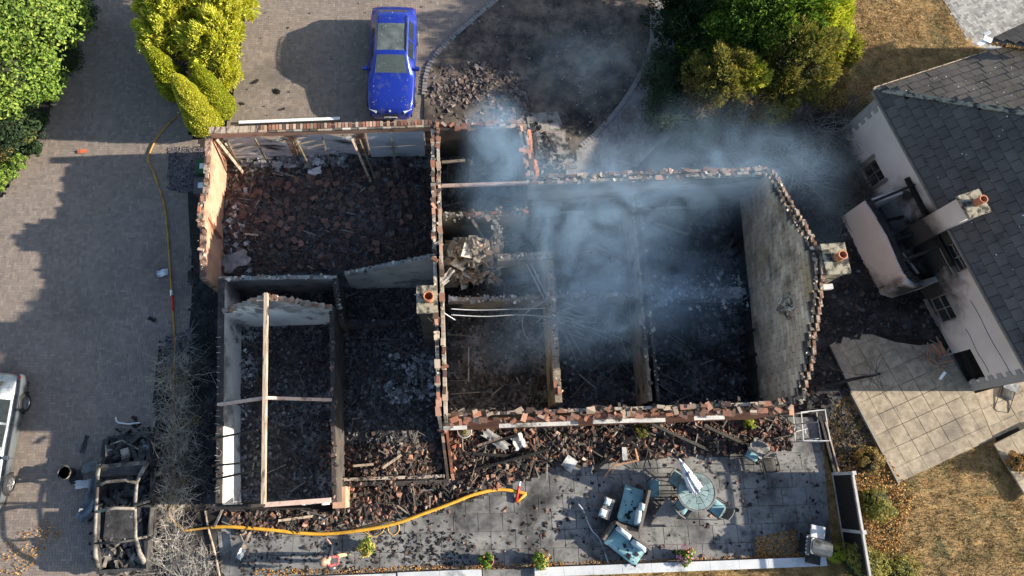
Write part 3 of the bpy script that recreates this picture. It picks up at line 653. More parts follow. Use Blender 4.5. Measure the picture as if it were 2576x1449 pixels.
wall('thin charred east wall of the front wing', Ae, Be, lin((0, 2.4), (1, 2.4)), (M['darkwall'],), .15, 0, rubb=120, rm=M['rubble'], rag=.02, spread=.05)
zr = float(pkp[2])
Rn, Rs = at(670, 738, zr + .1), at(663, 1268, zr + .1)
add('ridge_beam', MB().bar(Rn, Rs, .11, .2).get(), M['timber'], house)
W1 = at(550, 1018, 2.45); E1 = at(832, 1006, 2.45); Rm_ = lerp(Rn, Rs, .5); Rm_ = at(666, 1001, zr + .1)
add('rafter', MB().bar(W1, Rm_, .09, .12).get(), M['pinkbeam'], house); add('rafter', MB().bar(Rm_, E1, .09, .12).get(), M['pinkbeam'], house)
S0, S1, S2 = at(547, 1277, 2.45), at(665, 1270, 2.45), at(832, 1258, 2.45)
add('charred_sill', MB().bar(S0, S1, .14, .16).get(), M['char'], house); add('eaves_beam', MB().bar(S1, S2, .15, .16).get(), M['pinkbeam'], house)
add('king_post', MB().bar((S1[0], S1[1], 2.53), (S1[0], S1[1], zr), .1, .1).get(), M['char'], house)
for x in (556, 620, 700, 762, 812):
    q = at(x, 1268, 2.37); add('front_post', MB().bar((q[0], q[1], 0), (q[0], q[1], 2.35), .07, .07).get(), M['chalk'] if x > 690 else M['char'], house)
for (x, y, x2, y2) in ((536, 1103, 648, 1082), (534, 1172, 660, 1160), (536, 1206, 662, 1180), (595, 1012, 642, 1055)):
    add('charred_rafter', MB().bar(at(x, y, 2.55), at(x2, y2, 2.0 if y < 1050 else 3.0), .06, .09, jit=.01).get(), M['char'], house)
cor = at(853, 1252, 1.2)
add('corner_pier', MB().box((cor[0], cor[1], .6), (.42, .7, 1.2), R(2), jit=.02).get(), M['pinkwall'], house)
# middle room front
wall('low front wall of the middle room', w2(850, 1207, 1.1), w2(1118, 1197, 1.1), lin((0, 1.1), (1, 1.0)), (M['mortar'],), .1, 0, rubb=60, rag=.03, rm=M['rubble'])
wall('charred outer front wall of the middle room', w2(846, 1219, 1.0), w2(1130, 1211, 1.0), lin((0, .95), (1, 1.0)), (M['darkwall'],), .12, 0, rubb=90, rag=.03, rm=M['rubble'], spread=.09)
# annexe behind
A, B = w2(1098, 320), w2(1314, 311)
wall('red brick back wall of the annexe', A, B, lin((0, 2.5), (1, 2.5)), (M['darkwall'], M['brickwall']), .1, .06, bricks=22, rubb=60, rag=.05)
wall('narrow side wall of the annexe', w2(1314, 312), w2(1337, 460), lin((0, 2.5), (1, 2.45)), (M['tanwall'], M['mortar']), .1, .08, bricks=14, rubb=50)
for (x, y, x2, y2) in ((1330, 330, 1352, 440), (1345, 345, 1350, 395)):
    q0, q1 = at(x, y, 2.2), at(x2, y2, 2.3); bb = MB()
    for k in range(14): c = lerp(q0, q1, (k + .5) / 14); bb.box(c, (.24, .13, .03), R(80) + random.gauss(0, .1), random.gauss(.2, .1), 0)
    bb.bar(q0 - [0, 0, .1], q1 - [0, 0, .1], .1, .12)
    add('slumped_tile_verge', bb.get(), M['clay'] if x == 1330 else M['char'], house)
add('tie_beam', MB().bar(at(1108, 468, 2.5), at(1340, 460, 2.5), .12, .1).get(), M['pinkbeam'], house)
wall('ragged partition beside the plaster heap', w2(1114, 540, 2.3), w2(1332, 531, 2.3), lin((0, 2.3), (.5, 2.2), (1, 2.35)), (M['tanwall'],), .2, 0, bricks=8, rubb=110, rag=.06, spread=.08)
wall('short crumbling partition', w2(1247, 545, 2.2), w2(1254, 610, 2.2), lin((0, 2.2), (1, 1.9)), (M['tanwall'],), .2, 0, rubb=90, rag=.1, spread=.12)
wall('partition at the head of the cable room', w2(1252, 647, 2.2), w2(1392, 640, 2.2), lin((0, 2.2), (1, 2.2)), (M['tanwall'],), .26, 0, rubb=80, rag=.05)
wall('partition between the cable room and the dark room', w2(1383, 640, 2.2), w2(1406, 1012, 2.2), lin((0, 2.2), (.45, 2.2), (1, 2.2)), (M['tanwall'],), .24, 0, rubb=110, rag=.06, spread=.07, bricks=4)
wall('long partition under the smoke', w2(1600, 470, 2.2), w2(1648, 1008, 2.2), lin((0, 2.1), (1, 2.2)), (M['tanwall'], M['darkwall']), .1, .16, rubb=110, rag=.05)
wall('low charred cross wall', w2(1128, 752, 1.8), w2(1610, 742, 1.8), lin((0, 1.9), (.3, 1.6), (.5, 1.9), (1, 1.9)), (M['tanwall'],), .14, 0, rubb=220, rm=M['paleash'], spread=.09)
wall('ash covered cross wall near the gable', w2(1620, 745, 1.4), w2(1880, 735, 1.4), lin((0, 1.7), (1, 1.4)), (M['greywall'],), .4, 0, rubb=520, rm=M['paleash'], spread=.28)
# back wall, front wall, gable of the main part
zB = 3.5
An2, Bn2 = w2(1337, 452, zB), w2(1934, 427, zB)
nw_ = wall('back wall of the main house topped with loose bricks', An2, Bn2, lin((0, zB), (1, zB)), (M['blockwall'], M['oldbrick']), .1, .09, bricks=40, rubb=240, rag=.05, spread=.045)
panel(An2, Bn2, lin((0, 3.3), (1, 3.3)), .27, -1, M['sootplaster'], nw_, 'plaster')
# window openings showing their pale sills inside the back wall
dN = (Bn2 - An2) / np.linalg.norm(Bn2 - An2); nN = np.array([-dN[1], dN[0]])
for t0, t1 in ((.16, .27), (.54, .64), (.66, .74)):
    a, b = lerp(An2, Bn2, t0) - nN * .2, lerp(An2, Bn2, t1) - nN * .2
    wi = add('window', MB().bar((*a, 1.35), (*b, 1.35), .05, .85).get(), M['char'], nw_); add('sill', MB().bar((*(a - nN * .05), .9), (*(b - nN * .05), .9), .12, .05).get(), M['chalk'], nw_)
As2, Bs2 = w2(1114, 1052, zB), w2(1996, 1020, zB)
sw_ = wall('red brick front wall of the main house topped with slumped tiles', As2, Bs2, lin((0, zB), (1, zB)), (M['brickwall'], M['mortar']), .1, .1, bricks=96, rubb=420, rag=.05, spread=.075, rm=M['rubble'], tiles=.65)
ds = (Bs2 - As2) / np.linalg.norm(Bs2 - As2); ns = np.array([-ds[1], ds[0]])
for t0, t1, z in ((.0, .07, 2.2), (.165, .40, 2.35), (.44, .60, 2.6), (.58, .66, 2.35), (.74, .83, 2.55)):
    a, b = lerp(As2, Bs2, t0) - ns * .2, lerp(As2, Bs2, t1) - ns * .2
    add('window_head', MB().bar((*a, z), (*b, z), .16, .05).get(), M['chalk'], sw_)
Aq, Bq = w2(1931, 425, zB), w2(1998, 1016, zB)
gpx = [(1931, 425), (1975, 505), (2018, 578), (2050, 640), (2056, 690), (2050, 760), (2040, 840), (2026, 925), (2012, 975), (1998, 1012)]
gpts = []
for x, y in gpx:
    q_ = onplane(x, y, Aq, Bq); gpts.append((float(np.dot(q_[:2] - Aq, Bq - Aq) / np.dot(Bq - Aq, Bq - Aq)), float(q_[2])))
gpts = sorted([(0, zB)] + [p for p in gpts if 0.02 < p[0] < .98] + [(1, zB)])
gprof2 = lin(*gpts); print('gable', gpts)
go, gi = stepwall(Aq, Bq, gprof2, .1, .20, 0, rag=.045, q=0)
gwall = add('wall', go, M['oldbrick'], house); gwall['label'] = 'tall gable wall beside the outside chimney'
topbricks(gi, .20, 30, gwall, .03, .0)
rubbletop(gi, .20, 70, gwall, M['plasterchunk'], .06, .16, .04)
g2, gi2 = stepwall(Aq, Bq, lambda s: gprof2(s) - .06, .09, .02, 0, rag=.015, q=0); add('inner_leaf', g2, M['darkwall'], gwall)
rubbletop(gi2, .02, 60, gwall, M['plasterchunk'], .06, .16, .03)
# block skin on the inner face, one object for each block (upper courses first)
dq = (Bq - Aq) / np.linalg.norm(Bq - Aq); lq = np.linalg.norm(Bq - Aq); nq = np.array([-dq[1], dq[0]])
side = 1 if np.dot(nq, np.array([-1., 0])) > 0 else -1
blockme = mesh_np('block', TB * np.array([.424, .05, .202]), TF, M['block'])
bl = []
for r_ in range(0, 26):
    z = .12 + r_ * .218
    for c_ in range(0, 60):
        s = (c_ + (.5 if r_ % 2 else 0)) * .44 + .15
        if s > lq - .2 or z + .1 > gprof2(s / lq) - .1: continue
        bl.append((z, s))
bl.sort(key=lambda v: -v[0]); rest = []
for k, (z, s) in enumerate(bl):
    p = Aq + dq * s + nq * (side * (.075 if side > 0 else .075) + .0)
    if side < 0: p = Aq + dq * s - nq * .055
    Mx = trs((*p, z), math.atan2(dq[1], dq[0]) + random.gauss(0, .006), random.gauss(0, .012), 0)
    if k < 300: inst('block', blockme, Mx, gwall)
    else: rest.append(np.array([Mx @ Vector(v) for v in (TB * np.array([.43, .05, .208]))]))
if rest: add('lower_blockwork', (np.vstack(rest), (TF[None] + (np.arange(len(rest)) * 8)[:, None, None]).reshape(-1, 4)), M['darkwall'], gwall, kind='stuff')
# charred studs at the foot of the gable
for k in range(16):
    s = lq * (.12 + .86 * k / 16); p = Aq + dq * s + nq * side * .3
    add('stud', MB().bar((*p, 0), (*(p + nq * side * random.uniform(0, .12)), random.uniform(1.1, 1.9)), .06, .1, jit=.01).get(), M['char'], house)

# chimneys
def chimney(cx, cy, zt, w_, d_, ang, mshaft, capm, lab, z0=0, potr=.12, poth=.3, parent=None, dark=None):
    ch = add('chimney', MB().box((cx, cy, (z0 + zt - .12) / 2), (w_, d_, zt - .12 - z0), ang).get(), mshaft, parent); ch['label'] = lab
    add('chimney_cap', MB().box((cx, cy, zt - .06), (w_ + .12, d_ + .12, .12), ang).get(), capm, ch)
    add('chimney_pot', MB().lathe([(potr * .95, 0), (potr * 1.05, .02), (potr, .06), (potr * .92, poth - .06), (potr * 1.08, poth - .04), (potr * 1.08, poth), (potr * .78, poth), (potr * .74, .03), (.001, .02)], (cx + .05, cy + .02, zt), 22).get(), M['clay'], ch, smooth=True)
    return ch
c_ = at(1074, 752, 5.9)
chimney(c_[0], c_[1], 5.9, .50, .72, R(2), M['darkwall'], M['lichen'], 'chimney stack against the centre wall', 0, .15, .28, house)
c_ = at(2103, 650, 5.95); chimney(c_[0], c_[1], 5.95, .62, .85, R(4), M['lichen'], M['lichen'], 'lichen crusted outside chimney on the gable', 0, .13, .32, house)
add('chimney_shoulder', MB().box((c_[0] - .05, c_[1] - .62, 4.9), (.75, .16, .14), R(4)).get(), M['chalk'], house)
add('gable_plaster_patch', chunks(np.array([onplane(1990 + rng.normal(0, 8), 765 + rng.normal(0, 14), Aq, Bq) + [-.16, 0, 0] for _ in range(60)]), sizes(60, .08, .3), .8), M['plasterchunk'], house, kind='stuff')

# ------------------------------------------------------------------ rubble inside
GAR = [(565, 440), (1085, 430), (1090, 660), (840, 690), (560, 695)]
scatter('garage_tile_heap', GAR, 10000, .04, .22, M['tilechunk'], hf, (.08, .3), .4, 'heap of broken red brown roof tiles filling the garage')
scatter('garage_ash', [(560, 400), (1060, 400), (1060, 470), (560, 470)], 1300, .05, .22, M['ashchunk'], hf, label='grey ash along the foot of the garage doors')
scatter('pale_ash', [(585, 385), (700, 385), (790, 400), (800, 430), (700, 440), (610, 420)], 420, .05, .3, M['paleash'], hf, label='pale crumbled ash under the left garage door', tilt=.2, cat='ash')
scatter('white_ash', [(770, 385), (870, 385), (870, 435), (770, 430)], 260, .05, .28, M['paleash'], hf, label='pale crumbled ash under the middle garage door', tilt=.2, cat='ash')
sloped = lambda x, y: hf(x, y)
scatter('wing_cinders', [(590, 800), (835, 790), (840, 1262), (590, 1265)], 8000, .02, .13, M['ashchunk'], hf, label='black cinders and charcoal on the front wing floor')
scatter('corridor_cinders', [(565, 705), (840, 705), (840, 775), (570, 775)], 1200, .03, .18, M['ashchunk'], hf, label='black cinders in the narrow room behind the front wing')
scatter('middle_cinders', [(850, 700), (1100, 700), (1112, 1150), (845, 1150)], 10000, .02, .13, M['ashchunk'], hf, label='charcoal and cinders on the middle room floor')
scatter('middle_bricks', [(800, 1125), (1110, 1115), (1112, 1192), (845, 1200)], 2300, .04, .17, M['rubble'], hf, (.3, .6), .5, 'orange brick rubble inside the low front wall')
scatter('main_cinders', [(1120, 690), (1860, 650), (1880, 1035), (1125, 1055)], 12000, .025, .17, M['ashchunk'], hf, label='black cinders covering the main room floors')
scatter('smoke_room_cinders', [(1120, 350), (1310, 340), (1340, 520), (1845, 510), (1865, 650), (1120, 690)], 5200, .04, .2, M['ashchunk'], hf, label='black cinders under the smoke')
ph = lambda x, y: .9 + 1.5 * np.exp(-((x - at(1190, 640, 1.6)[0]) ** 2 / 1.2 + (y - at(1190, 640, 1.6)[1]) ** 2 / .35))
pb = [(1118, 598), (1255, 600), (1262, 690), (1120, 695)]
pbw = inpx(620, pb, 2.0)
add('plaster_heap', chunks(np.column_stack([pbw, ph(pbw[:, 0], pbw[:, 1])]), sizes(len(pbw), .08, .5, (.05, .14), (.4, 1)), .7), M['plasterchunk'], kind='stuff', label='heap of cream plaster shards beside the centre wall', cat='debris')
hb = MB(); cc_ = at(1190, 650, .5); hb.box((cc_[0], cc_[1], .9), (1.9, 1.0, 1.8), R(2), jit=.1, taper=.75); add('rubble_mass', hb.get(), M['ash'], kind='structure')

# rubble in front
FRONT = [(1130, 1078), (1985, 1052), (1985, 1130), (1700, 1150), (1400, 1175), (1270, 1225), (1100, 1285), (880, 1325), (600, 1345), (565, 1290), (845, 1288), (870, 1230), (1120, 1222)]
fz = lambda x, y: .04 + .16 * fbm(x * 1.2, y * 1.2)
scatter('front_rubble', FRONT, 14000, .025, .18, M['rubble'], fz, (.2, .6), .5, 'broken bricks and tiles banked along the front wall', dens=lambda x, y: np.clip(fbm(x * .8, y * .8) * 1.5, .25, 1))
field(FRONT, .0, .14, .12, M['ashdark'], 'front_ash')
scatter('patio_litter', [(600, 1330), (1270, 1230), (1700, 1150), (2060, 1120), (2080, 1390), (1340, 1425), (600, 1445)], 2600, .02, .12, M['rubble'], lambda x, y: .035 + 0 * x, label='scattered brick crumbs on the patio slabs', dens=lambda x, y: np.clip((fbm(x * .7 + 5, y * .7) - .35) * 3, .05, 1))
scatter('patio_soot', [(580, 1340), (1000, 1330), (1250, 1350), (1250, 1430), (600, 1449)], 3200, .02, .10, M['cinder'], lambda x, y: .03 + 0 * x, label='soot and black crumbs on the west end of the patio', dens=lambda x, y: np.clip((fbm(x * 1.1, y * 1.1) - .3) * 3, .05, 1))

# individual fallen tiles that show on top of the garage heap, and bricks in front
tileone = mesh_np('fallen_roof_tile', MB().box((0, 0, 0), (.27, .19, .02), jit=.04).get()[0], TF, mat('fallen_tile', [(.06, .04, .034), (.12, .07, .056)], scale=5, rnd='object', rcols=[(.095, .06, .05), (.13, .072, .056), (.07, .05, .045), (.18, .09, .065), (.05, .04, .038)], tint=.25, bump=.3))
P = inpx(110, [(640, 470), (1000, 450), (1060, 560), (960, 660), (700, 640), (620, 560)])
for p in P: inst('fallen_roof_tile', tileone, trs((*p, float(hf(p[0], p[1])) + .10), random.uniform(0, 6.3), random.gauss(0, .22), random.gauss(0, .22)), label='red brown roof tile lying on the garage rubble heap', cat='roof tile', group='fallen roof tiles in the garage', kind='thing')
brone = mesh_np('broken_brick', MB().box((0, 0, 0), (.16, .1, .066), jit=.1).get()[0], TF, M['brick'])
P = inpx(120, FRONT)
for p in P: inst('broken_brick', brone, trs((*p, float(fz(p[0], p[1])) + .06), random.uniform(0, 6.3), random.gauss(0, .3), random.gauss(0, .3)), label='broken brick lying in the rubble along the front wall', cat='brick', group='broken bricks before the front wall', kind='thing')

# charred laths, pipes and wires strewn over the floors
def litter(name, label, px, n, lo, hi, m, w=.035, z=.06, tilt=.12, hfn=hf):
    P = inpx(n, px); L = rng.uniform(0, 1, n) ** 1.6 * (hi - lo) + lo; S = np.column_stack([L, rng.uniform(.5, 1.4, n) * w, rng.uniform(.4, 1, n) * w])
    add(name, chunks(np.column_stack([P, hfn(P[:, 0], P[:, 1]) + z + rng.uniform(0, .08, n)]), S, tilt, .06), m, kind='stuff', label=label, cat='debris')
M['lath'] = mat('lath', [(.03, .028, .026), (.10, .09, .08)], scale=2, rnd='island', rcols=[(.02, .02, .02), (.05, .045, .042), (.14, .12, .10), (.03, .028, .027), (.24, .21, .18), (.09, .075, .062)], tint=.2)
litter('wing_laths', 'charred laths strewn over the front wing floor', [(590, 800), (835, 790), (840, 1262), (590, 1265)], 60, .2, .8, M['lath'])
litter('middle_laths', 'charred laths strewn over the middle room floor', [(850, 700), (1100, 700), (1112, 1190), (845, 1190)], 90, .2, .8, M['lath'])
litter('main_laths', 'charred laths and pipes strewn over the main room floors', [(1125, 690), (1860, 650), (1880, 1035), (1125, 1055)], 200, .2, 1.3, M['lath'], .035)
litter('back_laths', 'charred laths lying under the smoke', [(1120, 380), (1310, 370), (1340, 520), (1845, 510), (1865, 650), (1120, 690)], 110, .2, 1.2, M['lath'], .035)
litter('garage_laths', 'scorched battens and wire on the garage heap', GAR, 90, .15, .7, M['lath'], .035, .10)
litter('front_laths', 'charred laths and rods in the front rubble', FRONT, 190, .15, .9, M['lath'], .035, .08, .2, fz)
scatter('garage_grey_ash', [(560, 470), (640, 480), (640, 690), (560, 695)], 900, .03, .22, M['paleash'], hf, label='grey ash and plaster scraps along the inside of the garage west wall', dens=lambda x, y: np.clip((fbm(x * 1.2, y * 1.2) - .3) * 3, .1, 1), cat='ash')
scatter('middle_grey_ash', [(960, 890), (1095, 900), (1100, 1010), (980, 1020)], 900, .02, .2, M['paleash'], hf, label='pale ash patch by the centre wall in the middle room', dens=lambda x, y: np.clip((fbm(x * 1.5, y * 1.5) - .35) * 3, .05, 1), cat='ash')
scatter('wing_pale_ash', [(592, 810), (660, 805), (650, 950), (625, 1080), (592, 1090)], 700, .02, .16, M['paleash'], hf, label='pale ash along the white plaster wall of the front wing', dens=lambda x, y: np.clip((fbm(x * 1.4, y * 1.4) - .3) * 3, .08, 1), cat='ash')
wall('charred stub wall splitting the dark room', w2(1745, 760, 1.6), w2(1760, 850, 1.6), lin((0, 1.6), (1, 1.0)), (M['darkwall'],), .12, 0, rubb=60, rm=M['ashchunk'])
wall('charred stub wall below the annexe beam', w2(1185, 400, 1.8), w2(1190, 462, 1.8), lin((0, 1.9), (1, 1.7)), (M['darkwall'],), .12, 0, rubb=30, rm=M['ashchunk'])
for a_, b_ in (((1112, 408, 1.9), (1170, 404, 1.9)), ((1180, 540, 2.2), (1215, 598, 1.6)), ((1640, 560, 1.4), (1730, 590, .6)), ((1480, 610, 1.0), (1560, 650, .7))):
    add('fallen_joist', MB().bar(at(*a_), at(*b_), .1, .1, jit=.01).get(), M['tanwall'], house)
# ------------------------------------------------------------------ the neighbour's house
EZ = 3.2
E0 = at(2203, 228, EZ); ua = at(2576, 905, EZ) - E0; ua = ua[:2] / np.linalg.norm(ua[:2])
ub = at(2470, 110, EZ) - E0; ub = ub[:2] / np.linalg.norm(ub[:2]); print('eave angle', math.degrees(math.acos(np.dot(ua, ub))))
ub = np.array([-ua[1], ua[0]]) if np.dot(np.array([-ua[1], ua[0]]), ub) > 0 else np.array([ua[1], -ua[0]])
nh = root('white_bungalow', (*(E0[:2] + ua * 5 + ub * 4), 0), label='white rendered neighbouring house with grey tiled hip roof and scorched side', cat='house')
C0 = E0[:2] + (ua + ub) * .16
C1 = at(2446, 984, 0)[:2]; La = float(np.dot(C1 - C0, ua)); C1 = C0 + ua * La; Lb = 12.0
bayc = at(2255, 640, 1.9)
bay_main = C0 + ua * float(np.dot(bayc[:2] - C0, ua))
M['nrender'] = mat('sooty_render', [(.55, .50, .46), (.66, .61, .57)], scale=.6, bump=.08, bscale=60, stain=((.40, .35, .32), .5, .60, .80), soot=[((*bay_main, 1.9), 1.0, 2.0), ((*(bay_main + ua * 1.7), .6), .6, 1.7), ((*(bay_main - ua * 1.9), 1.9), .1, .8)])
def hole(px, w_, h_):
    q_ = onplane(px[0], px[1], C0, C1); return float(np.dot(q_[:2] - C0, ua)), float(q_[2]), w_, h_
holes = [hole((2194, 437), .85, 1.05), hole((2404, 648), 1.0, .55), hole((2370, 777), .95, .95), hole((2436, 920), 1.1, 1.0)]
print('holes', holes)
def holed(A, u, L, z0, z1, th, nrm, holes, m, parent, name='wall'):
    xs = sorted({0, L} | {h[0] - h[2] / 2 for h in holes} | {h[0] + h[2] / 2 for h in holes}); b = MB()
    for x0, x1 in zip(xs[:-1], xs[1:]):
        cuts = sorted([(h[1] - h[3] / 2, h[1] + h[3] / 2) for h in holes if h[0] - h[2] / 2 < (x0 + x1) / 2 < h[0] + h[2] / 2]); z = z0
        for c0, c1 in cuts + [(z1, z1)]:
            if c0 > z + .01: b.box((*(A + u * (x0 + x1) / 2 + nrm * th / 2), (z + c0) / 2), (x1 - x0, th, c0 - z), math.atan2(u[1], u[0]))
            z = c1
    return add(name, b.get(), m, parent)
wwall = holed(C0, ua, La, 0, EZ - .05, .25, ub, holes, M['nrender'], nh)
for p0, u, L in ((C0 + ub * .25, ub, Lb), (C1 + ub * .25, ub, Lb)):
    b = MB(); nrm = ua if np.dot(p0 - C0, ua) < 1 else -ua
    b.box((*(p0 + u * L / 2 + nrm * .125), EZ / 2 - .03), (L, .25, EZ - .06), math.atan2(u[1], u[0])); add('wall', b.get(), M['render'], nh)
add('floor_slab', MB().box((*(C0 + ua * La / 2 + ub * (Lb / 2 + .2)), .1), (La - .4, Lb - .2, .2), math.atan2(ua[1], ua[0])).get(), M['char'], nh)
aw = math.atan2(ua[1], ua[0])
for k, (s, z, w_, h_) in enumerate(holes):
    c = C0 + ua * s + ub * .12
    fr = MB()
    for dx in (-w_ / 2 + .025, 0, w_ / 2 - .025): fr.box((*(c + ua * dx), z), (.035, .05, h_ - .004), aw)
    for dz in (-h_ / 2 + .03, 0, h_ / 2 - .03): fr.box((*c, z + dz), (w_ - .004, .045, .032), aw)
    if k < 3:
        wi = add('window', fr.get(), M['frame'], nh)
        for dx in (-w_ / 4, w_ / 4):
            for dz in (-h_ / 4, h_ / 4): add('pane', MB().box((*(c + ua * dx + ub * .01), z + dz), (w_ / 2 - .06, .012, h_ / 2 - .06), aw).get(), M['glass'], wi)
    else:
        wi = add('burnt_window', MB().box((*(c + ub * .05), z - .25), (w_ - .02, .05, .3), aw, jit=.05).get(), M['char'], nh)
    add('sill', MB().box((*(C0 + ua * s - ub * .05), z - h_ / 2 - .035), (w_ + .16, .16, .06), aw).get(), M['frame'], wi)
    if k == 0:
        for dx in (-w_ / 2 - .09, w_ / 2 + .09): add('surround', MB().box((*(C0 + ua * (s + dx) - ub * .02), z), (.13, .05, h_ + .2), aw).get(), M['frame'], wi)
for s0, sg in ((0, 1), (La, -1)):
    for i in range(14):
        l_ = .42 if i % 2 else .26
        add('quoin', MB().box((*(C0 + ua * (s0 + sg * l_ / 2) - ub * .012), .12 + i * .22), (l_, .05, .219), aw).get(), M['quoin'], nh)
for z, s0, s1 in ((1.95, .45, .62), (2.15, .72, .98), (1.25, .8, .95)):
    pts = [(*(C0 + ua * La * lerp(s0, s1, t) - ub * .012), z + .03 * math.sin(t * 9)) for t in np.linspace(0, 1, 8)]
    add('wall_cable', MB().tube(pts, .008, 5).get(), M['char'], nh)
# hip roof
PIT = math.tan(R(29)); eo = E0[:2] - (ua + ub) * .02
def roofpt(s, t): return np.array([*(eo + ua * s + ub * t), EZ + min(s, t) * PIT])       # s along the west eave, t along the north eave
Lr = La + .5; Wd = Lb + .6; hd = min(Lr, Wd) / 2
rb = MB()
cor = [roofpt(0, 0), np.array([*(eo + ua * Lr), EZ]), np.array([*(eo + ua * Lr + ub * Wd), EZ]), np.array([*(eo + ub * Wd), EZ])]
r0 = np.array([*(eo + ua * hd + ub * hd), EZ + hd * PIT]); r1 = np.array([*(eo + ua * (Lr - hd) + ub * hd), EZ + hd * PIT]); r2 = np.array([*(eo + ua * hd + ub * (Wd - hd)), EZ + hd * PIT])
top = r0 if Lr <= Wd else r0
rA = r0; rB = r2 if Wd >= Lr else r1
V = [*cor, rA, rB] + [c - [0, 0, .08] for c in cor]
if Wd >= Lr: Fs = [(0, 1, 4), (1, 2, 5, 4), (2, 3, 5), (3, 0, 4, 5)]
else: Fs = [(3, 0, 4), (0, 1, 5, 4), (1, 2, 5), (2, 3, 4, 5)]
Fs = [f[::-1] for f in Fs] + [(0, 1, 7, 6), (1, 2, 8, 7), (2, 3, 9, 8), (3, 0, 6, 9), (6, 7, 8, 9)]
roof = add('roof', (V, Fs), M['underlay'], nh)
tl = mesh_np('roof_tile', MB().box((0, 0, 0), (.392, .36, .03), jit=.012).get()[0], TF, M['tileroof'])
NT = [0]
def tiles(o, u, up, pit, L, wmax, hipf):
    n3 = Vector((*(-up * math.sin(pit)), math.cos(pit))); sl = Vector((*(up * math.cos(pit)), math.sin(pit))); uu = Vector((*u, 0))
    Rm = Matrix((uu, sl, n3)).transposed()
    Rm = Rm.to_4x4() @ Euler((R(-4.0), 0, 0)).to_matrix().to_4x4()
    for j in range(int(wmax / (.34 * math.cos(pit)))):
        t = (j + .45) * .34 * math.cos(pit)
        for i in range(int(L / .41) + 1):
            s = (i + (.5 if j % 2 else 0)) * .41 + .2
            if not hipf(s, t): continue
            p = np.array([*(o + u * s + up * t), EZ + t * math.tan(pit)])
            vis, X, Y = visible3(p)
            if not vis or NT[0] >= 299: continue
            NT[0] += 1
            inst('roof_tile', tl, Matrix.Translation(Vector(p) + n3 * (.03 + random.gauss(0, .004))) @ Rm @ Euler((0, 0, random.gauss(0, .012))).to_matrix().to_4x4(), roof)
def visible3(p, mg=30):
    v = p - np.array([0, 0, H]); zc = -(v[1] * -ST + v[2] * CT) ; zc = v[1] * ST - v[2] * CT
    X = F * v[0] / zc + PX; Y = PY - F * (v[1] * CT + v[2] * ST) / zc
    return (-mg < X < 2576 + mg and -mg < Y < 1449 + mg), X, Y
tiles(eo, ua, ub, math.atan(PIT), Lr, hd, lambda s, t: s > t - .1 and s < Lr - t)
tiles(eo, ub, ua, math.atan(PIT), Wd, hd, lambda s, t: s > t + .1 and s < Wd - t)
print('tiles', NT)
for k in range(30):
    a_ = roofpt(k * .24, k * .24); b_ = roofpt(k * .24 + .235, k * .24 + .235)
    if visible3(a_)[0]: add('hip_tile', MB().bar(a_ + [0, 0, .06], b_ + [0, 0, .075], .17, .05).get(), M['lichen'], roof)
for p, q_ in ((eo - ub * .05, eo + ua * Lr - ub * .05), (eo - ua * .05, eo + ub * Wd - ua * .05)):
    add('gutter', MB().bar((*p, EZ - .07), (*q_, EZ - .07), .09, .08).get(), M['frame'], nh)
add('fascia_strip', MB().bar((*(eo - ua * .11), EZ), (*(eo + ub * 4.6 - ua * .11), EZ), .025, .09).get(), M['timber'], nh)
mo = []
for _ in range(90):
    s, t = random.uniform(.3, Lr - .5), random.uniform(.2, hd); p = roofpt(s, t) if s > t else None
    if p is None: continue
    r_ = random.uniform(.012, .035); mo.append((np.array([*(eo + ua * s + ub * t), EZ + t * PIT + .055]), r_))
for _ in range(34):
    t, s = random.uniform(.2, 3), random.uniform(.3, 6); mo.append((np.array([*(eo + ua * min(s, t) + ub * max(s, t)), EZ + min(s, t) * PIT + .055]), random.uniform(.010, .022)))
sp = MB()
for p, r_ in mo: sp.lathe([(r_, 0), (r_ * .8, .006), (.001, .008)], p, 8)
add('lichen_spots', sp.get(), flat('lichen_white', (.6, .6, .56), .9), roof, kind='stuff')
# wing to the north with the valley between
wq = [at(2482, 104, EZ + .02), at(2640, 30, EZ + .02), at(2760, 90, 4.5), at(2620, 132, 3.95)]
wr = add('wing_roof', ([*wq] + [p - [0, 0, .12] for p in wq], [(3, 2, 1, 0), (4, 5, 6, 7), (0, 1, 5, 4), (1, 2, 6, 5), (2, 3, 7, 6), (3, 0, 4, 7)]), M['tileroof'], nh)
eu = (wq[1] - wq[0]) / np.linalg.norm(wq[1] - wq[0]); ev = wq[3] - wq[0]; ev = ev - eu * np.dot(ev, eu); ev /= np.linalg.norm(ev); en = np.cross(eu, ev)
for j in range(8):
    for i in range(10):
        p = wq[0] + eu * (i * .41 + (.2 if j % 2 else 0) + .1) + ev * (.17 + j * .34)
        if np.dot(p - wq[0], eu) < np.dot(p - wq[0], ev) * .55 + .1 or not visible3(p)[0]: continue
        if en[2] < 0: en = -en
        inst('wing_tile', tl, Matrix.Translation(Vector(p + en * .03)) @ Matrix((Vector(eu), Vector(ev), Vector(en))).transposed().to_4x4(), wr)
add('valley_moss', chunks(np.array([lerp(at(2488, 108, EZ + .1), at(2590, 124, 3.9), t) + rng.normal(0, .03, 3) for t in np.linspace(0, 1, 160)]), sizes(160, .02, .06), .5), M['litter'], roof, kind='stuff')
g_ = at(2484, 100, EZ + .12)
dp = MB(); dp.box(g_, (.22, .3, .06), R(60)); dp.bar(g_ + [-.1, .2, 0], g_ + [.12, .28, .05], .1, .08); dp.bar(g_ - [.35, .2, .05], g_, .16, .02)
add('gutter_outlet', dp.get(), M['white'], nh)
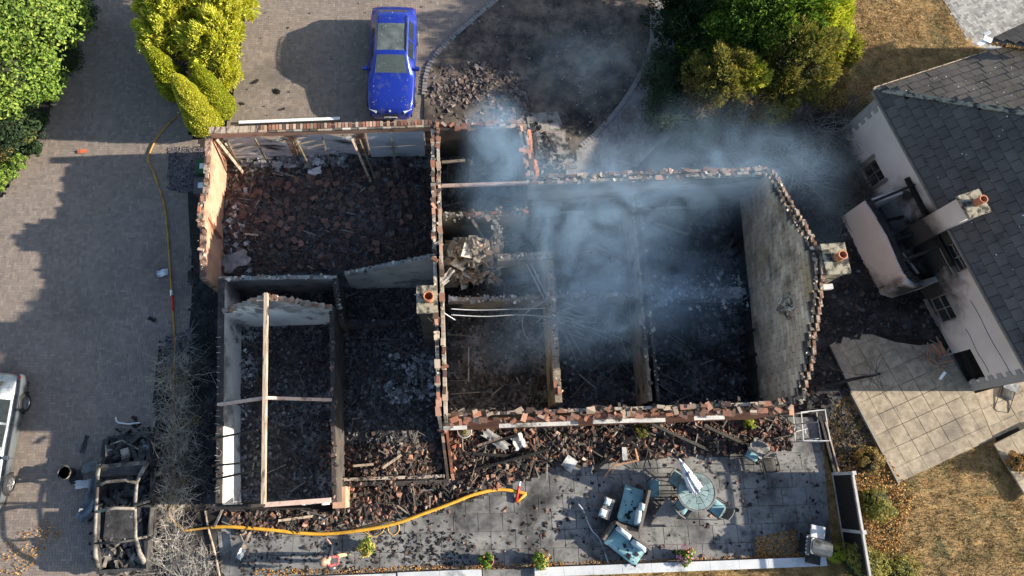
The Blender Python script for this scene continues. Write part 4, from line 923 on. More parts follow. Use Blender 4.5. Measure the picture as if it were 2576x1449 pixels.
# lean-to bay: low rounded wall with its roof burnt away
ext = M['nbay'] = mat('bay_render', [(.55, .48, .44), (.64, .57, .53)], scale=.6, bump=.08, bscale=60, soot=[(at(2292, 735, .9), .5, 1.15), (at(2205, 700, .0), .1, .6)])
Ab, Bb = at(2113, 548)[:2], at(2207, 733)[:2]
da = float(np.dot(C0 - Ab, ub)); print('bay depth', da)
path = [Ab + ub * (da - .02), Ab, *[Ab + ua * np.linalg.norm(Bb - Ab) * t for t in (.25, .5, .75, .92)]]
Bq_ = Ab + ua * np.linalg.norm(Bb - Ab)
path += [Bq_ + ub * .12, Bq_ + ua * .22 + ub * .4, Bq_ + ua * .25 + ub * (da - .02)]
zt = [1.75, 1.75, 1.85, 1.9, 1.8, 1.75, 1.7, 1.55, 1.2]
V = []; Fs = []
for i, p in enumerate(path):
    t_ = path[min(i + 1, len(path) - 1)] - path[max(i - 1, 0)]; t_ /= np.linalg.norm(t_); n_ = np.array([t_[1], -t_[0]])
    if np.dot(n_, ub) < 0 and 0 < i < 6: n_ = -n_
    if i == 0: n_ = ua
    if i >= 6: n_ = -ua if np.dot(n_, -ua) > 0 else n_
    for o_, z in ((0, 0), (0, zt[i]), (.2, zt[i]), (.2, 0)): V.append((*(p + n_ * o_), z))
for i in range(len(path) - 1):
    for k in range(4): a_ = i * 4 + k; b_ = i * 4 + (k + 1) % 4; Fs.append((a_, b_, b_ + 4, a_ + 4))
bayw = add('bay_wall', (V, Fs), ext, nh); bayw['label'] = 'low curved white wall of the burnt lean-to'
for i in range(1, 7):
    a_, b_ = path[i], path[i + 1]; add('wall_plate', MB().bar((*(a_ + ub * .13), zt[i] + .05), (*(b_ + ub * .13), zt[i + 1] + .05), .16, .1, jit=.015).get(), M['char'], nh)
bl_ = np.linalg.norm(Bb - Ab)
add('bay_ash', MB().box((*(Ab + ua * bl_ / 2 + ub * da / 2), .25), (bl_ - .1, da - .15, .3), aw, jit=.02).get(), M['ash'], nh)
for s, t0, t1, z0, z1 in ((.05, .02, 1, 1.8, 2.5), (.3, .1, .9, 1.8, 1.3), (.55, .15, .98, 1.5, 1.8), (.8, .1, .98, 1.8, 2.3)):
    add('burnt_rafter', MB().bar((*(Ab + ua * bl_ * s + ub * da * t0), z0), (*(Ab + ua * bl_ * s + ub * (da * t1 - .03)), z1), .09, .14, jit=.02).get(), M['char'], nh)
add('wall_batten', MB().bar((*(Ab + ua * -.2 + ub * (da - .08)), 2.35), (*(Ab + ua * bl_ * 1.05 + ub * (da - .08)), 2.3), .1, .2, jit=.02).get(), M['char'], nh)
for s, t0 in ((.35, .3), (.6, .35), (.7, .55)):
    p = Ab + ua * bl_ * s + ub * da * t0; add('fallen_lath', MB().bar((*p, 1.1), (*(p + ua * .9 + ub * .1), 1.2), .09, .05).get(), M['timber'] if s > .4 else M['char'], nh)
cn = at(2452, 512, 4.55); cs = mat('sooty_stack', [(.52, .44, .38), (.62, .54, .48)], scale=.8, bump=.08, soot=[((cn[0], cn[1], 1.9), .9, 1.7)])
chimney(cn[0], cn[1], 4.55, .72, .66, aw, cs, M['lichen'], 'pale chimney rising from the burnt lean-to', 0, .13, .36, nh)
# the neighbour's edging board and the low terrace
for px, z, m_, nm in (([(2080, 872), (2136, 990), (2255, 1217)], .12, 'frame', 'edging_board'),):
    for a_, b_ in zip(px[:-1], px[1:]):
        p, q_ = at(*a_), at(*b_); o = add('edging_board', MB().bar((p[0], p[1], .08), (q_[0], q_[1], .08), .06, .18).get(), M['char'] if a_[1] < 900 else M['frame'])
        tag(o, 'scorched edging board along the curved end of the sandstone patio' if a_[1] < 900 else 'weathered edging board down the left side of the sandstone patio', 'edging')
# ------------------------------------------------------------------ trees, hedges, shrubs
def leafmat(name, cols, tr=.25):
    return mat(name, [cols[0], cols[-1]], scale=1.5, rnd='island', rcols=cols, tint=.25, rough=.7, bump=0, transl=tr, vr=.3)
M['laurel'] = leafmat('laurel_leaf', [(.075, .145, .02), (.12, .21, .028), (.19, .28, .038), (.045, .095, .016), (.28, .34, .06)])
M['darkleaf'] = leafmat('dark_leaf', [(.018, .04, .014), (.03, .06, .018), (.045, .08, .02), (.012, .028, .012)])
M['gold'] = leafmat('gold_conifer', [(.52, .54, .045), (.40, .45, .035), (.64, .60, .08), (.30, .38, .03), (.72, .66, .14)], .4)
M['lime'] = leafmat('lime_conifer', [(.34, .39, .028), (.42, .46, .036), (.25, .32, .022), (.50, .50, .06)], .35)
M['oliveleaf'] = leafmat('olive_conifer', [(.17, .18, .035), (.12, .145, .03), (.26, .24, .05), (.07, .09, .02), (.40, .32, .07)])
M['green'] = leafmat('green_conifer', [(.09, .16, .02), (.14, .24, .028), (.05, .10, .018), (.22, .33, .04)])
M['scorched'] = leafmat('scorched_leaf', [(.32, .23, .06), (.22, .16, .045), (.42, .30, .09), (.10, .085, .03), (.14, .085, .035)])
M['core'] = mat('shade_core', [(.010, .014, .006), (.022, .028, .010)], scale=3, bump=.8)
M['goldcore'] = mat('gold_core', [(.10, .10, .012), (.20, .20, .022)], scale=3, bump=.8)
M['bark'] = mat('bark', [(.035, .026, .02), (.08, .06, .045)], scale=6, bump=.6)
M['twig'] = mat('dead_twig', [(.32, .265, .20), (.54, .465, .365)], scale=2, rnd='island', vr=.4)
M['twigdark'] = mat('burnt_twig', [(.06, .055, .05), (.16, .145, .13)], scale=2, rnd='island', vr=.4)
M['twiggrey'] = mat('grey_twig', [(.17, .16, .15), (.34, .32, .30)], scale=2, rnd='island', vr=.45)
def trunk(base, top, r, par, m='bark'):
    pts = [lerp(np.array(base, float), np.array(top, float), t) + np.array([.03 * math.sin(t * 7), .03 * math.cos(t * 5), 0]) * t for t in np.linspace(0, 1, 6)]
    b = MB().tube(pts, [r * (1 - .7 * t) for t in np.linspace(0, 1, 6)], 7)
    for k in range(5):
        a = random.uniform(0, 6.3); p = pts[2 + k % 3]; b.tube([p, p + np.array([math.cos(a), math.sin(a), .8]) * .35, p + np.array([math.cos(a), math.sin(a), 1.1]) * .7], [r * .4, r * .25, r * .08], 5)
    return add('trunk', b.get(), M[m], par)
def blob(c, rx, ry, rz, k=.82, n=10, seed=0):
    V = []; Fs = []
    for i in range(n + 1):
        th = math.pi * i / n
        for j in range(2 * n):
            ph_ = math.pi * j / n; w_ = k * (1 + .16 * math.sin(3 * ph_ + seed) * math.sin(2 * th) + .1 * math.sin(5 * th + ph_ * 2 + seed))
            V.append((c[0] + rx * w_ * math.sin(th) * math.cos(ph_), c[1] + ry * w_ * math.sin(th) * math.sin(ph_), c[2] + rz * w_ * math.cos(th)))
    for i in range(n):
        for j in range(2 * n): a = i * 2 * n + j; b_ = i * 2 * n + (j + 1) % (2 * n); Fs.append((a, a + 2 * n, b_ + 2 * n, b_))
    return np.array(V), np.array(Fs)
def sprays(P, D, L, W, g_):
    """feathery shoots pointing along D"""
    n = len(P); T = D + g_.normal(0, .45, (n, 3)); T /= np.linalg.norm(T, axis=1, keepdims=True)
    B_ = np.cross(T, g_.normal(0, 1, (n, 3))); B_ /= np.linalg.norm(B_, axis=1, keepdims=True); nn_ = np.cross(B_, T)
    l = (L * g_.uniform(.5, 1.5, n))[:, None]; w_ = (W * g_.uniform(.6, 1.4, n))[:, None]
    V = np.stack([P - T * l * .4, P + B_ * w_ + nn_ * l * .08, P + T * l * .6, P - B_ * w_ + nn_ * l * .08], 1).reshape(-1, 3)
    return V, np.arange(4 * n).reshape(n, 4)
def bush(name, label, px, r, m, core='core', n=5000, L=.10, W=.05, squash=.8, clumps=60, cat='shrub', group=None, sp=.32, h0=.0, cr=.28, trk=True, jn=.55):
    """crown of leaf clumps over a dark core; px = sight point of the crown centre with its height"""
    c = at(*px); rz_ = min(r * squash, max(.2, c[2] + .05)) if c[2] < r * squash else r * squash
    o = root(name, (c[0], c[1], 0), label=label, cat=cat, group=group)
    g_ = np.random.default_rng(abs(hash(label)) % 9999 if False else sum(map(ord, label)))
    d_ = g_.normal(0, 1, (clumps, 3)); d_[:, 2] = np.where(d_[:, 2] < -.25, -d_[:, 2], d_[:, 2]); d_ /= np.linalg.norm(d_, axis=1, keepdims=True)
    cc = c + d_ * np.array([r, r, rz_]) * (g_.uniform(.62, 1.14, (clumps, 1)) if 'conifer' in name else g_.uniform(.70, 1.06, (clumps, 1)))
    k = g_.integers(0, clumps, n); q = g_.normal(0, 1, (n, 3)); q /= np.linalg.norm(q, axis=1, keepdims=True)
    crr = cr * r * g_.uniform(.6, 1.3, clumps)
    P = cc[k] + q * (crr[k] * g_.uniform(.5, 1, n) ** .5)[:, None]
    P[:, 2] = np.maximum(P[:, 2], .03)
    N_ = q * .7 + d_[k] * .6 + np.array([0, 0, .35])
    crown = add('crown', leaves(P, N_, L, W, jn, g_) if 'conifer' not in name else sprays(P, q * .6 + d_[k] * .8 + np.array([0, 0, .55]), L * 1.25, W * .62, g_), M[m], o)
    add('light_block_core', blob(c, r, r, rz_, .66, 9, r), M[core], o, smooth=True)  # solid lumpy core added inside the leaves to block light
    if trk: trunk((c[0], c[1], 0), (c[0], c[1], c[2]), .05 * r + .03, o)
    return o
def column(name, label, basepx, h, r, m, core, n=9000, L=.10, W=.035, top=.12, cat='conifer', group=None):
    c = at(*basepx); o = root(name, (c[0], c[1], 0), label=label, cat=cat, group=group)
    g_ = np.random.default_rng(sum(map(ord, label)))
    prof = lambda t: r * np.clip((t * 3.2 + .55), 0, 1) * np.clip(1 - t, 0, 1) ** .55 * 1.12 + .01
    t = g_.uniform(0, 1, n) ** .85; a = g_.uniform(0, 2 * math.pi, n)
    lump = 1 + .06 * np.sin(a * 3 + t * 9) * np.sin(t * 17 + a) + .05 * np.sin(a * 7 + t * 23)
    rr = prof(t) * lump * g_.uniform(.86, 1.04, n)
    P = np.stack([c[0] + rr * np.cos(a), c[1] + rr * np.sin(a), t * h + .03], 1)
    N_ = np.stack([np.cos(a), np.sin(a), np.full(n, .45)], 1)
    # upright sprays
    T = np.stack([np.cos(a) * .35, np.sin(a) * .35, np.ones(n)], 1) + g_.normal(0, .35, (n, 3)); T /= np.linalg.norm(T, axis=1, keepdims=True)
    N_ = N_ + g_.normal(0, .4, (n, 3)); B_ = np.cross(T, N_); B_ /= np.linalg.norm(B_, axis=1, keepdims=True)
    l = (L * g_.uniform(.6, 1.4, n))[:, None]; w_ = (W * g_.uniform(.6, 1.3, n))[:, None]
    nn_ = np.cross(B_, T)
    V = np.stack([P - T * l * .4, P + B_ * w_ + nn_ * .01, P + T * l * .6 + nn_ * .03, P - B_ * w_ + nn_ * .01], 1).reshape(-1, 3)
    add('crown', (V, np.arange(4 * n).reshape(n, 4)), M[m], o)
    ts = np.linspace(0, 1, 14); K = 16
    Vc = np.array([(c[0] + prof(t_) * .86 * math.cos(2 * math.pi * j / K), c[1] + prof(t_) * .86 * math.sin(2 * math.pi * j / K), t_ * h * .97) for t_ in ts for j in range(K)])
    Fc = np.array([(i * K + j, i * K + (j + 1) % K, (i + 1) * K + (j + 1) % K, (i + 1) * K + j) for i in range(13) for j in range(K)])
    add('light_block_core', (Vc, Fc), M[core], o, smooth=True)  # solid core added within the column to keep light from passing through
    trunk((c[0], c[1], 0), (c[0], c[1], h * .5), .07, o)
    return o
def bare(name, label, px, h, r, m, n=70, sub=3, cat='shrub', group=None, wide=1.0, rad=.012, flatn=.5, tuft=None):
    c = at(px[0], px[1]); o = root(name, (c[0], c[1], 0), label=label, cat=cat, group=group); b = MB()
    tips = []
    for _ in range(n):
        a = random.uniform(0, 6.28); el = random.uniform(.15, 1.4) * flatn + .15; L = r * random.uniform(.55, 1.15) / max(.45, math.cos(el)); L = min(L, 1.3 * max(r, h))
        d_ = np.array([math.cos(a) * math.cos(el), math.sin(a) * math.cos(el), math.sin(el) * h / r]); p0 = np.array([c[0] + random.gauss(0, r * .22), c[1] + random.gauss(0, r * .22), .03])
        pts = [p0]; dd = d_.copy()
        for t in (.28, .28, .24, .2): dd = dd + np.array([random.gauss(0, .32), random.gauss(0, .32), random.gauss(-.05, .2)]); pts.append(pts[-1] + dd / (np.linalg.norm(dd) + 1e-6) * np.linalg.norm(d_) * L * t)
        for p in pts: p[2] = max(p[2], .03)
        b.tube(pts, [rad, rad * .8, rad * .6, rad * .4, rad * .2], 3, cap=False); tips.append(pts[-1])
        for k in range(sub):
            q = pts[random.choice((1, 2, 3))]; dd = d_ + np.array([random.gauss(0, .7), random.gauss(0, .7), random.gauss(.1, .4)]); l2 = L * random.uniform(.15, .4)
            b.tube([q, q + dd * l2 * .5, q + dd * l2 + [0, 0, -.03]], [rad * .5, rad * .4, rad * .2], 3, cap=False)
    add('branches', b.get(), M[m], o)
    add('stump', MB().tube([(c[0], c[1], 0), (c[0] + .02, c[1], .12), (c[0] + .05, c[1] + .03, .3)], [.06, .05, .02], 6).get(), M['twigdark'], o)
    if tuft:
        ct = np.array([tips[random.randrange(len(tips))] for _ in range(tuft[1])]); P = np.repeat(ct, 90, 0) + rng.normal(0, .09, (90 * tuft[1], 3))
        add('foliage', leaves(P, np.tile([0, 0, 1.], (len(P), 1)), .07, .025, .8), M[tuft[0]], o)
    return o
# laurel hedge, top left
HG = 'laurel hedge left of the drive'
for (lab, px, r, m, n, L, W) in (
    ('bright glossy laurel filling the top left corner', (55, 55, 2.2), 2.0, 'laurel', 9000, .15, .09),
    ('glossy laurel at the left edge below the corner one', (-10, 185, 1.8), 1.9, 'laurel', 8000, .15, .09),
    ('laurel crown beside the top of the drive', (150, 25, 1.5), 1.3, 'laurel', 6000, .14, .08),
    ('shaded laurel crown in the middle of the left hedge', (75, 190, 1.2), 1.35, 'green', 6500, .13, .07),
    ('dark laurel above the low border plants', (20, 310, .9), 1.3, 'darkleaf', 6000, .12, .06)):
    bush('laurel', lab, px, r, m, n=n, L=L, W=W, group=HG, clumps=70)
for (lab, px, r, m) in (
    ('dark low shrub at the top edge of the drive', (205, 45, .4), .75, 'darkleaf'), ('dark shrub beside the narrowing drive', (165, 145, .5), .8, 'darkleaf'),
    ('dull green shrub overhanging the left drive edge', (122, 228, .4), .6, 'green'), ('round dark shrub nearest the drive edge', (100, 305, .3), .38, 'darkleaf'),
    ('small pale green shrub in the left border', (70, 345, .35), .42, 'oliveleaf'), ('bright little shrub at the lower left border', (48, 410, .3), .36, 'laurel'),
    ('lowest bright green shrub by the left image edge', (8, 445, .3), .5, 'laurel'), ('dark clump between the two bright border shrubs', (85, 375, .25), .33, 'darkleaf'), ('straggly brown shrub at the left edge', (0, 395, .35), .5, 'scorched')):
    bush('border_shrub', lab, px, r, m, n=2200, L=.08, W=.045, group='border shrubs left of the drive', clumps=34, trk=False)
# golden conifers
CG = 'golden conifers between drive and forecourt'
for (lab, px, r, h) in (
    ('golden conifer at the top edge beside the forecourt', (556, 0, 1.7), 1.3, 0), ('golden conifer second from the top on the forecourt side', (540, 110, 1.5), 1.15, 0),
    ('golden conifer nearest the forecourt above the twin columns', (545, 178, 1.1), .85, 0), ('broad golden conifer at the top beside the drive', (440, 5, 1.7), 1.3, 0),
    ('golden conifer above the green pointed one', (425, 95, 1.6), 1.0, 0)):
    bush('golden_conifer', lab, px, r, 'gold', 'goldcore', n=15000, L=.17, W=.05, squash=1.15, clumps=120, cat='conifer', group=CG, cr=.22, jn=.45)
column('pointed_conifer', 'green pointed conifer on the drive side of the golden ones', (455, 235, 0), 3.1, .62, 'lime', 'goldcore', 7000)
column('column_conifer', 'columnar conifer leaning behind the front column', (566, 285, 0), 3.5, .55, 'lime', 'goldcore', 16000, L=.07, W=.022)
column('column_conifer', 'tall columnar yellow green conifer nearest the garage corner', (528, 322, 0), 3.9, .66, 'gold', 'goldcore', 22000, L=.065, W=.022)
# conifers, top right
for (nm, lab, px, r, m, n, L, W, cr) in (
    ('dark_conifer', 'dark green conifer beside the ring path at the top', (1735, 50, 1.4), 1.4, 'darkleaf', 9000, .13, .04, .3),
    ('dark_conifer', 'deep green conifer behind the scorched yellow one', (1800, 110, 1.3), 1.2, 'green', 8000, .13, .04, .3),
    ('green_conifer', 'bright lime green conifer at the top edge right of the lawn', (1930, 5, 2.2), 1.9, 'green', 12000, .16, .05, .25),
    ('lime_conifer', 'yellow green sunlit conifer next to the straw lawn', (2040, 45, 1.8), 1.2, 'lime', 8000, .16, .05, .25),
    ('olive_conifer', 'olive brown patchy conifer in the middle of the clump', (1990, 150, 1.7), 1.45, 'oliveleaf', 9500, .13, .045, .22),
    ('scorched_conifer', 'half burnt yellow tipped conifer at the left of the clump', (1815, 195, 1.7), 1.05, 'oliveleaf', 6500, .12, .04, .22),
    ('yellow_conifer', 'narrow yellow conifer catching the sun in the clump', (1895, 190, 2.0), .48, 'gold', 2600, .13, .045, .26),
    ('small_conifer', 'small golden bush at the right end of the clump', (2112, 130, 1.5), .62, 'oliveleaf', 3200, .11, .04, .26),
    ('scorched_bush', 'little orange scorched bush under the golden one', (2102, 192, 1.3), .42, 'scorched', 1800, .10, .04, .3),
    ('olive_bush', 'rounded olive bush below the patchy conifer', (2040, 235, .9), .55, 'oliveleaf', 2400, .10, .035, .3),
    ('dark_shrub', 'dark blue green shrub edging the ring path', (1672, 190, .7), .85, 'darkleaf', 5000, .10, .035, .3),
    ('dark_shrub', 'dark shrub where the ring path bends to the house', (1675, 280, .6), .85, 'darkleaf', 4500, .10, .035, .3),
    ('dark_shrub', 'low dark shrub beside the smoking back wall', (1750, 330, .5), .75, 'darkleaf', 3500, .09, .035, .3),
    ('scorched_conifer', 'brown scorched conifer below the half burnt yellow one', (1765, 245, 1.0), .75, 'scorched', 3600, .12, .04, .3),
    ('scorched_conifer', 'patchy brown conifer low in the middle of the clump', (1870, 265, .9), .7, 'scorched', 3200, .12, .04, .3),
    ('olive_conifer', 'ragged olive conifer between the yellow one and the patchy one', (1945, 235, 1.2), .8, 'oliveleaf', 4200, .13, .045, .3),
    ('lime_conifer', 'lime conifer filling the middle top of the clump', (1870, 90, 1.7), 1.2, 'green', 7500, .15, .05, .28),
    ('olive_conifer', 'yellowish conifer behind the small golden bush', (2075, 120, 1.5), .9, 'lime', 4200, .13, .045, .26),
    ('scorched_bush', 'brown withered bush at the lower right of the clump', (2085, 245, .8), .55, 'scorched', 2000, .10, .04, .3),
    ('pale_shrub', 'pale olive tuft in the smoke behind the back wall', (1935, 285, 1.0), .5, 'oliveleaf', 1800, .09, .03, .3)):
    bush(nm, lab, px, r * 1.1, m, n=int(n * 1.5), L=L, W=W, clumps=95, cat='conifer' if 'conifer' in nm else 'shrub', cr=cr, squash=1.0, jn=.5)
BG = 'burnt shrubs behind the main house'
for (lab, px, h, r, m, tf) in (
    ('burnt grey shrub under the scorched yellow conifer', (1820, 300), 1.4, 1.1, 'twigdark', ('scorched', 6)), ('burnt shrub with a pale forked branch', (1945, 320), 1.3, 1.0, 'twigdark', None),
    ('tangled pale grey burnt shrub with green tips', (2030, 330), 1.5, 1.2, 'twiggrey', ('lime', 5)), ('tangled grey burnt shrub beside the straw lawn', (2110, 300), 1.3, 1.0, 'twigdark', None),
    ('burnt twiggy shrub below the blue hoop', (2110, 420), 1.2, 1.0, 'twigdark', None), ('grey twiggy shrub near the house gable corner', (2000, 430), 1.1, .95, 'twiggrey', None),
    ('thin black shrub in front of the white corner', (2090, 520), .9, .9, 'twigdark', None), ('smoky burnt shrub behind the back wall', (1760, 400), .8, .9, 'twigdark', ('oliveleaf', 2)),
    ('low black shrub at the middle of the burnt strip', (1890, 390), .9, .8, 'twigdark', None), ('burnt shrub against the white wall window', (2150, 490), 1.0, .7, 'twigdark', None), ('spreading burnt shrub under the dark conifers', (1740, 300), 1.0, 1.0, 'twigdark', ('scorched', 5)), ('dense grey burnt shrub below the patchy conifer', (1900, 260), 1.5, 1.0, 'twiggrey', ('oliveleaf', 6)), ('brown burnt shrub at the edge of the straw lawn', (2150, 370), 1.1, .8, 'twiggrey', None)):
    bare('burnt_shrub', lab, px, h, r * 1.1, m, 120, 5, group=BG, tuft=tf, rad=.014)
# scorched hedge, bottom left
LG = 'scorched hedge between the left drive and the front wing'
for (lab, px, h, r, m) in (
    ('top scorched hedge plant, dark and low', (455, 868), .6, .75, 'twiggrey'), ('scorched hedge plant second from the top', (445, 945), .7, .8, 'twig'), ('scorched hedge plant third from the top', (452, 1020), .7, .8, 'twig'),
    ('scorched hedge plant level with the silver car', (450, 1095), .7, .85, 'twig'), ('scorched hedge plant beside the wreck engine', (445, 1170), .7, .85, 'twig'), ('scorched hedge plant beside the wreck cabin', (440, 1245), .7, .8, 'twig'),
    ('scorched hedge plant beside the hose gap', (430, 1315), .5, .7, 'twiggrey'), ('spreading grey hedge plant at the wreck tail', (440, 1390), .7, .9, 'twiggrey'), ('lowest grey hedge plant at the bottom edge', (460, 1455), .7, .95, 'twiggrey'),
    ('grey twigs by the pale kerb at the bottom', (510, 1420), .5, .65, 'twiggrey'), ('black twigs against the front wing wall', (500, 930), .6, .6, 'twigdark'), ('black twigs beside the wing wall below the hose coupling', (505, 1050), .6, .6, 'twigdark'), ('black twigs beside the sunlit wing wall', (500, 1180), .6, .6, 'twigdark')):
    bare('scorched_hedge', lab, px, h, r, m, 100, 4, group=LG, rad=.014, tuft=('scorched', 2) if m == 'twigdark' and px[1] > 900 else None)
# leaning charred sapling over the neighbour's patio
c = at(2215, 940); sp_ = root('charred_sapling', at(2075, 968), label='charred sapling lying across the edge of the sandstone patio', cat='tree')
t0, t1 = at(2070, 970, .15), at(2215, 940, .9); add('trunk', MB().tube([t0, lerp(t0, t1, .5) + [0, 0, .05], t1], [.07, .06, .045], 8).get(), M['char'], sp_)
b = MB()
for k in range(11):
    a = random.uniform(0, 6.3); d_ = np.array([math.cos(a), math.sin(a), .25]); L = random.uniform(.6, 1.5); p = lerp(t0, t1, random.uniform(.75, 1))
    pts = [p + d_ * L * t + np.array([random.gauss(0, .10) * t, random.gauss(0, .10) * t, -.3 * t * t]) for t in (0, .3, .6, 1)]
    b.tube(pts, [.02, .014, .01, .004], 4, cap=False)
    for q in pts[1:]: dd = d_ + rng.normal(0, .6, 3); b.tube([q, q + dd * .3], [.008, .003], 3, cap=False)
add('crown', b.get(), M['twigdark'], sp_)
# plants by the fence and below the patio
bush('shrub', 'olive shrub climbing over the dark fence end', (2165, 1420, .5), .75, 'oliveleaf', n=4200, L=.10, W=.03, clumps=44, trk=False)
bush('shrub', 'round yellow green bush beside the barbecue', (2105, 1392, .3), .32, 'lime', n=1800, L=.07, W=.025, clumps=26, trk=False)
bush('shrub', 'straggly olive shrub right of the fence', (2205, 1265, .35), .6, 'oliveleaf', n=2600, L=.09, W=.03, clumps=40, trk=False)
bush('shrub', 'dry brown shrub behind the fence top', (2185, 1165, .25), .5, 'scorched', n=1500, L=.09, W=.03, clumps=30, trk=False)
bush('shrub', 'leafy olive shrub at the bottom right of the fence', (2260, 1445, .3), .7, 'oliveleaf', n=2400, L=.1, W=.03, clumps=36, trk=False)
bush('shrub', 'orange dry plant on the sandstone terrace at the right edge', (2562, 1165, .35), .45, 'litter', n=1600, L=.09, W=.03, clumps=26, trk=False)
bush('flower_clump', 'yellow green plant surviving in the front rubble', (1612, 1082, .25), .26, 'oliveleaf', n=900, L=.07, W=.03, clumps=16, trk=False, cat='plant')
bush('flower_clump', 'spindly green plant below the end of the front wall', (1887, 1072, .3), .22, 'lime', n=500, L=.09, W=.025, clumps=12, trk=False, cat='plant')
# ------------------------------------------------------------------ vehicles
def paint(name, c, rough=.28, coat=.6, metal=.35, stain=None):
    return mat(name, [tuple(x * .9 for x in c), c], scale=1.5, rough=rough, metal=metal, coat=coat, bump=0, stain=stain, spec=.5)
def carglass():
    m = bpy.data.materials.new('tinted_windscreen'); m.use_nodes = True; N = m.node_tree.nodes; Lk = m.node_tree.links
    tr = N.new('ShaderNodeBsdfTransparent'); tr.inputs[0].default_value = (.55, .68, .66, 1); N['Principled BSDF'].inputs['Base Color'].default_value = (.16, .20, .20, 1); N['Principled BSDF'].inputs['Roughness'].default_value = .15
    mx = N.new('ShaderNodeMixShader'); mx.inputs[0].default_value = .45; Lk.new(tr.outputs[0], mx.inputs[1]); Lk.new(N['Principled BSDF'].outputs[0], mx.inputs[2]); Lk.new(mx.outputs[0], N['Material Output'].inputs[0]); return m
M['tyre'] = flat('tyre', (.018, .018, .019), .8); M['alloy'] = flat('alloy', (.42, .43, .45), .35, metal=.8); M['blackplastic'] = flat('black_plastic', (.02, .02, .022), .5)
M['redlamp'] = flat('red_lamp', (.35, .02, .02), .2); M['clearlamp'] = flat('clear_lamp', (.45, .48, .5), .15)
M['screen'] = carglass()
M['dustglass'] = mat('dusty_glass', [(.06, .075, .075), (.13, .15, .145)], scale=3, rough=.35, bump=0)
KY = [2.36, 2.30, 2.15, 1.9, 1.3, .85, .2, -.3, -1.2, -1.75, -2.12, -2.32, -2.40]
KW = [.66, .78, .87, .925, .945, .945, .945, .945, .945, .94, .91, .86, .80]
KZB = [.60, .70, .80, .88, .94, .98, 1.01, 1.01, 1.03, 1.05, 1.05, .98, .80]
KWB = [.60, .70, .79, .86, .885, .885, .88, .88, .88, .87, .83, .78, .72]
KZR = [.62, .74, .84, .92, .99, 1.03, 1.45, 1.49, 1.48, 1.42, 1.08, 1.00, .82]
KWR = [.48, .56, .63, .70, .74, .76, .64, .645, .635, .60, .68, .64, .58]
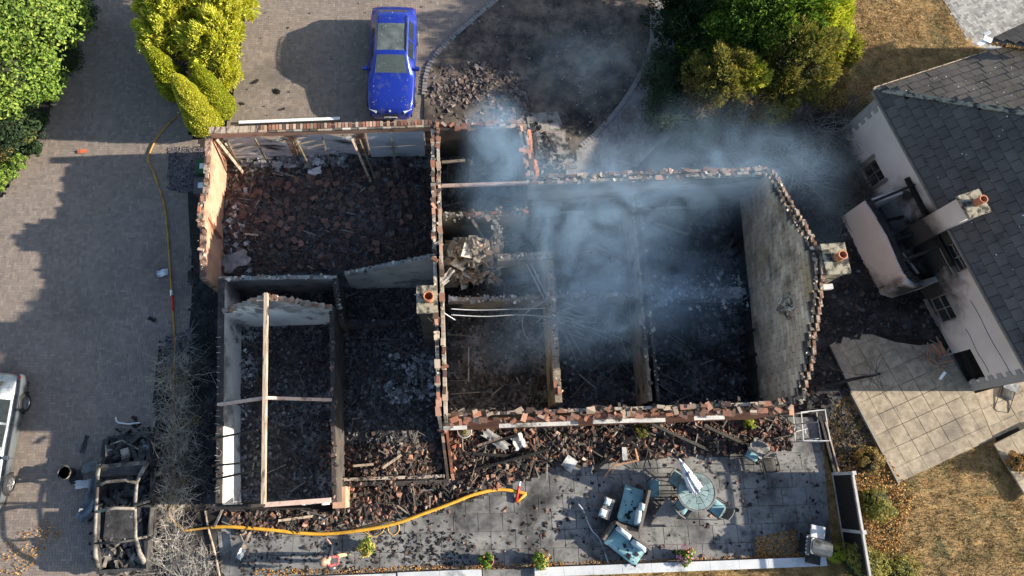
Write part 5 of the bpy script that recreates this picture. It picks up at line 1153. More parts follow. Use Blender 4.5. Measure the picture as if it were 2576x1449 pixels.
def make_car(name, label, loc, rz, pm, cat='car', rails=True):
    o = root(name, loc, rz, label, cat)
    ys = np.array([2.36, 2.33, 2.28, 2.15, 2.0, 1.8, 1.5, 1.2, .98, .85, .78, .5, .28, .2, .1, .0, -.3, -.55, -.63, -.9, -1.2, -1.42, -1.5, -1.75, -1.82, -2.05, -2.12, -2.25, -2.34, -2.40])
    f = lambda K, y: np.interp(-y, -np.array(KY), K)
    rows = []
    for y in ys:
        w_, zb, wb, zr_, wr_ = f(KW, y), f(KZB, y), f(KWB, y), f(KZR, y), f(KWR, y)
        hood = y > .85
        half = [(w_ * .93, .24), (w_, .42), (w_ * 1.0, .62), (w_ * .985, zb - .06), (wb, zb), (lerp(wb, wr_, .12), lerp(zb, zr_, .12)), (lerp(wb, wr_, .86), lerp(zb, zr_, .9)), (wr_, zr_ if not hood else zr_), (wr_ * .86, zr_ + .022), (wr_ * .45, zr_ + .04), (0, zr_ + .045)]
        rows.append([(x, y, z) for x, z in half])
    nh_ = len(rows[0]); full = []
    for r_ in rows: full.append(r_ + [(-x, y, z) for x, y, z in r_[-2::-1]])
    n = len(full[0]); V = np.array([p for r_ in full for p in r_])
    groups = {k: [] for k in ('body', 'windscreen', 'side_window', 'side_window2', 'rear_window', 'sunroof')}
    for i in range(len(ys) - 1):
        ym = (ys[i] + ys[i + 1]) / 2
        for j in range(n - 1):
            jj = min(j, n - 2 - j); face = (i * n + j, i * n + j + 1, (i + 1) * n + j + 1, (i + 1) * n + j); k = 'body'
            if .2 < ym < .78 and jj >= 8: k = 'windscreen'
            elif jj == 5 and (-.55 < ym < .2 or -1.42 < ym < -.63): k = 'side_window' if j < n // 2 else 'side_window2'
            elif -2.05 < ym < -1.82 and jj >= 8: k = 'rear_window'
            elif -1.2 < ym < 0 and jj >= 8: k = 'sunroof'
            groups[k].append(face)
    fl = [tuple(range(n))[::-1], tuple((len(ys) - 1) * n + q for q in range(n))]
    groups['body'] += [fl[0], fl[1]]
    def sub(fs):
        u = sorted({v for f_ in fs for v in f_}); mp = {v: i for i, v in enumerate(u)}; return V[u], [tuple(mp[v] for v in f_) for f_ in fs]
    for k, fs in groups.items():
        m_ = pm if k == 'body' else M['screen'] if k == 'windscreen' else M['dustglass'] if k == 'sunroof' else M['glass']
        ob = add('side_window' if k == 'side_window2' else k, sub(fs), m_, o, local=True, smooth=True)
    add('underbody', MB().box((0, 0, .30), (1.7, 4.4, .24)).get(), M['blackplastic'], o, local=True)
    for sx in (-1, 1):
        for y in (1.42, -1.40):
            wh = add('wheel', MB().lathe([(.20, -.10), (.31, -.115), (.345, -.08), (.345, .08), (.31, .115), (.22, .118), (.20, .10)], (sx * .865, y, .345), 28, E=Euler((0, sx * math.pi / 2, 0)).to_matrix()).get(), M['tyre'], o, local=True, smooth=True)
            rm = MB()
            for q in range(5):
                a = q * 2 * math.pi / 5; p0 = np.array([sx * .98, y, .345]); p1 = p0 + np.array([0, math.cos(a) * .2, math.sin(a) * .2]); rm.bar(p0, p1, .05, .02, up=(1, 0, 0))
            rm.lathe([(.19, 0), (.215, .02), (.215, .0)], (sx * .965, y, .345), 24, E=Euler((0, sx * math.pi / 2, 0)).to_matrix()); rm.box((sx * .975, y, .345), (.03, .07, .07))
            ob = add('rim', rm.get(), M['alloy'], o, local=True); ob.parent = wh; ob.matrix_basis = MW[wh.name].inverted() @ MW[ob.name]
            arc = MB(); arc.tube([(sx * .948, y + math.cos(t) * .385, .345 + math.sin(t) * .385) for t in np.linspace(-.25, math.pi + .25, 14)], .035, 6); add('wheel_arch', arc.get(), M['blackplastic'], o, local=True, smooth=True)
        add('mirror', MB().box((sx * 1.03, .55, 1.04), (.2, .12, .14), jit=.04).box((sx * .94, .56, 1.0), (.1, .05, .05)).get(), pm, o, local=True)
        add('headlight', MB().box((sx * .66, 2.17, .73), (.34, .2, .09), sx * -.55, -.25).get(), M['clearlamp'], o, local=True)
        add('tail_light', MB().box((sx * .74, -2.27, .86), (.28, .16, .12), sx * .45).get(), M['redlamp'], o, local=True)
        if rails: add('roof_rail', MB().tube([(sx * .60, y, 1.47 + dz) for y, dz in ((.05, -.0), (-.1, .05), (-.8, .065), (-1.45, .04), (-1.6, .0))], .018, 6).get(), M['blackplastic'], o, local=True, smooth=True)
        add('grille', MB().box((sx * .16, 2.335, .56), (.26, .08, .22)).get(), M['blackplastic'], o, local=True)
        add('door_seam', MB().box((sx * .952, -.58, .68), (.01, .014, .6)).box((sx * .952, .55, .68), (.01, .014, .55)).get(), M['blackplastic'], o, local=True)
        add('bonnet_seam', MB().tube([(sx * .62, 2.1, .868), (sx * .66, 1.6, .965), (sx * .70, .95, 1.025)], .007, 4).get(), M['blackplastic'], o, local=True)
    add('dashboard', MB().box((0, .62, .92), (1.3, .3, .12), jit=.02).get(), M['blackplastic'], o, local=True)
    for sx in (-.36, .36): add('front_seat', MB().box((sx, .0, .62), (.5, .5, .16)).box((sx, -.28, .92), (.48, .14, .6), rx=-.2).box((sx, -.32, 1.27), (.24, .1, .16)).get(), flat('seat_cloth', (.35, .34, .31), .9), o, local=True)
    add('steering_wheel', MB().lathe([(.17, 0), (.185, .012), (.17, .024), (.155, .012), (.17, 0)], (.36, .42, .98), 18, E=Euler((-1.1, 0, 0)).to_matrix()).get(), M['clearlamp'], o, local=True)
    add('number_plate', MB().box((0, 2.38, .42), (.52, .03, .12)).get(), M['white'], o, local=True)
    add('plate_letters', MB().box((-.12, 2.40, .42), (.2, .012, .06)).box((.13, 2.40, .42), (.18, .012, .06)).get(), M['blackplastic'], o, local=True)
    add('badge', MB().lathe([(.045, 0), (.045, .012), (.001, .014)], (0, 2.29, .80), 14, E=Euler((-.7, 0, 0)).to_matrix()).get(), M['clearlamp'], o, local=True)
    add('bumper_grille', MB().box((0, 2.30, .34), (1.1, .1, .12)).get(), M['blackplastic'], o, local=True)
    add('wiper', MB().bar((-.55, .83, 1.06), (.05, .80, 1.10), .02, .015).bar((.05, .83, 1.07), (.55, .76, 1.08), .02, .015).get(), M['blackplastic'], o, local=True)
    return o
fy = at(985, 294, .45)
blue = make_car('parked_car', 'blue estate car with glass roof parked nose to the garage', (at(986, 250, .5)[0], fy[1] + 2.36, 0), math.pi - R(1.0), paint('blue_paint', (.010, .032, .32), rough=.36, stain=((.09, .115, .24), 2.6, .54, .8)))
P = np.column_stack([rng.uniform(-.7, .7, 260), rng.uniform(.9, 2.1, 260), np.full(260, 1.0)]); P[:, 2] = np.interp(-P[:, 1], -np.array(KY), KZR) + .03 - .03 * np.abs(P[:, 0])
add('ash_specks', chunks(P, sizes(260, .01, .05), .4), M['plasterchunk'], blue, local=True, kind='stuff')
P = np.column_stack([rng.uniform(-.5, .5, 60), rng.uniform(-1.7, .1, 60), np.full(60, 1.53)]); add('ash_specks', chunks(P, sizes(60, .008, .03), .3), M['plasterchunk'], blue, local=True, kind='stuff')
wr_, wf_ = at(64, 1022, .345), at(28, 1208, .345); fd = (wf_ - wr_)[:2]; fd /= np.linalg.norm(fd); rz = math.atan2(fd[1], fd[0]) - math.pi / 2
mid = (wr_ + wf_)[:2] / 2; left = np.array([-fd[1], fd[0]]); cc = mid - left * .975
make_car('parked_car', 'silver car half out of frame at the left edge', (cc[0], cc[1], 0), rz, paint('silver_paint', (.20, .225, .25), metal=.6, stain=((.07, .085, .105), 1.4, .50, .66)))

# burnt-out car
M['burntmetal'] = mat('burnt_metal', [(.05, .044, .04), (.26, .235, .205)], scale=2.5, rough=.8, bump=.4, lo=.42, hi=.6, stain=((.30, .19, .10), 1.5, .62, .72))
M['burntdark'] = mat('burnt_panel', [(.015, .015, .016), (.06, .058, .06)], scale=3, rough=.75, bump=.6, stain=((.20, .22, .25), 2.4, .60, .70))
fr, re = at(318, 1075, .5), at(305, 1440, .5)
ax = (fr - re)[:2]; ang = math.atan2(ax[1], ax[0]) - math.pi / 2; cxy = at(322, 1262, .45)
WS = 1.04
wreck = root('burnt_car', (cxy[0], cxy[1], 0), ang + R(0), 'burnt out car shell with bare roof rails beside the scorched hedge', 'car')
L_ = lambda name, b, m, **k: add(name, ((lambda g_: (g_[0] * np.array([1.06, WS, 1]), g_[1], g_[2]))(b.get())), M[m], wreck, local=True, **k)
L_('floor_pan', MB().box((0, 0, .25), (1.6, 4.3, .12), jit=.01), 'burntdark')
for sx in (-1, 1):
    L_('sill', MB().bar((sx * .82, 1.0, .35), (sx * .82, -1.3, .38), .14, .2, jit=.02), 'burntdark')
    L_('front_wing', MB().bar((sx * .80, 1.1, .62), (sx * .72, 2.1, .55), .16, .42, jit=.05), 'burntdark')
    L_('rear_wing', MB().bar((sx * .82, -1.2, .70), (sx * .74, -2.1, .62), .16, .5, jit=.05), 'burntdark')
    pts = [(sx * .80, 1.25, .92), (sx * .70, .85, 1.22), (sx * .62, .55, 1.38), (sx * .61, -.2, 1.42), (sx * .63, -1.1, 1.36), (sx * .68, -1.6, 1.15), (sx * .74, -1.95, .85)]
    L_('roof_rail', MB().tube(pts, [.085, .07, .06, .055, .06, .08, .10], 7, flat=.6), 'burntmetal', smooth=True)
    L_('door_pillar', MB().tube([(sx * .82, .0, .4), (sx * .80, -.05, .85), (sx * .62, -.15, 1.4)], .045, 6), 'burntmetal', smooth=True)
    L_('wheel_rim', MB().lathe([(.20, -.08), (.22, -.08), (.20, .0), (.22, .08), (.19, .08)], (sx * .82, 1.35, .26), 18, E=Euler((0, math.pi / 2, 0)).to_matrix()), 'burntmetal')
    L_('wheel_rim', MB().lathe([(.20, -.08), (.22, -.08), (.20, .0), (.22, .08), (.19, .08)], (sx * .84, -1.45, .26), 18, E=Euler((0, math.pi / 2, 0)).to_matrix()), 'burntmetal')
L_('roof_bow', MB().tube([(-.62, .55, 1.38), (-.3, .66, 1.43), (.3, .66, 1.43), (.62, .55, 1.38)], .055, 7), 'burntmetal', smooth=True)
L_('roof_bow', MB().tube([(-.61, -.25, 1.42), (0, -.18, 1.46), (.61, -.25, 1.42)], .05, 7), 'burntmetal', smooth=True)
L_('roof_bow', MB().tube([(-.64, -1.2, 1.33), (0, -1.25, 1.36), (.64, -1.2, 1.33)], .04, 7), 'burntdark', smooth=True)
for sx in (-1, 1):
    L_('door_panel', MB().bar((sx * .86, .85, .55), (sx * .86, -.15, .55), .05, .42, jit=.03), 'burntdark'); L_('rear_door_panel', MB().bar((sx * .86, -.25, .55), (sx * .84, -1.15, .58), .05, .42, jit=.03), 'burntdark')
L_('scuttle', MB().bar((-.78, 1.2, .86), (.78, 1.2, .86), .12, .12, jit=.02), 'burntmetal'); L_('front_panel', MB().bar((-.7, 2.15, .5), (.7, 2.15, .5), .1, .3, jit=.04), 'burntdark'); L_('roof_lining', MB().box((0, -.7, .62), (1.2, .9, .05), jit=.08), 'burntdark'); L_('tail_panel', MB().bar((-.72, -2.15, .55), (.72, -2.15, .55), .1, .45, jit=.04), 'burntdark')
L_('dashboard', MB().bar((-.7, 1.0, .85), (.7, 1.0, .85), .25, .2, jit=.05), 'burntdark')
eb = MB()
for _ in range(44): eb.box((random.uniform(-.6, .6), random.uniform(1.25, 2.1), random.uniform(.4, .8)), (random.uniform(.1, .4), random.uniform(.1, .35), random.uniform(.08, .25)), random.uniform(0, 3), random.gauss(0, .3), random.gauss(0, .3), jit=.1)
L_('engine', eb, 'burntdark')
fl_ = MB()
for _ in range(90): fl_.box((random.uniform(-.7, .7), random.uniform(-2.05, 2.1), random.uniform(.36, .55)), (random.uniform(.1, .5), random.uniform(.08, .4), random.uniform(.03, .14)), random.uniform(0, 3), random.gauss(0, .3), random.gauss(0, .3), jit=.12)
L_('collapsed_trim', fl_, 'burntdark', kind='stuff')
eb = MB().box((.02, 1.55, .82), (.28, .35, .14), .2, jit=.06).tube([(-.5, 1.9, .8), (-.1, 2.0, .84), (.5, 1.6, .8)], .03, 6)
L_('engine_cover', eb, 'burntmetal')
for sx in (-.38, .38):
    sb = MB()
    for dx in (-.2, .2): sb.tube([(sx + dx, .5, .4), (sx + dx, .1, .5), (sx + dx * .8, -.15, .95)], .02, 5)
    for k in range(4): sb.tube([(sx - .2, .45 - k * .12, .45), (sx + .2, .45 - k * .12, .45)], .012, 4)
    L_('seat_frame', sb, 'burntdark')
tb_ = MB()
for _ in range(46): tb_.box((random.uniform(-.68, .68), random.uniform(-2.15, -1.1), random.uniform(.38, .62)), (random.uniform(.08, .4), random.uniform(.08, .35), random.uniform(.04, .2)), random.uniform(0, 3), random.gauss(0, .4), random.gauss(0, .4), jit=.15)
L_('boot_debris', tb_, 'burntmetal', kind='stuff')
cp = np.column_stack([rng.uniform(-.7, .7, 700), rng.uniform(-2.1, 2.1, 700), rng.uniform(.32, .42, 700)])
add('cabin_ash', chunks(cp, sizes(700, .02, .14), .5), M['ashchunk'], wreck, local=True, kind='stuff')
o = add('bumper_bar', MB().tube([at(291, 1050, .3), at(293, 1060, .12), at(300, 1064, .08), at(325, 1067, .08), at(352, 1063, .1)], .03, 6).get(), M['white'], label='bent white bumper bar in front of the burnt car', cat='bumper', smooth=True)
def crumple(name, label, cat, px, size, m, z=.15, rz=0, n=7, amp=.1, tilt=(0, 0)):
    """bent sheet lying on the ground"""
    c = at(*px); V = []; Fs = []; E = np.array(Euler((tilt[0], tilt[1], rz)).to_matrix())
    for th in (0, .012):
        for i in range(n):
            for j in range(n):
                x, y = (i / (n - 1) - .5) * size[0], (j / (n - 1) - .5) * size[1]
                V.append(E @ np.array([x * (1 + .12 * math.sin(j * 2.1 + px[0])), y * (1 + .1 * math.sin(i * 1.7 + px[1])), th + amp * (math.sin(i * 1.3 + px[0]) * .5 + math.sin(j * 1.1 + i * .6 + px[1]) * .5)]) + [c[0], c[1], z])
    N2 = n * n
    for i in range(n - 1):
        for j in range(n - 1): a = i * n + j; Fs += [(a, a + 1, a + n + 1, a + n), (N2 + a, N2 + a + n, N2 + a + n + 1, N2 + a + 1)]
    for k in range(n - 1):
        for a, b_ in ((k, k + 1), ((n - 1) * n + k + 1, (n - 1) * n + k), ((k + 1) * n, k * n), (k * n + n - 1, (k + 1) * n + n - 1)): Fs.append((a, a + N2, b_ + N2, b_))
    V = np.array(V); V[:, 2] += max(0, .02 - V[:, 2].min())
    return add(name, (V, Fs), M[m] if isinstance(m, str) else m, label=label, cat=cat)
crumple('car_wing', 'pale torn car wing lying left of the burnt car', 'car panel', (215, 1218), (.55, .28), 'chalk', .15, .1, amp=.05)
crumple('car_door_skin', 'curled grey door skin beside the burnt car tail', 'car panel', (228, 1275), (.35, .95), mat('grey_panel', [(.10, .12, .14), (.26, .30, .34)], scale=2, rough=.5), .2, -.5, amp=.12)
crumple('metal_sheet', 'bent grey panel left of the burnt car windscreen', 'car panel', (230, 1175), (.6, .35), mat('grey_panel_b', [(.10, .10, .10), (.24, .24, .23)], scale=2), .1, .3, amp=.06)
crumple('car_trim', 'black bent strip beside the burnt car bonnet', 'car panel', (215, 1118), (.14, .6), 'burntdark', .06, -.2, amp=.03)
crumple('door_panel', 'long dark panel against the side of the burnt car', 'car panel', (245, 1225), (.25, .9), mat('dark_panel', [(.05, .055, .06), (.14, .16, .18)], scale=2, rough=.5), .35, -.15, amp=.06)
# black tub on its base beside the wreck
wp = at(322, 1258); a__ = rng.uniform(0, 6.28, 1500); r__ = rng.uniform(0, 1, 1500) ** .6
add('wreck_ash', chunks(np.column_stack([wp[0] + np.cos(a__) * r__ * 1.35, wp[1] + np.sin(a__) * r__ * 2.9, np.full(1500, .03)]), sizes(1500, .02, .14), .3), M['char'], kind='stuff', label='black soot and flakes lying round the burnt car', cat='debris')
tb = root('round_bin', at(182, 1190), label='black round bin standing on the drive beside the burnt car', cat='bin')
c = at(182, 1190)
add('tub', MB().lathe([(.17, 0), (.21, .5), (.23, .55), (.23, .6), (.20, .6), (.19, .52), (.16, .06), (.001, .05)], (c[0], c[1], .02), 20).get(), M['blackplastic'], tb, smooth=True)
add('rim_band', MB().lathe([(.235, 0), (.245, .02), (.235, .04), (.225, .02), (.235, 0)], (c[0], c[1], .57), 20).get(), M['timber'], tb)
crumple('plastic_sheet', 'black plastic sheet crumpled beside the round bin', 'sheet', (192, 1200), (.45, .4), 'blackplastic', .05, .4, amp=.04)

# wheelie bins by the garage
def bin_(label, px, body, lidc):
    c = at(*px); o = root('wheelie_bin', c, R(3), label, 'bin')
    add('body', MB().box((0, 0, .52), (.44, .5, .92), taper=1.22, jit=0).get(), body, o, local=True)
    add('lid', MB().box((0, 0, 1.02), (.58, .66, .06), taper=.94).box((0, -.02, 1.06), (.42, .5, .03), taper=.9).get(), lidc, o, local=True)
    add('handle', MB().tube([(-.22, .36, .96), (.22, .36, .96)], .018, 6).get(), M['blackplastic'], o, local=True)
    for sx in (-1, 1): add('wheel', MB().lathe([(.09, -.03), (.1, -.02), (.1, .02), (.09, .03)], (sx * .22, .24, .1), 12, E=Euler((0, math.pi / 2, 0)).to_matrix()).get(), M['tyre'], o, local=True)
    add('sticker', MB().box((0, -.02, 1.078), (.2, .22, .004)).get(), M['white'], o, local=True)
bin_('green wheelie bin by the garage corner with a white lid sticker', (531, 445), flat('green_bin', (.03, .10, .035)), flat('green_lid', (.028, .085, .03)))
bin_('grey wheelie bin nearest the black strip with a white lid sticker', (527, 492), flat('grey_bin', (.09, .085, .085)), flat('grey_lid', (.10, .095, .095)))

# ------------------------------------------------------------------ fire hose
M['hose'] = mat('hose_yellow', [(.50, .25, .03), (.66, .36, .04)], scale=4, rough=.6, bump=.1, stain=((.30, .17, .05), 3, .6, .75))
M['hosered'] = flat('hose_red', (.55, .03, .015), .5); M['steel'] = flat('coupling_steel', (.6, .6, .6), .3, metal=.8)
M['hosedull'] = mat('hose_dusty', [(.34, .19, .04), (.46, .26, .05)], scale=3, rough=.8, bump=.1, stain=((.14, .10, .06), 1.6, .5, .68))
def spline(px, z=.06, n=8):
    P = [at(p[0], p[1], p[2] if len(p) > 2 else z) for p in px]; out = []
    for i in range(len(P) - 1):
        p0, p1, p2, p3 = P[max(i - 1, 0)], P[i], P[i + 1], P[min(i + 2, len(P) - 1)]
        for k in range(n):
            t = k / n; out.append(.5 * ((2 * p1) + (p2 - p0) * t + (2 * p0 - 5 * p1 + 4 * p2 - p3) * t * t + (3 * p1 - p0 - 3 * p2 + p3) * t ** 3))
    return out + [P[-1]]
hz = root('fire_hose', at(430, 700), label='long yellow fire hose running down the drive and along the patio', cat='hose')
add('drive_length', MB().tube(spline([(448, 290), (420, 315), (394, 348), (378, 380), (372, 402), (384, 430), (402, 478), (414, 520), (420, 570), (424, 620), (428, 680), (431, 730)]), .037, 8, flat=.6).get(), M['hosedull'], hz, smooth=True)
add('coupling', MB().tube([at(432, 730, .06), at(433, 744, .06)], .07, 10).get(), M['steel'], hz)
add('red_section', MB().tube(spline([(433, 744), (434, 760), (435, 782)]), .05, 8).get(), M['hosered'], hz, smooth=True)
add('hedge_length', MB().tube(spline([(435, 782, .08), (437, 815, .10), (440, 870, .14), (438, 930, .16), (436, 1000, .16), (440, 1080, .16), (437, 1150, .16), (436, 1210, .16), (425, 1290, .15), (437, 1312, .13), (462, 1333, .15), (488, 1332, .12), (530, 1326, .14)]), .04, 8, flat=.7).get(), M['hosedull'], hz, smooth=True)
add('patio_length', MB().tube(spline([(530, 1326, .14), (570, 1325, .2), (620, 1328, .2), (690, 1334, .2), (750, 1341, .15), (820, 1343, .1), (900, 1335, .2), (960, 1325, .22), (1010, 1312, .25), (1070, 1290, .28), (1130, 1268, .3), (1180, 1248, .28), (1215, 1238, .22), (1250, 1232, .14), (1285, 1234, .10), (1323, 1242, .07)]), .06, 8, flat=.7).get(), M['hose'], hz, smooth=True)
add('folded_end', MB().tube([at(1323, 1242, .07), at(1310, 1254, .08), at(1298, 1263, .09)], .05, 8, flat=.7).get(), M['hose'], hz, smooth=True)
add('nozzle', MB().tube([at(1298, 1262, .1), at(1303, 1238, .14), at(1306, 1222, .16)], [.05, .045, .04], 10).get(), M['hosered'], hz, smooth=True)
add('nozzle_tip', MB().tube([at(1306, 1222, .16), at(1308, 1210, .17)], [.045, .05], 10).get(), M['steel'], hz)
th = root('garden_hose', at(940, 1325), label='thin yellow hose lying in loops on the patio beside the fire hose', cat='hose')
M['thinhose'] = flat('thin_hose', (.60, .36, .09), .5)
add('loop', MB().tube(spline([(905, 1305), (885, 1300), (872, 1312), (878, 1328), (900, 1334), (915, 1326), (940, 1320), (975, 1312), (1000, 1316), (1003, 1335), (990, 1346), (978, 1338), (975, 1320)], .05), .016, 6).get(), M['thinhose'], th, smooth=True)
add('loop', MB().tube(spline([(942, 1285), (946, 1300), (958, 1312), (975, 1314), (985, 1310)], .06), .016, 6).get(), M['thinhose'], th, smooth=True)
add('tail', MB().tube(spline([(875, 1312), (900, 1325), (920, 1340), (940, 1350), (960, 1340), (968, 1325)], .05), .013, 6).get(), M['thinhose'], th, smooth=True)

# ------------------------------------------------------------------ patio furniture
M['teal'] = mat('teal_cushion', [(.15, .29, .32), (.24, .41, .44)], scale=2, rough=.9, bump=.2, stain=((.07, .10, .105), 2.5, .54, .74))
M['palecushion'] = mat('pale_cushion', [(.38, .46, .50), (.52, .59, .62)], scale=2, rough=.9, bump=.2)
M['wicker'] = mat('wicker', [(.10, .085, .072), (.19, .165, .145)], scale=14, rough=.8, bump=.5, bscale=60, stretch=(1, 3, 1))
M['greywicker'] = mat('grey_wicker', [(.13, .125, .12), (.21, .20, .195)], scale=20, rough=.8, bump=.5, bscale=70)
def pillow(c, sz, rz=0, m=None, rx=0, ry=0, n=8):
    V = []; E = np.array(Euler((rx, ry, rz)).to_matrix())
    for s in (1, -1):
        for i in range(n + 1):
            for j in range(n + 1):
                u, v = i / n * 2 - 1, j / n * 2 - 1; h_ = (1 - u ** 4) * (1 - v ** 4)
                pin = 1 - .06 * (1 - abs(u)) * abs(v); V.append(E @ np.array([u * sz[0] / 2 * (1 - .05 * (1 - v * v)), v * sz[1] / 2 * (1 - .05 * (1 - u * u)), s * sz[2] / 2 * h_ ** .6]) + np.array(c))
    k = (n + 1) ** 2; Fs = []
    for i in range(n):
        for j in range(n): a = i * (n + 1) + j; Fs += [(a, a + n + 1, a + n + 2, a + 1), (k + a, k + a + 1, k + a + n + 2, k + a + n + 1)]
    return np.array(V), Fs
def sofa(label, px, rz, arm, cushion2):
    c = at(*px, 0.35); o = root('garden_sofa', (c[0], c[1], 0), rz, label, 'sofa')
    A_ = lambda nm, vf, m, **k: add(nm, vf, M[m], o, local=True, **k)
    A_('base', MB().box((0, 0, .19), (1.36, .76, .30)).get(), 'wicker')
    A_('backrest', MB().box((0, .36, .42), (1.44, .09, .62)).get(), 'wicker')
    A_('arm', MB().box((arm * .70, -.02, .34), (.09, .70, .50)).get(), 'wicker')
    A_('seat_cushion', pillow((-arm * .04, -.06, .40), (1.30, .74, .16)), 'teal', smooth=True)
    A_('back_cushion', pillow((cushion2[0], .24, .62), (cushion2[1], .2, .36), rx=0), 'palecushion', smooth=True)
    if cushion2[2]: A_('back_cushion', pillow((cushion2[2], .22, .58), (.6, .22, .34), rz=.08), 'palecushion', smooth=True)
    for sx in (-.6, .6):
        for sy in (-.3, .3): A_('leg', MB().box((sx, sy, .03), (.06, .06, .06)).get(), 'blackplastic')
    P = np.column_stack([rng.normal(.15, .25, 16), rng.normal(-.1, .14, 16), np.full(16, .49)]); add('soot_flakes', chunks(P, sizes(16, .04, .16, (.1, .2)), .2), M['char'], o, local=True, kind='stuff')
sofa('teal cushioned wicker sofa standing beside the loose cushion', (1590, 1276), R(-108), 1, (-.1, .3, .25))
sofa('teal cushioned wicker sofa askew at the pale garden wall', (1573, 1368), R(-38), -1, (-.30, .62, .35))
c = at(1646, 1228, .05); o = add('loose_cushion', pillow((c[0], c[1], .08), (.36, .62, .14), R(-2)), M['teal'], label='loose teal cushion lying on the patio between sofa and table', cat='cushion', smooth=True)
def rattan_table(label, px, rz, w_, d_, h_, tilt=0):
    c = at(*px); o = root('rattan_table', (c[0], c[1], 0), rz, label, 'table')
    add('top', MB().box((0, 0, h_), (w_, d_, .05), rx=tilt).get(), M['greywicker'], o, local=True)
    add('apron', MB().box((0, 0, h_ - .1), (w_ - .06, d_ - .06, .14), rx=tilt).get(), M['wicker'], o, local=True)
    for sx in (-1, 1):
        for sy in (-1, 1): add('leg', MB().box((sx * (w_ / 2 - .05), sy * (d_ / 2 - .05), (h_ - .15) / 2 + sy * tilt * d_ * .4), (.06, .06, h_ - .15)).get(), M['chalk'] if sx < 0 else M['blackplastic'], o, local=True)
    return o
rattan_table('grey woven low table knocked askew near the round table', (1672, 1290), R(-40), .62, .78, .42, .04)
st = rattan_table('small woven side table with two pale bundles', (1522, 1278), R(-22), .34, .72, .38)
for dy, lb, s in ((.17, 'upper', (.22, .24, .08)), (-.15, 'lower', (.25, .26, .1))):
    c = at(1520 + (8 if dy > 0 else -4), 1262 if dy > 0 else 1290, .42); add('folded_cloth', pillow((c[0], c[1], .46), s, R(-22)), M['palecushion'], label=f'pale folded cloth on the small side table, the {lb} one', cat='cloth', smooth=True)
# round table with cracked glass top
tc = at(1752, 1236, .74); rt = root('round_table', (tc[0], tc[1], 0), 0, 'round patio table with cracked teal glass top', 'table')
M['tealglass'] = mat('teal_glass', [(.15, .22, .225), (.25, .33, .33)], scale=3, rough=.35, bump=.1, rnd='object', vr=.14, stain=((.09, .10, .10), 2.2, .52, .7))
rad_ = .68; rings = [0, .2, .42, .62]
ncell = [1, 6, 11, 15]; prevp = None
for k in range(1, 4):
    n = ncell[k]; off_ = random.uniform(0, 1)
    for q in range(n):
        a0 = (q + off_) * 2 * math.pi / n; a1 = (q + 1 + off_) * 2 * math.pi / n
        if k == 1: pts = [(0, 0)] + [(rings[1] * math.cos(a), rings[1] * math.sin(a)) for a in (a0, (a0 + a1) / 2, a1)]
        else: pts = [(rings[k - 1] * math.cos(a), rings[k - 1] * math.sin(a)) for a in (a1, (a0 + a1) / 2, a0)] + [(rings[k] * math.cos(a), rings[k] * math.sin(a)) for a in (a0, (a0 * 2 + a1) / 3, (a0 + a1 * 2) / 3, a1)]
        pts = np.array(pts); cen = pts.mean(0); pts = cen + (pts - cen) * .965 + rng.normal(0, .008, pts.shape) * (k < 3)
        add('glass_shard', MB().prism([tuple(p) for p in pts], .735 + random.gauss(0, .002), .748 + random.gauss(0, .002)).get(), M['tealglass'], rt, local=True)
add('rim', MB().lathe([(.625, .72), (.68, .72), (.69, .74), (.68, .757), (.63, .757), (.625, .72)], (0, 0, 0), 40).get(), M['greywicker'], rt, local=True, smooth=False)
add('under_plate', MB().lathe([(.001, .70), (.64, .70), (.64, .72), (.001, .725)], (0, 0, 0), 32).get(), M['char'], rt, local=True)
for a in (.4, 1.97, 3.54, 5.1): add('leg', MB().tube([(.5 * math.cos(a), .5 * math.sin(a), .7), (.55 * math.cos(a), .55 * math.sin(a), 0)], .025, 6).get(), M['blackplastic'], rt, local=True)
tip = at(1711, 1158, 1.75); ft = np.array([tc[0] + .0, tc[1] + .02, .76]); ps = root('folded_parasol', ft, label='folded white and navy parasol leaning over the round table', cat='parasol')
add('pole', MB().tube([ft - [0, 0, .7], ft, tip], .02, 8).get(), M['blackplastic'], ps)
M['canvas'] = mat('canvas', [(.50, .52, .58), (.72, .72, .74)], scale=2.5, rough=.9, bump=.2, stain=((.05, .06, .14), 2.6, .50, .60))
V = []; Fs = []; K = 32; dz = (tip - ft); e1 = np.cross(dz, [0, 0, 1.]); e1 /= np.linalg.norm(e1); e2 = np.cross(dz, e1); e2 /= np.linalg.norm(e2)
for i, t in enumerate(np.linspace(.08, 1.0, 12)):
    r_ = .20 * (1 - t) ** .8 + .025
    for j in range(K):
        a = 2 * math.pi * j / K; rr = r_ * (1 + .32 * math.cos(8 * a + t * 2)); V.append(ft + dz * (t + (.05 * math.cos(8 * a + 1) if i == 0 else 0)) + e1 * rr * math.cos(a) + e2 * rr * math.sin(a))
Fs = [(i * K + j, i * K + (j + 1) % K, (i + 1) * K + (j + 1) % K, (i + 1) * K + j) for i in range(11) for j in range(K)]
add('canopy', (V, Fs), M['canvas'], ps, smooth=True)
add('finial', MB().tube([tip, tip + dz / np.linalg.norm(dz) * .08], [.025, .015], 8).get(), M['white'], ps)
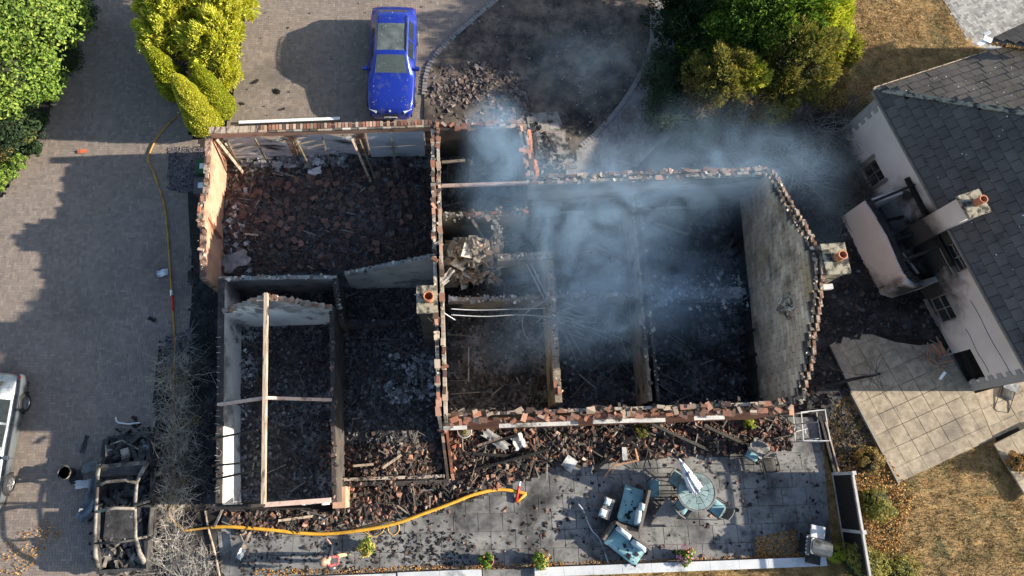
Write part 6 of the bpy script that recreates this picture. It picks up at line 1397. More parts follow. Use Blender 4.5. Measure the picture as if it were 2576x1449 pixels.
def chair(label, px, face, seat='teal', tipx=0.0, back='wicker'):
    c = at(*px, .4); d_ = np.array(face)[:2] - c[:2]; rz = math.atan2(d_[1], d_[0]) - math.pi / 2
    o = root('patio_chair', (c[0], c[1], 0), rz, label, 'chair')
    add('seat', pillow((0, 0, .43), (.48, .48, .08)), M[seat], o, local=True, smooth=True)
    add('seat_frame', MB().tube([(-.27, .25, .40), (-.28, -.22, .40), (.28, -.22, .40), (.27, .25, .40), (-.27, .25, .40)], .018, 6).get(), M['blackplastic'], o, local=True)
    V = []; n = 9
    for z in (.46, .62, .80, .92):
        for k in range(n): a = (k / (n - 1) - .5) * 1.5; V.append((.31 * math.sin(a) * 1.0, -.12 - .16 * math.cos(a) - (z - .46) * .25, z))
    Fs = [(i * n + j, i * n + j + 1, (i + 1) * n + j + 1, (i + 1) * n + j) for i in range(3) for j in range(n - 1)]
    add('backrest', (V, Fs), M[back], o, local=True, smooth=True)
    add('back_rail', MB().tube([(v[0], v[1], v[2]) for v in V[-n:]], .02, 6).get(), M['greywicker'], o, local=True, smooth=True)
    for sx in (-1, 1):
        add('leg', MB().tube([(sx * .27, .25, .62), (sx * .28, .27, .3), (sx * .28, .28, 0)], .016, 6).get(), M['blackplastic'], o, local=True)
        add('leg', MB().tube([(sx * .27, -.24, .60), (sx * .28, -.27, .3), (sx * .28, -.32, 0)], .016, 6).get(), M['blackplastic'], o, local=True)
        add('arm', MB().tube([(sx * .27, .25, .62), (sx * .29, 0, .65), (sx * .27, -.26, .62)], .018, 6).get(), M['blackplastic'], o, local=True)
    return o
chair('patio chair pushed to the upper left of the round table', (1703, 1206), tc)
chair('patio chair with teal seat at the lower left of the round table', (1716, 1272), tc)
chair('patio chair with teal seat at the lower right of the round table', (1803, 1278), tc)
chair('grey backed patio chair turned away in the rubble edge', (1893, 1140), at(1860, 1190), 'teal', back='greywicker')
chair('black seated patio chair below the grey backed one', (1932, 1170), at(1935, 1230), 'char')
crumple('sling_panel', 'grey curved sling panel leaning on the chair by the rubble', 'panel', (1888, 1130), (.62, .5), 'greywicker', .75, R(-40), amp=.05, tilt=(.15, .1))
# barbecue
c = at(2030, 1372); bq = root('barbecue', c, R(-12), 'silver and black gas barbecue at the patio corner', 'barbecue')
B_ = lambda nm, b, m, **k: add(nm, b.get(), M[m], bq, local=True, **k)
B_('cart', MB().box((0, 0, .42), (.62, .5, .66)), 'blackplastic'); B_('firebox', MB().box((0, 0, .82), (.66, .54, .16)), 'burntdark')
V = []; n = 10
for x in (-.34, .34):
    for k in range(n): a = math.pi * k / (n - 1); V.append((x, -.27 * math.cos(a), .90 + .24 * math.sin(a)))
add('hood', (V, [(j, j + 1, n + j + 1, n + j) for j in range(n - 1)] + [tuple(range(n))[::-1], tuple(range(n, 2 * n))]), mat('hood_steel', [(.10, .10, .10), (.24, .24, .24)], scale=2, rough=.35, metal=.6, stain=((.03, .03, .03), 1.5, .5, .65)), bq, local=True, smooth=False)
B_('side_shelf', MB().box((-.10, .48, .92), (.48, .42, .05), taper=.95), 'chalk'); B_('shelf_bracket', MB().box((-.1, .4, .84), (.36, .3, .04)), 'blackplastic')
B_('control_panel', MB().box((-.37, 0, .86), (.1, .66, .16), ry=-.3), 'greywicker')
for k in range(5): B_('knob', MB().lathe([(.03, 0), (.025, .04), (.001, .045)], (-.42, -.25 + k * .125, .90), 10, E=Euler((0, -1.2, 0)).to_matrix()), 'clearlamp')
B_('handle', MB().tube([(-.28, -.25, 1.06), (-.36, -.2, 1.08), (-.36, .2, 1.08), (-.28, .25, 1.06)], .016, 6), 'steel')
B_('gas_shelf', MB().box((0, -.42, .5), (.5, .3, .05)), 'burntdark')
for sx in (-.27, .27): B_('wheel', MB().lathe([(.08, -.02), (.09, 0), (.08, .02)], (sx, .28, .09), 14, E=Euler((0, math.pi / 2, 0)).to_matrix()), 'tyre')
for sx in (-.27, .27): B_('leg', MB().box((sx, -.22, .05), (.05, .05, .1)), 'blackplastic')
# potted plants
M['petal'] = leafmat('petal', [(.55, .08, .22), (.62, .25, .50), (.60, .12, .12), (.65, .45, .60)]); M['yellowleaf'] = leafmat('yellow_leaf', [(.50, .38, .10), (.58, .46, .16), (.34, .30, .06), (.18, .28, .03)])
def potted(label, px, m, r, h_=.34, extra=None, potm=None):
    c = at(*px); o = root('potted_plant', c, 0, label, 'potted plant')
    add('pot', MB().lathe([(.14, 0), (.19, .26), (.21, .27), (.21, .32), (.18, .32), (.17, .26), (.001, .25)], (0, 0, 0), 18).get(), potm or M['clay'], o, local=True, smooth=True)
    n = 900; q = rng.normal(0, 1, (n, 3)); q /= np.linalg.norm(q, axis=1, keepdims=True); q[:, 2] = np.abs(q[:, 2]); cl = rng.normal(0, 1, (11, 3)); cl /= np.linalg.norm(cl, axis=1, keepdims=True); cl[:, 2] = np.abs(cl[:, 2]) * .8; P = (cl * rng.uniform(.35, 1.0, (11, 1)) * r)[rng.integers(0, 11, n)] + q * r * .38 * rng.uniform(.3, 1, (n, 1)) + [0, 0, .32]
    add('foliage', leaves(P, q + [0, 0, .5], .10, .055, .6), M[m], o, local=True)
    add('stems', MB().tube([(0, 0, .25), (.02, .01, .4), (.0, .03, .55)], [.02, .015, .005], 5).get(), M['bark'], o, local=True)
    if extra:
        q2 = rng.normal(0, 1, (extra[1], 3)); q2 /= np.linalg.norm(q2, axis=1, keepdims=True); q2[:, 2] = np.abs(q2[:, 2]); add('flowers', kind='stuff', VF=leaves(q2 * [r, r, r * .85] * 1.05 + [0, 0, .33], q2, .08, .07, .3), mats=M[extra[0]], parent=o, local=True)
potted('potted plant with yellowing leaves nearest the person', (925, 1372), 'yellowleaf', .30, extra=('laurel', 90))
potted('bushy green potted plant at the left end of the wall gap', (1226, 1408), 'green', .30)
potted('green potted plant with red tinged leaves right of the wall gap', (1358, 1406), 'green', .32, extra=('litter', 70))
potted('potted plant with pink and purple flowers by the pale wall', (1718, 1396), 'green', .32, extra=('petal', 60))
lf = np.column_stack([inpx(90, [(1660, 1375), (1790, 1360), (1800, 1405), (1740, 1400), (1660, 1392)]), np.full(90, .035)]); add('fallen_petals', leaves(lf, np.tile([0, 0, 1.], (90, 1)), .05, .04, .2), M['petal'], kind='stuff', label='pink petals dropped on the patio round the flowering pot', cat='petals')
hb = root('hanging_basket', at(1168, 1085), label='fallen wire hanging basket beside the front wall corner', cat='basket'); c = at(1168, 1085)
add('hoop', MB().lathe([(.25, 0), (.27, .015), (.25, .03), (.235, .015), (.25, 0)], (c[0], c[1], .3), 24).get(), M['chalk'], hb)
add('bowl', MB().lathe([(.02, .02), (.16, .08), (.24, .3)], (c[0], c[1], .02), 18).get(), M['wicker'], hb, smooth=True)
P = np.column_stack([rng.normal(c[0], .1, 300), rng.normal(c[1], .1, 300), rng.uniform(.2, .38, 300)]); add('foliage', leaves(P, np.tile([0, 0, 1.], (300, 1)), .06, .03, .6), M['oliveleaf'], hb)

# ------------------------------------------------------------------ garden walls, fence, kerbs
gwm = mat('coping', [(.40, .42, .44), (.56, .57, .58)], scale=.8, bump=.1, stain=((.14, .15, .16), 1.2, .56, .75)); cop = None
def lowwall(label, a, b, w_=.30, h_=.30, ln=1.0):
    A_, B_2 = at(*a, h_), at(*b, h_); L = np.linalg.norm(B_2 - A_); d_ = (B_2 - A_) / L; n = max(1, int(L / ln))
    o = root('garden_wall', (*((A_ + B_2) / 2)[:2], 0), label=label, cat='wall')
    add('wall_core', MB().bar([A_[0], A_[1], h_ / 2 - .03], [B_2[0], B_2[1], h_ / 2 - .03], w_ - .08, h_ - .06).get(), M['render'], o)
    for i in range(n):
        p, q = A_ + d_ * (L * i / n + .004), A_ + d_ * (L * (i + 1) / n - .004); add('coping_stone', MB().bar([p[0], p[1], h_ - .03 + random.gauss(0, .002)], [q[0], q[1], h_ - .03 + random.gauss(0, .002)], w_, .058).get(), gwm, o)
lowwall('pale low garden wall along the patio, the long right part', (1345, 1440), (2080, 1412))
lowwall('pale low garden wall along the bottom edge, left of the gap', (1000, 1452), (1212, 1444))
lowwall('pale low garden wall at the bottom, beneath the person', (640, 1468), (996, 1454))
c = at(1278, 1444); o = add('wall_step', MB().box((c[0], c[1], .07), (1.75, .34, .13), R(1.5)).get(), M['slab'], label='grey step in the gap of the pale garden wall', cat='step')
fn = root('board_fence', at(2120, 1290), label='dark board fence with pale posts right of the patio', cat='fence')
f0, f1, f2 = at(2094, 1192)[:2], at(2117, 1333)[:2], at(2134, 1440)[:2]; fh = 1.35
M['fenceboard'] = mat('fence_board', [(.008, .008, .008), (.018, .016, .015)], scale=3, bump=.3, stretch=(1, 6, 1)); M['postgrey'] = mat('post_grey', [(.36, .35, .34), (.52, .51, .50)], scale=2, bump=.2, stain=((.15, .14, .13), 2, .58, .75))
for a_, b_ in ((f0, f1), (f1, f2)):
    for k in range(5): add('board', MB().bar((*(lerp(a_, b_, .015)), .14 + k * .245), (*(lerp(a_, b_, .985)), .14 + k * .245), .025, .2435).get(), M['fenceboard'], fn)
    for z in (.04, fh + .02): add('rail', MB().bar((*lerp(a_, b_, .01), z), (*lerp(a_, b_, .99), z), .075, .06).get(), M['postgrey'], fn)
for p in (f0, f1): add('post', MB().box((*p, (fh + .1) / 2), (.1, .1, fh + .1), R(8)).box((*p, fh + .12), (.13, .13, .04), R(8)).get(), M['postgrey'], fn)
for lab, a_, b_, m_, w_, h_ in (('dark edging board between patio and burnt verge', (2060, 1060), (2094, 1190), 'char', .09, .2), ('pale edging board outside the dark one', (2072, 1062), (2106, 1190), 'timber', .05, .16)):
    p, q = at(*a_), at(*b_); add('edging_board', MB().bar((p[0], p[1], h_ / 2), (q[0], q[1], h_ / 2), w_, h_).get(), M[m_], label=lab, cat='edging')
p = [at(x, y) for x, y in ((518, 1285), (525, 1330), (538, 1375), (548, 1420), (556, 1460))]
o = add('kerb_edging', MB().tube([q + [0, 0, .06] for q in p], .035, 6, flat=1.4).get(), M['timber'], label='pale kerb edging at the bottom between hedge and patio', cat='kerb')
c0_, c1_ = at(486, 486), at(500, 700); o = add('shade_strip', MB().prism(poly([(474, 486), (505, 486), (520, 560), (525, 690), (490, 690), (480, 600)]), .0, .10).get(), M['char'], label='black mulch strip coloured for the deep shade along the garage west wall', cat='shaded bed')  # deep shade on the mulch by the wall, painted as a raised black strip
field([(478, 690), (552, 690), (552, 1280), (560, 1449), (405, 1449), (385, 1400), (402, 1340), (390, 1260), (404, 1190), (386, 1120), (400, 1050), (388, 980), (402, 920), (425, 850), (484, 835)], .01, .12, .12, M['ashdark'], 'hedge_bed')
scatter('hedge_ash', [(484, 690), (545, 690), (545, 1280), (400, 1449), (400, 870), (484, 855)], 3600, .015, .08, M['cinder'], lambda x, y: .05 + 0 * x, label='black ash and twigs under the scorched hedge')

# ------------------------------------------------------------------ loose things
def timber(label, a, b, m='char', w_=.1, h_=.12, name='charred_timber', cat='timber', jit=.012):
    return add(name, MB().bar(at(*a), at(*b), w_, h_, jit=jit).get(), M[m], label=label, cat=cat)
for t_ in (
    ('long charred beam slanting over the front rubble', (1140, 1196, .12), (1382, 1130, .5)), ('charred board heap edge under the basket', (1170, 1140, .2), (1330, 1150, .25)), ('charred rafter lying below the grey board', (1190, 1125, .25), (1300, 1095, .4)),
    ('thick black beam pointing at the wooden frame', (1490, 1188, .12), (1592, 1098, .5)), ('black rafter lying right of the yellow plant', (1640, 1068, .5), (1800, 1140, .15)), ('black rafter pointing at the grey chair', (1770, 1070, .5), (1925, 1142, .2)),
    ('charred post lying across the left rubble', (1210, 1190, .1), (1150, 1215, .15)), ('charred beam propped in the dark room', (1745, 890, .5), (1862, 846, 1.1)), ('charred lath crossing the dark room', (1776, 893, .5), (1862, 921, .6)), ('pale charred plank under the smoke', (1768, 632, .8), (1828, 606, 1.0)),
    ('charred rafter fallen in the cable room', (1300, 960, .3), (1245, 905, .4)), ('charred rafter lying by the long partition', (1560, 980, .3), (1490, 900, .6))):
    timber(*t_)
for t_ in (
    ('yellow charred batten leaning on the front wall', (1200, 1122, .3), (1262, 1100, .5)), ('pale plank on the middle room rubble', (962, 1178, .9), (1010, 1144, .9)), ('short pale block beside the pale plank', (888, 1172, .8), (940, 1168, .8)),
    ('wooden prop in the lower left debris', (602, 1345, .2), (625, 1395, .3)), ('pale split plank in the lower left debris', (598, 1398, .2), (630, 1340, .4)), ('pale lath hanging under the front beam', (700, 1310, .3), (790, 1298, .2)), ('pale prop under the eaves beam', (540, 1325, .2), (560, 1280, .6)),
    ('thin pale lath in the garage heap', (612, 588, .9), (650, 592, .9)), ('white lath standing in the garage heap', (822, 632, .8), (832, 612, 1.0))):
    timber(*t_, m='timber', w_=.08, h_=.04, name='loose_plank', cat='plank', jit=.004)
gp_ = root('gutter_length', at(728, 305), label='long white gutter lying along the forecourt before the garage', cat='gutter'); a_, b_ = at(601, 308, .12), at(855, 298, .12)
add('channel', MB().bar(a_, b_, .12, .05).get(), M['white'], gp_); add('dark_lip', MB().bar(a_ + [0, -.12, -.06], b_ + [0, -.12, -.06], .1, .05).get(), M['char'], gp_)
wb = root('white_door', at(1432, 1168), label='white square cabinet door lying in the front rubble', cat='cabinet door'); c = at(1432, 1166, .25)
add('panel', MB().box((c[0], c[1], .28), (.42, .46, .04), R(-35), .1, .08).get(), M['chalk'], wb); add('edge_strip', MB().box((c[0] - .1, c[1] - .26, .24), (.42, .03, .05), R(-35)).get(), M['char'], wb)
af = root('wooden_frame', at(1560, 1165), label='broken brown wooden frame with a white board in the rubble', cat='frame')
for a_, b_ in (((1580, 1132, .5), (1535, 1180, .2)), ((1543, 1172, .25), (1606, 1158, .35)), ((1606, 1158, .35), (1598, 1128, .5)), ((1535, 1180, .2), (1520, 1200, .1)), ((1543, 1180, .2), (1540, 1190, .1))): add('stretcher', MB().bar(at(*a_), at(*b_), .05, .035).get(), mat('frame_wood', [(.42, .22, .11), (.52, .30, .16)], scale=4), af)
add('board', MB().bar(at(1570, 1125, .5), at(1572, 1158, .45), .16, .03).get(), M['chalk'], af)
rk = root('metal_rack', at(2025, 1080), label='white metal greenhouse staging frame at the front wall end', cat='rack')
pr = [(1992, 1042), (2050, 1036), (2062, 1112), (1997, 1112)]
for z in (.12, .75):
    for i in range(4):
        a_, b_ = at(*pr[i]), at(*pr[(i + 1) % 4]); add('bar', MB().bar((a_[0], a_[1], z), (b_[0], b_[1], z), .03, .03).get(), M['chalk'], rk)
for x, y in pr: a_ = at(x, y); add('upright', MB().bar((a_[0], a_[1], .02), (a_[0], a_[1], .77), .03, .03).get(), M['chalk'], rk)
a_, b_ = at(1994, 1068, .75), at(2056, 1062, .75); add('bar', MB().bar(a_, b_, .04, .03).get(), M['burntdark'], rk)
for k in range(9): p = at(random.uniform(2000, 2055), random.uniform(1075, 1108), .15); q_ = p + np.array([random.gauss(0, .2), random.gauss(0, .2), random.uniform(0, .1)]); add('bent_rod', MB().bar(p, q_, .025, .025).get(), M['chalk'], rk)
crumple('grey_board', 'grey curved board lying in the rubble below the front wall', 'board', (1246, 1108), (1.0, .34), 'greywall', .35, R(-35), amp=.04)
crumple('plaster_lump', 'grey plaster lump beside the curved board', 'plaster', (1303, 1112), (.42, .5), 'chalk', .3, .4, amp=.08)
crumple('foil_scrap', 'silver plastic scrap lying on the drive beside the fire hose', 'scrap', (411, 688), (.42, .26), mat('foil', [(.36, .40, .44), (.60, .63, .66)], scale=5, rough=.4), .1, .2, amp=.07)
crumple('black_scrap', 'black scrap lying on the drive near the hedge top', 'scrap', (384, 804), (.3, .14), 'char', .05, -.4, amp=.03)
for lab, px, s in (('black shard on the forecourt nearest the conifers', (645, 206), .22), ('black torn shard on the forecourt beside the car shadow', (697, 231), .3), ('small black shard at the left of the forecourt', (612, 262), .16), ('black fleck by the white gutter', (714, 275), .14)):
    crumple('black_shard', lab, 'scrap', px, (s, s * .6), 'char', .04, px[0], amp=.03, n=4)
crumple('red_rag', 'small orange red scrap on the sunlit strip of the drive', 'scrap', (208, 382), (.35, .14), flat('red_rag', (.5, .12, .05)), .04, .2, amp=.03, n=4)
crumple('white_board', 'white torn board lying in the lower left debris', 'board', (612, 1392), (.2, .35), 'chalk', .3, -.5, amp=.05)
crumple('white_card', 'white oval card on the rubble under the eaves beam', 'card', (818, 1306), (.16, .3), 'white', .2, .4, amp=.02, n=5)
crumple('grey_sheet', 'grey crumpled sheet in the lower left corner of the garage', 'sheet', (608, 672), (1.0, .6), 'greywall', .8, .5, amp=.12)
crumple('foil_pile', 'shiny foil scrap on the garage heap', 'scrap', (800, 450), (.5, .3), 'doormetal', .7, .2, amp=.08)
o = add('trim_strip', MB().tube(spline([(1455, 1268, .15), (1468, 1285, .2), (1478, 1310, .1), (1490, 1335, .1), (1508, 1355, .12), (1520, 1385, .1), (1530, 1418, .08)]), .025, 5, flat=.4).get(), M['chalk'], label='long twisted silver trim strip lying on the patio left of the sofas', cat='trim', smooth=True)
bh = at(2152, 318, .9); o = add('blue_hoop', MB().lathe([(.29, 0), (.31, .02), (.29, .04), (.27, .02), (.29, 0)], bh, 28, E=Euler((.6, .3, 0)).to_matrix()).get(), flat('blue_hoop', (.05, .22, .32)), label='blue plastic hoop standing behind the white house corner', cat='hoop', smooth=True)
# wreckage by the neighbour's window and the folded chair
wk = root('window_wreck', at(2352, 905), label='tangle of burnt window frame under the empty window of the white house', cat='debris'); c = at(2352, 905)
for k in range(22): p = np.array([c[0] + random.gauss(0, .2), c[1] + random.gauss(0, .28), random.uniform(.1, .5)]); a = random.uniform(0, 3.1); add('frame_piece', MB().bar(p, p + np.array([math.cos(a), math.sin(a), random.gauss(0, .3)]) * random.uniform(.2, .6), .05, .03).get(), M['frame'] if k % 3 else M['clay'], wk)
add('white_piece', MB().bar((c[0] + .1, c[1] - .5, .3), (c[0] - .05, c[1] - .75, .15), .1, .03).get(), M['white'], wk)
fc_ = at(2525, 1000); fo = root('folding_chair', fc_, R(-25), 'folded black garden chair lying on the paving at the right edge', 'chair')
add('seat', pillow((0, .2, .12), (.5, .5, .07)), M['burntdark'], fo, local=True, smooth=True)
add('frame', MB().tube([(-.25, .45, .15), (-.25, -.55, .06), (-.15, -.62, .06), (.25, -.5, .06), (.25, .45, .15)], .015, 6).get(), M['blackplastic'], fo, local=True)
add('backrest', MB().box((.05, .45, .2), (.5, .3, .03), rx=.4).get(), M['chalk'], fo, local=True)
# aerial and cables
ae = root('tv_aerial', at(1110, 760, 4.9), label='fallen rod aerial lying over the centre chimney', cat='aerial'); zA = 5.0
rod = lambda a_, b_, r_=.012: MB().tube([at(*a_), at(*b_)], r_, 5).get()
for a_, b_ in (((1085, 745, 5.05), (1130, 705, 5.1)), ((1043, 740, 5.0), (1145, 805, 4.4))): add('boom', rod(a_, b_, .018), M['steel'], ae)
for k in range(9): t = k / 8; p = np.array((1072 + 26 * t, 795 - 52 * t)); add('element', rod((p[0] - 16, p[1] - 14, 5.03), (p[0] + 16, p[1] + 14, 5.03), .009), M['steel'], ae)
crumple('lead_flashing', 'curled lead flashing sticking up from the centre wall', 'flashing', (1127, 772), (.18, .55), 'greywicker', 4.2, R(-38), amp=.04)
M['cable'] = flat('cable', (.24, .25, .27), .6)
cb = root('cable_bundle', at(1380, 800), label='tangle of grey electrical cables strung across the roofless rooms', cat='cables')
add('cable', MB().tube(spline([(1135, 777, 3.6), (1200, 780, 2.8), (1290, 778, 2.5), (1370, 776, 2.4)]), .018, 5).get(), M['cable'], cb, smooth=True)
add('cable', MB().tube(spline([(1135, 792, 3.6), (1220, 796, 2.8), (1310, 792, 2.5), (1390, 800, 2.3), (1470, 820, 1.6), (1560, 850, 1.0), (1620, 880, .6)]), .018, 5).get(), M['cable'], cb, smooth=True)
for k in range(20):
    x0, y0 = 1380 + random.gauss(0, 22), 790 + random.gauss(0, 18); a = random.gauss(.45, .5); L = random.uniform(40, 150)
    pts = [(x0, y0, 2.4), (x0 + L * .4 * math.cos(a) + random.gauss(0, 10), y0 + L * .4 * math.sin(a) + random.gauss(0, 8), 2.2), (x0 + L * math.cos(a), y0 + L * math.sin(a) * .9, random.uniform(.8, 2))]
    add('cable', MB().tube(spline(pts, n=5), .012, 4).get(), M['cable'], cb, smooth=True)
add('cable', MB().tube(spline([(1385, 750, 2.4), (1340, 775, 2.3), (1315, 800, 2.2), (1320, 840, 2.0), (1345, 862, 1.6), (1370, 830, 1.9), (1395, 800, 2.3)]), .014, 5).get(), M['cable'], cb, smooth=True)
for x0, x1 in ((1325, 1378), (1337, 1388)): add('conduit', MB().tube([at(x0, 665, 2.2), at(x1, 770, 2.1)], .02, 5).get(), M['cable'], cb)

# ------------------------------------------------------------------ person
def person():
    f = at(857, 1402); bx, by = f[0], f[1]
    root_p = root('person', (bx, by, 0), 0, 'person in dark jacket with red stripes and pale helmet walking on the patio', 'person')
    J = {'pelvis': (0, 0, .93), 'waist': (-.05, 0, 1.08), 'chest': (-.14, 0, 1.30), 'neck': (-.22, 0, 1.46), 'headb': (-.27, 0, 1.54), 'headt': (-.31, 0, 1.70),
         'hl': (0, -.10, .90), 'kl': (-.20, -.11, .50), 'al': (-.18, -.11, .09), 'tl': (-.34, -.12, .05), 'hr': (.0, .10, .90), 'kr': (.06, .11, .49), 'ar': (.32, .11, .12), 'tr': (.22, .12, .04),
         'sl': (-.16, -.20, 1.36), 'el': (-.12, -.30, 1.08), 'wl': (-.26, -.30, .86), 'sr': (-.16, .20, 1.36), 'er': (-.13, .42, 1.22), 'wr': (-.26, .60, 1.12)}
    rad = {'pelvis': .15, 'waist': .15, 'chest': .17, 'neck': .065, 'headb': .085, 'headt': .095, 'hl': .10, 'kl': .07, 'al': .052, 'tl': .04, 'hr': .10, 'kr': .07, 'ar': .052, 'tr': .04, 'sl': .085, 'el': .055, 'wl': .036, 'sr': .085, 'er': .055, 'wr': .036}
    E = [('pelvis', 'waist'), ('waist', 'chest'), ('chest', 'neck'), ('neck', 'headb'), ('headb', 'headt'), ('pelvis', 'hl'), ('hl', 'kl'), ('kl', 'al'), ('al', 'tl'), ('pelvis', 'hr'), ('hr', 'kr'), ('kr', 'ar'), ('ar', 'tr'), ('chest', 'sl'), ('sl', 'el'), ('el', 'wl'), ('chest', 'sr'), ('sr', 'er'), ('er', 'wr')]
    for s, w_, dr in (('l', 'wl', (-.5, 0, -.8)), ('r', 'wr', (-.7, .6, -.2))):
        d_ = np.array(dr) / np.linalg.norm(dr); wv = np.array(J[w_]); sd = np.cross(d_, [0, 0, 1.]); sd = sd / np.linalg.norm(sd)
        J['p' + s] = tuple(wv + d_ * .07); rad['p' + s] = .036; E.append((w_, 'p' + s))
        for k, off in enumerate((-.03, -.01, .012, .032)):
            n1, n2 = f'f{s}{k}a', f'f{s}{k}b'; J[n1] = tuple(wv + d_ * .12 + sd * off); J[n2] = tuple(wv + d_ * (.17 - .008 * abs(k - 1)) + sd * off * 1.15 + np.array([0, 0, -.015])); rad[n1] = .010; rad[n2] = .008; E += [('p' + s, n1), (n1, n2)]
        J['t' + s + 'h'] = tuple(wv + d_ * .06 + sd * -.055); rad['t' + s + 'h'] = .010; E.append(('p' + s, 't' + s + 'h'))
    names = list(J); me = bpy.data.meshes.new('body'); me.from_pydata([J[n] for n in names], [(names.index(a), names.index(b)) for a, b in E], [])
    ob = bpy.data.objects.new('body_tmp', me); COL.objects.link(ob)
    md = ob.modifiers.new('s', 'SKIN'); md.use_smooth_shade = True
    sk = me.skin_vertices[0].data
    for i, n in enumerate(names): sk[i].radius = (rad[n], rad[n]); sk[i].use_root = (n == 'pelvis')
    sd_ = ob.modifiers.new('d', 'SUBSURF'); sd_.levels = 2; sd_.render_levels = 2
    dg = bpy.context.evaluated_depsgraph_get(); m2 = bpy.data.meshes.new_from_object(ob.evaluated_get(dg)); bpy.data.objects.remove(ob)
    skin = flat('skin', (.50, .30, .22), .6); jacket = flat('jacket', (.02, .022, .03), .8); red = flat('red_band', (.50, .05, .06), .7); tro = flat('trousers', (.38, .31, .19), .9); boot = flat('boots', (.55, .55, .35), .8)
    for m_ in (skin, jacket, red, tro, boot): m2.materials.append(m_)
    for p in m2.polygons:
        c = p.center; z = c.z; y = abs(c.y); k = 1
        if z > 1.45 and y < .15: k = 0
        elif y > .26 and (z < .93 or (c.y > .52)): k = 0
        elif z < .16: k = 4
        elif z < .97 and y < .25: k = 3
        elif (.10 < y < .155 and z > 1.1) or 1.02 < z < 1.07: k = 2
        p.material_index = k; p.use_smooth = True
    b2 = bpy.data.objects.new('body', m2); link(b2, MW[root_p.name].copy(), root_p)
    hx, hz_ = -.315, 1.70
    add('helmet', MB().lathe([(.145, 0), (.15, .02), (.125, .05), (.11, .11), (.07, .15), (.001, .165)], (hx, 0, hz_ - .03), 18, E=Euler((0, -.25, 0)).to_matrix()).get(), flat('helmet', (.30, .20, .13), .5), root_p, local=True, smooth=True)
    add('hair', MB().lathe([(.09, -.10), (.105, -.04), (.105, .02)], (hx + .03, 0, hz_ - .02), 14).get(), flat('hair', (.06, .04, .03), .8), root_p, local=True, smooth=True)
    fc = MB().box((hx - .105, 0, 1.615), (.03, .028, .05)); fc.box((hx - .092, 0, 1.575), (.012, .05, .012))
    add('nose_and_mouth', fc.get(), skin, root_p, local=True)
    ey = MB()
    for s in (-1, 1): ey.box((hx - .088, s * .034, 1.645), (.012, .022, .012))
    add('eyes', ey.get(), M['blackplastic'], root_p, local=True)
    add('radio', MB().box((-.06, -.25, 1.0), (.05, .05, .14)).get(), M['palecushion'], root_p, local=True)
person()
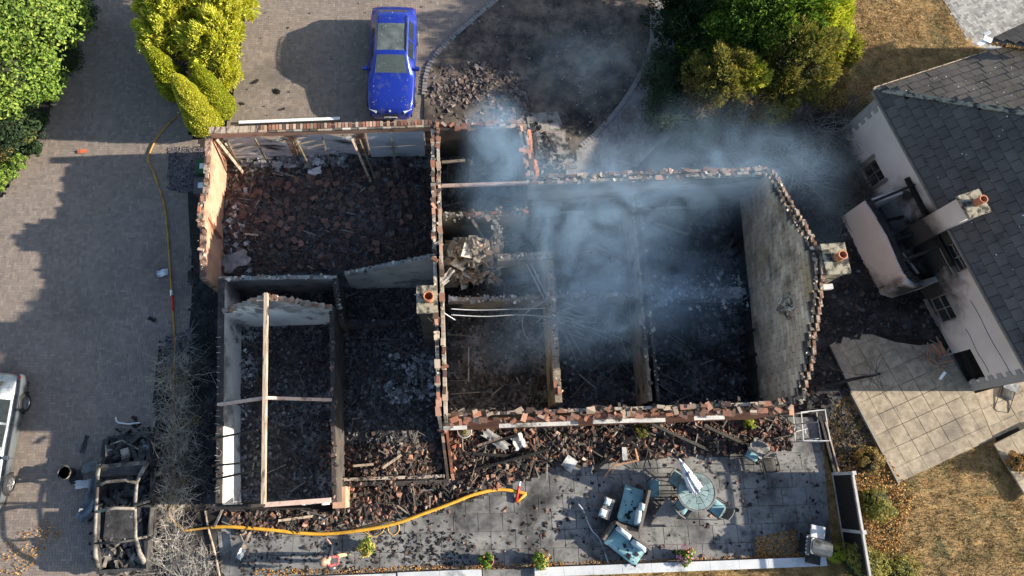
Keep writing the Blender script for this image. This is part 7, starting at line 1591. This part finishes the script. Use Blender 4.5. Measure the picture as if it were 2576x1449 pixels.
# ------------------------------------------------------------------ smoke
def smoke():
    c0 = at(1030, 200, 0)[:2]; 
    lo = np.array([at(1080, 800, 0)[0], at(1200, 960, 0)[1], .3]); hi = np.array([at(2230, 500, 5)[0], at(1300, 60, 3)[1], 6.4])
    b = MB().box((lo + hi) / 2, hi - lo)
    m = bpy.data.materials.new('smoke'); m.use_nodes = True; nt = m.node_tree; N = nt.nodes; Lk = nt.links
    N.remove(N['Principled BSDF']); pv_ = N.new('ShaderNodeVolumePrincipled')
    pv_.inputs['Color'].default_value = (.45, .68, .98, 1); pv_.inputs['Anisotropy'].default_value = .1
    geo = N.new('ShaderNodeNewGeometry'); pos = geo.outputs['Position']
    mp = N.new('ShaderNodeMapping'); mp.inputs['Scale'].default_value = (1, 1, .8); Lk.new(pos, mp.inputs['Vector'])
    n = N.new('ShaderNodeTexNoise'); n.inputs['Scale'].default_value = .6; n.inputs['Detail'].default_value = 6; n.inputs['Roughness'].default_value = .62; n.inputs['Distortion'].default_value = 1.8; Lk.new(mp.outputs[0], n.inputs['Vector'])
    acc = None
    # centre (px, py, z), radii (x, y, z), weight
    for (x, y, z, rx, ry, rz, w) in SMOKE:
        c = at(x, y, z)
        vs_ = N.new('ShaderNodeVectorMath'); vs_.operation = 'SUBTRACT'; Lk.new(pos, vs_.inputs[0]); vs_.inputs[1].default_value = tuple(map(float, c))
        vd = N.new('ShaderNodeVectorMath'); vd.operation = 'DIVIDE'; Lk.new(vs_.outputs[0], vd.inputs[0]); vd.inputs[1].default_value = (rx, ry, rz)
        ln = N.new('ShaderNodeVectorMath'); ln.operation = 'LENGTH'; Lk.new(vd.outputs[0], ln.inputs[0])
        mr = N.new('ShaderNodeMapRange'); mr.interpolation_type = 'SMOOTHSTEP'; mr.inputs['From Min'].default_value = 1.0; mr.inputs['From Max'].default_value = .0; mr.inputs['To Max'].default_value = w
        Lk.new(ln.outputs['Value'], mr.inputs['Value'])
        if acc is None: acc = mr.outputs[0]
        else:
            ad = N.new('ShaderNodeMath'); ad.operation = 'ADD'; Lk.new(acc, ad.inputs[0]); Lk.new(mr.outputs[0], ad.inputs[1]); acc = ad.outputs[0]
    mr = N.new('ShaderNodeMapRange'); mr.inputs['From Min'].default_value = .40; mr.inputs['From Max'].default_value = .68; mr.inputs['To Min'].default_value = .15; mr.inputs['To Max'].default_value = 1.9; Lk.new(n.outputs['Fac'], mr.inputs['Value'])
    mu = N.new('ShaderNodeMath'); mu.operation = 'MULTIPLY'; Lk.new(acc, mu.inputs[0]); Lk.new(mr.outputs[0], mu.inputs[1])
    Lk.new(mu.outputs[0], pv_.inputs['Density']); Lk.new(pv_.outputs[0], N['Material Output'].inputs['Volume'])
    add('smoke', b.get(), m, kind='stuff', label='blue grey smoke drifting over the roofless main rooms', cat='smoke')
SMOKE = [(1245, 350, 2.6, 1.5, 1.7, 2.6, .55), (1270, 470, 2.6, 2.2, 2.2, 3.0, .32), (1440, 560, 2.8, 4.6, 3.4, 3.6, .22), (1480, 720, 2.6, 4.2, 3.4, 3.2, .21), (1640, 500, 3.0, 5.0, 2.4, 3.2, .20), (1660, 740, 2.4, 3.8, 2.6, 3.0, .15), (1900, 430, 3.4, 3.2, 1.6, 2.8, .18), (1780, 360, 2.2, 4.2, 2.2, 2.6, .07), (1300, 860, 1.6, 2.4, 1.6, 2.0, .10), (2070, 500, 2.4, 2.6, 2.4, 2.4, .06), (1480, 160, 1.8, 3.2, 2.6, 2.2, .05)]
smoke()
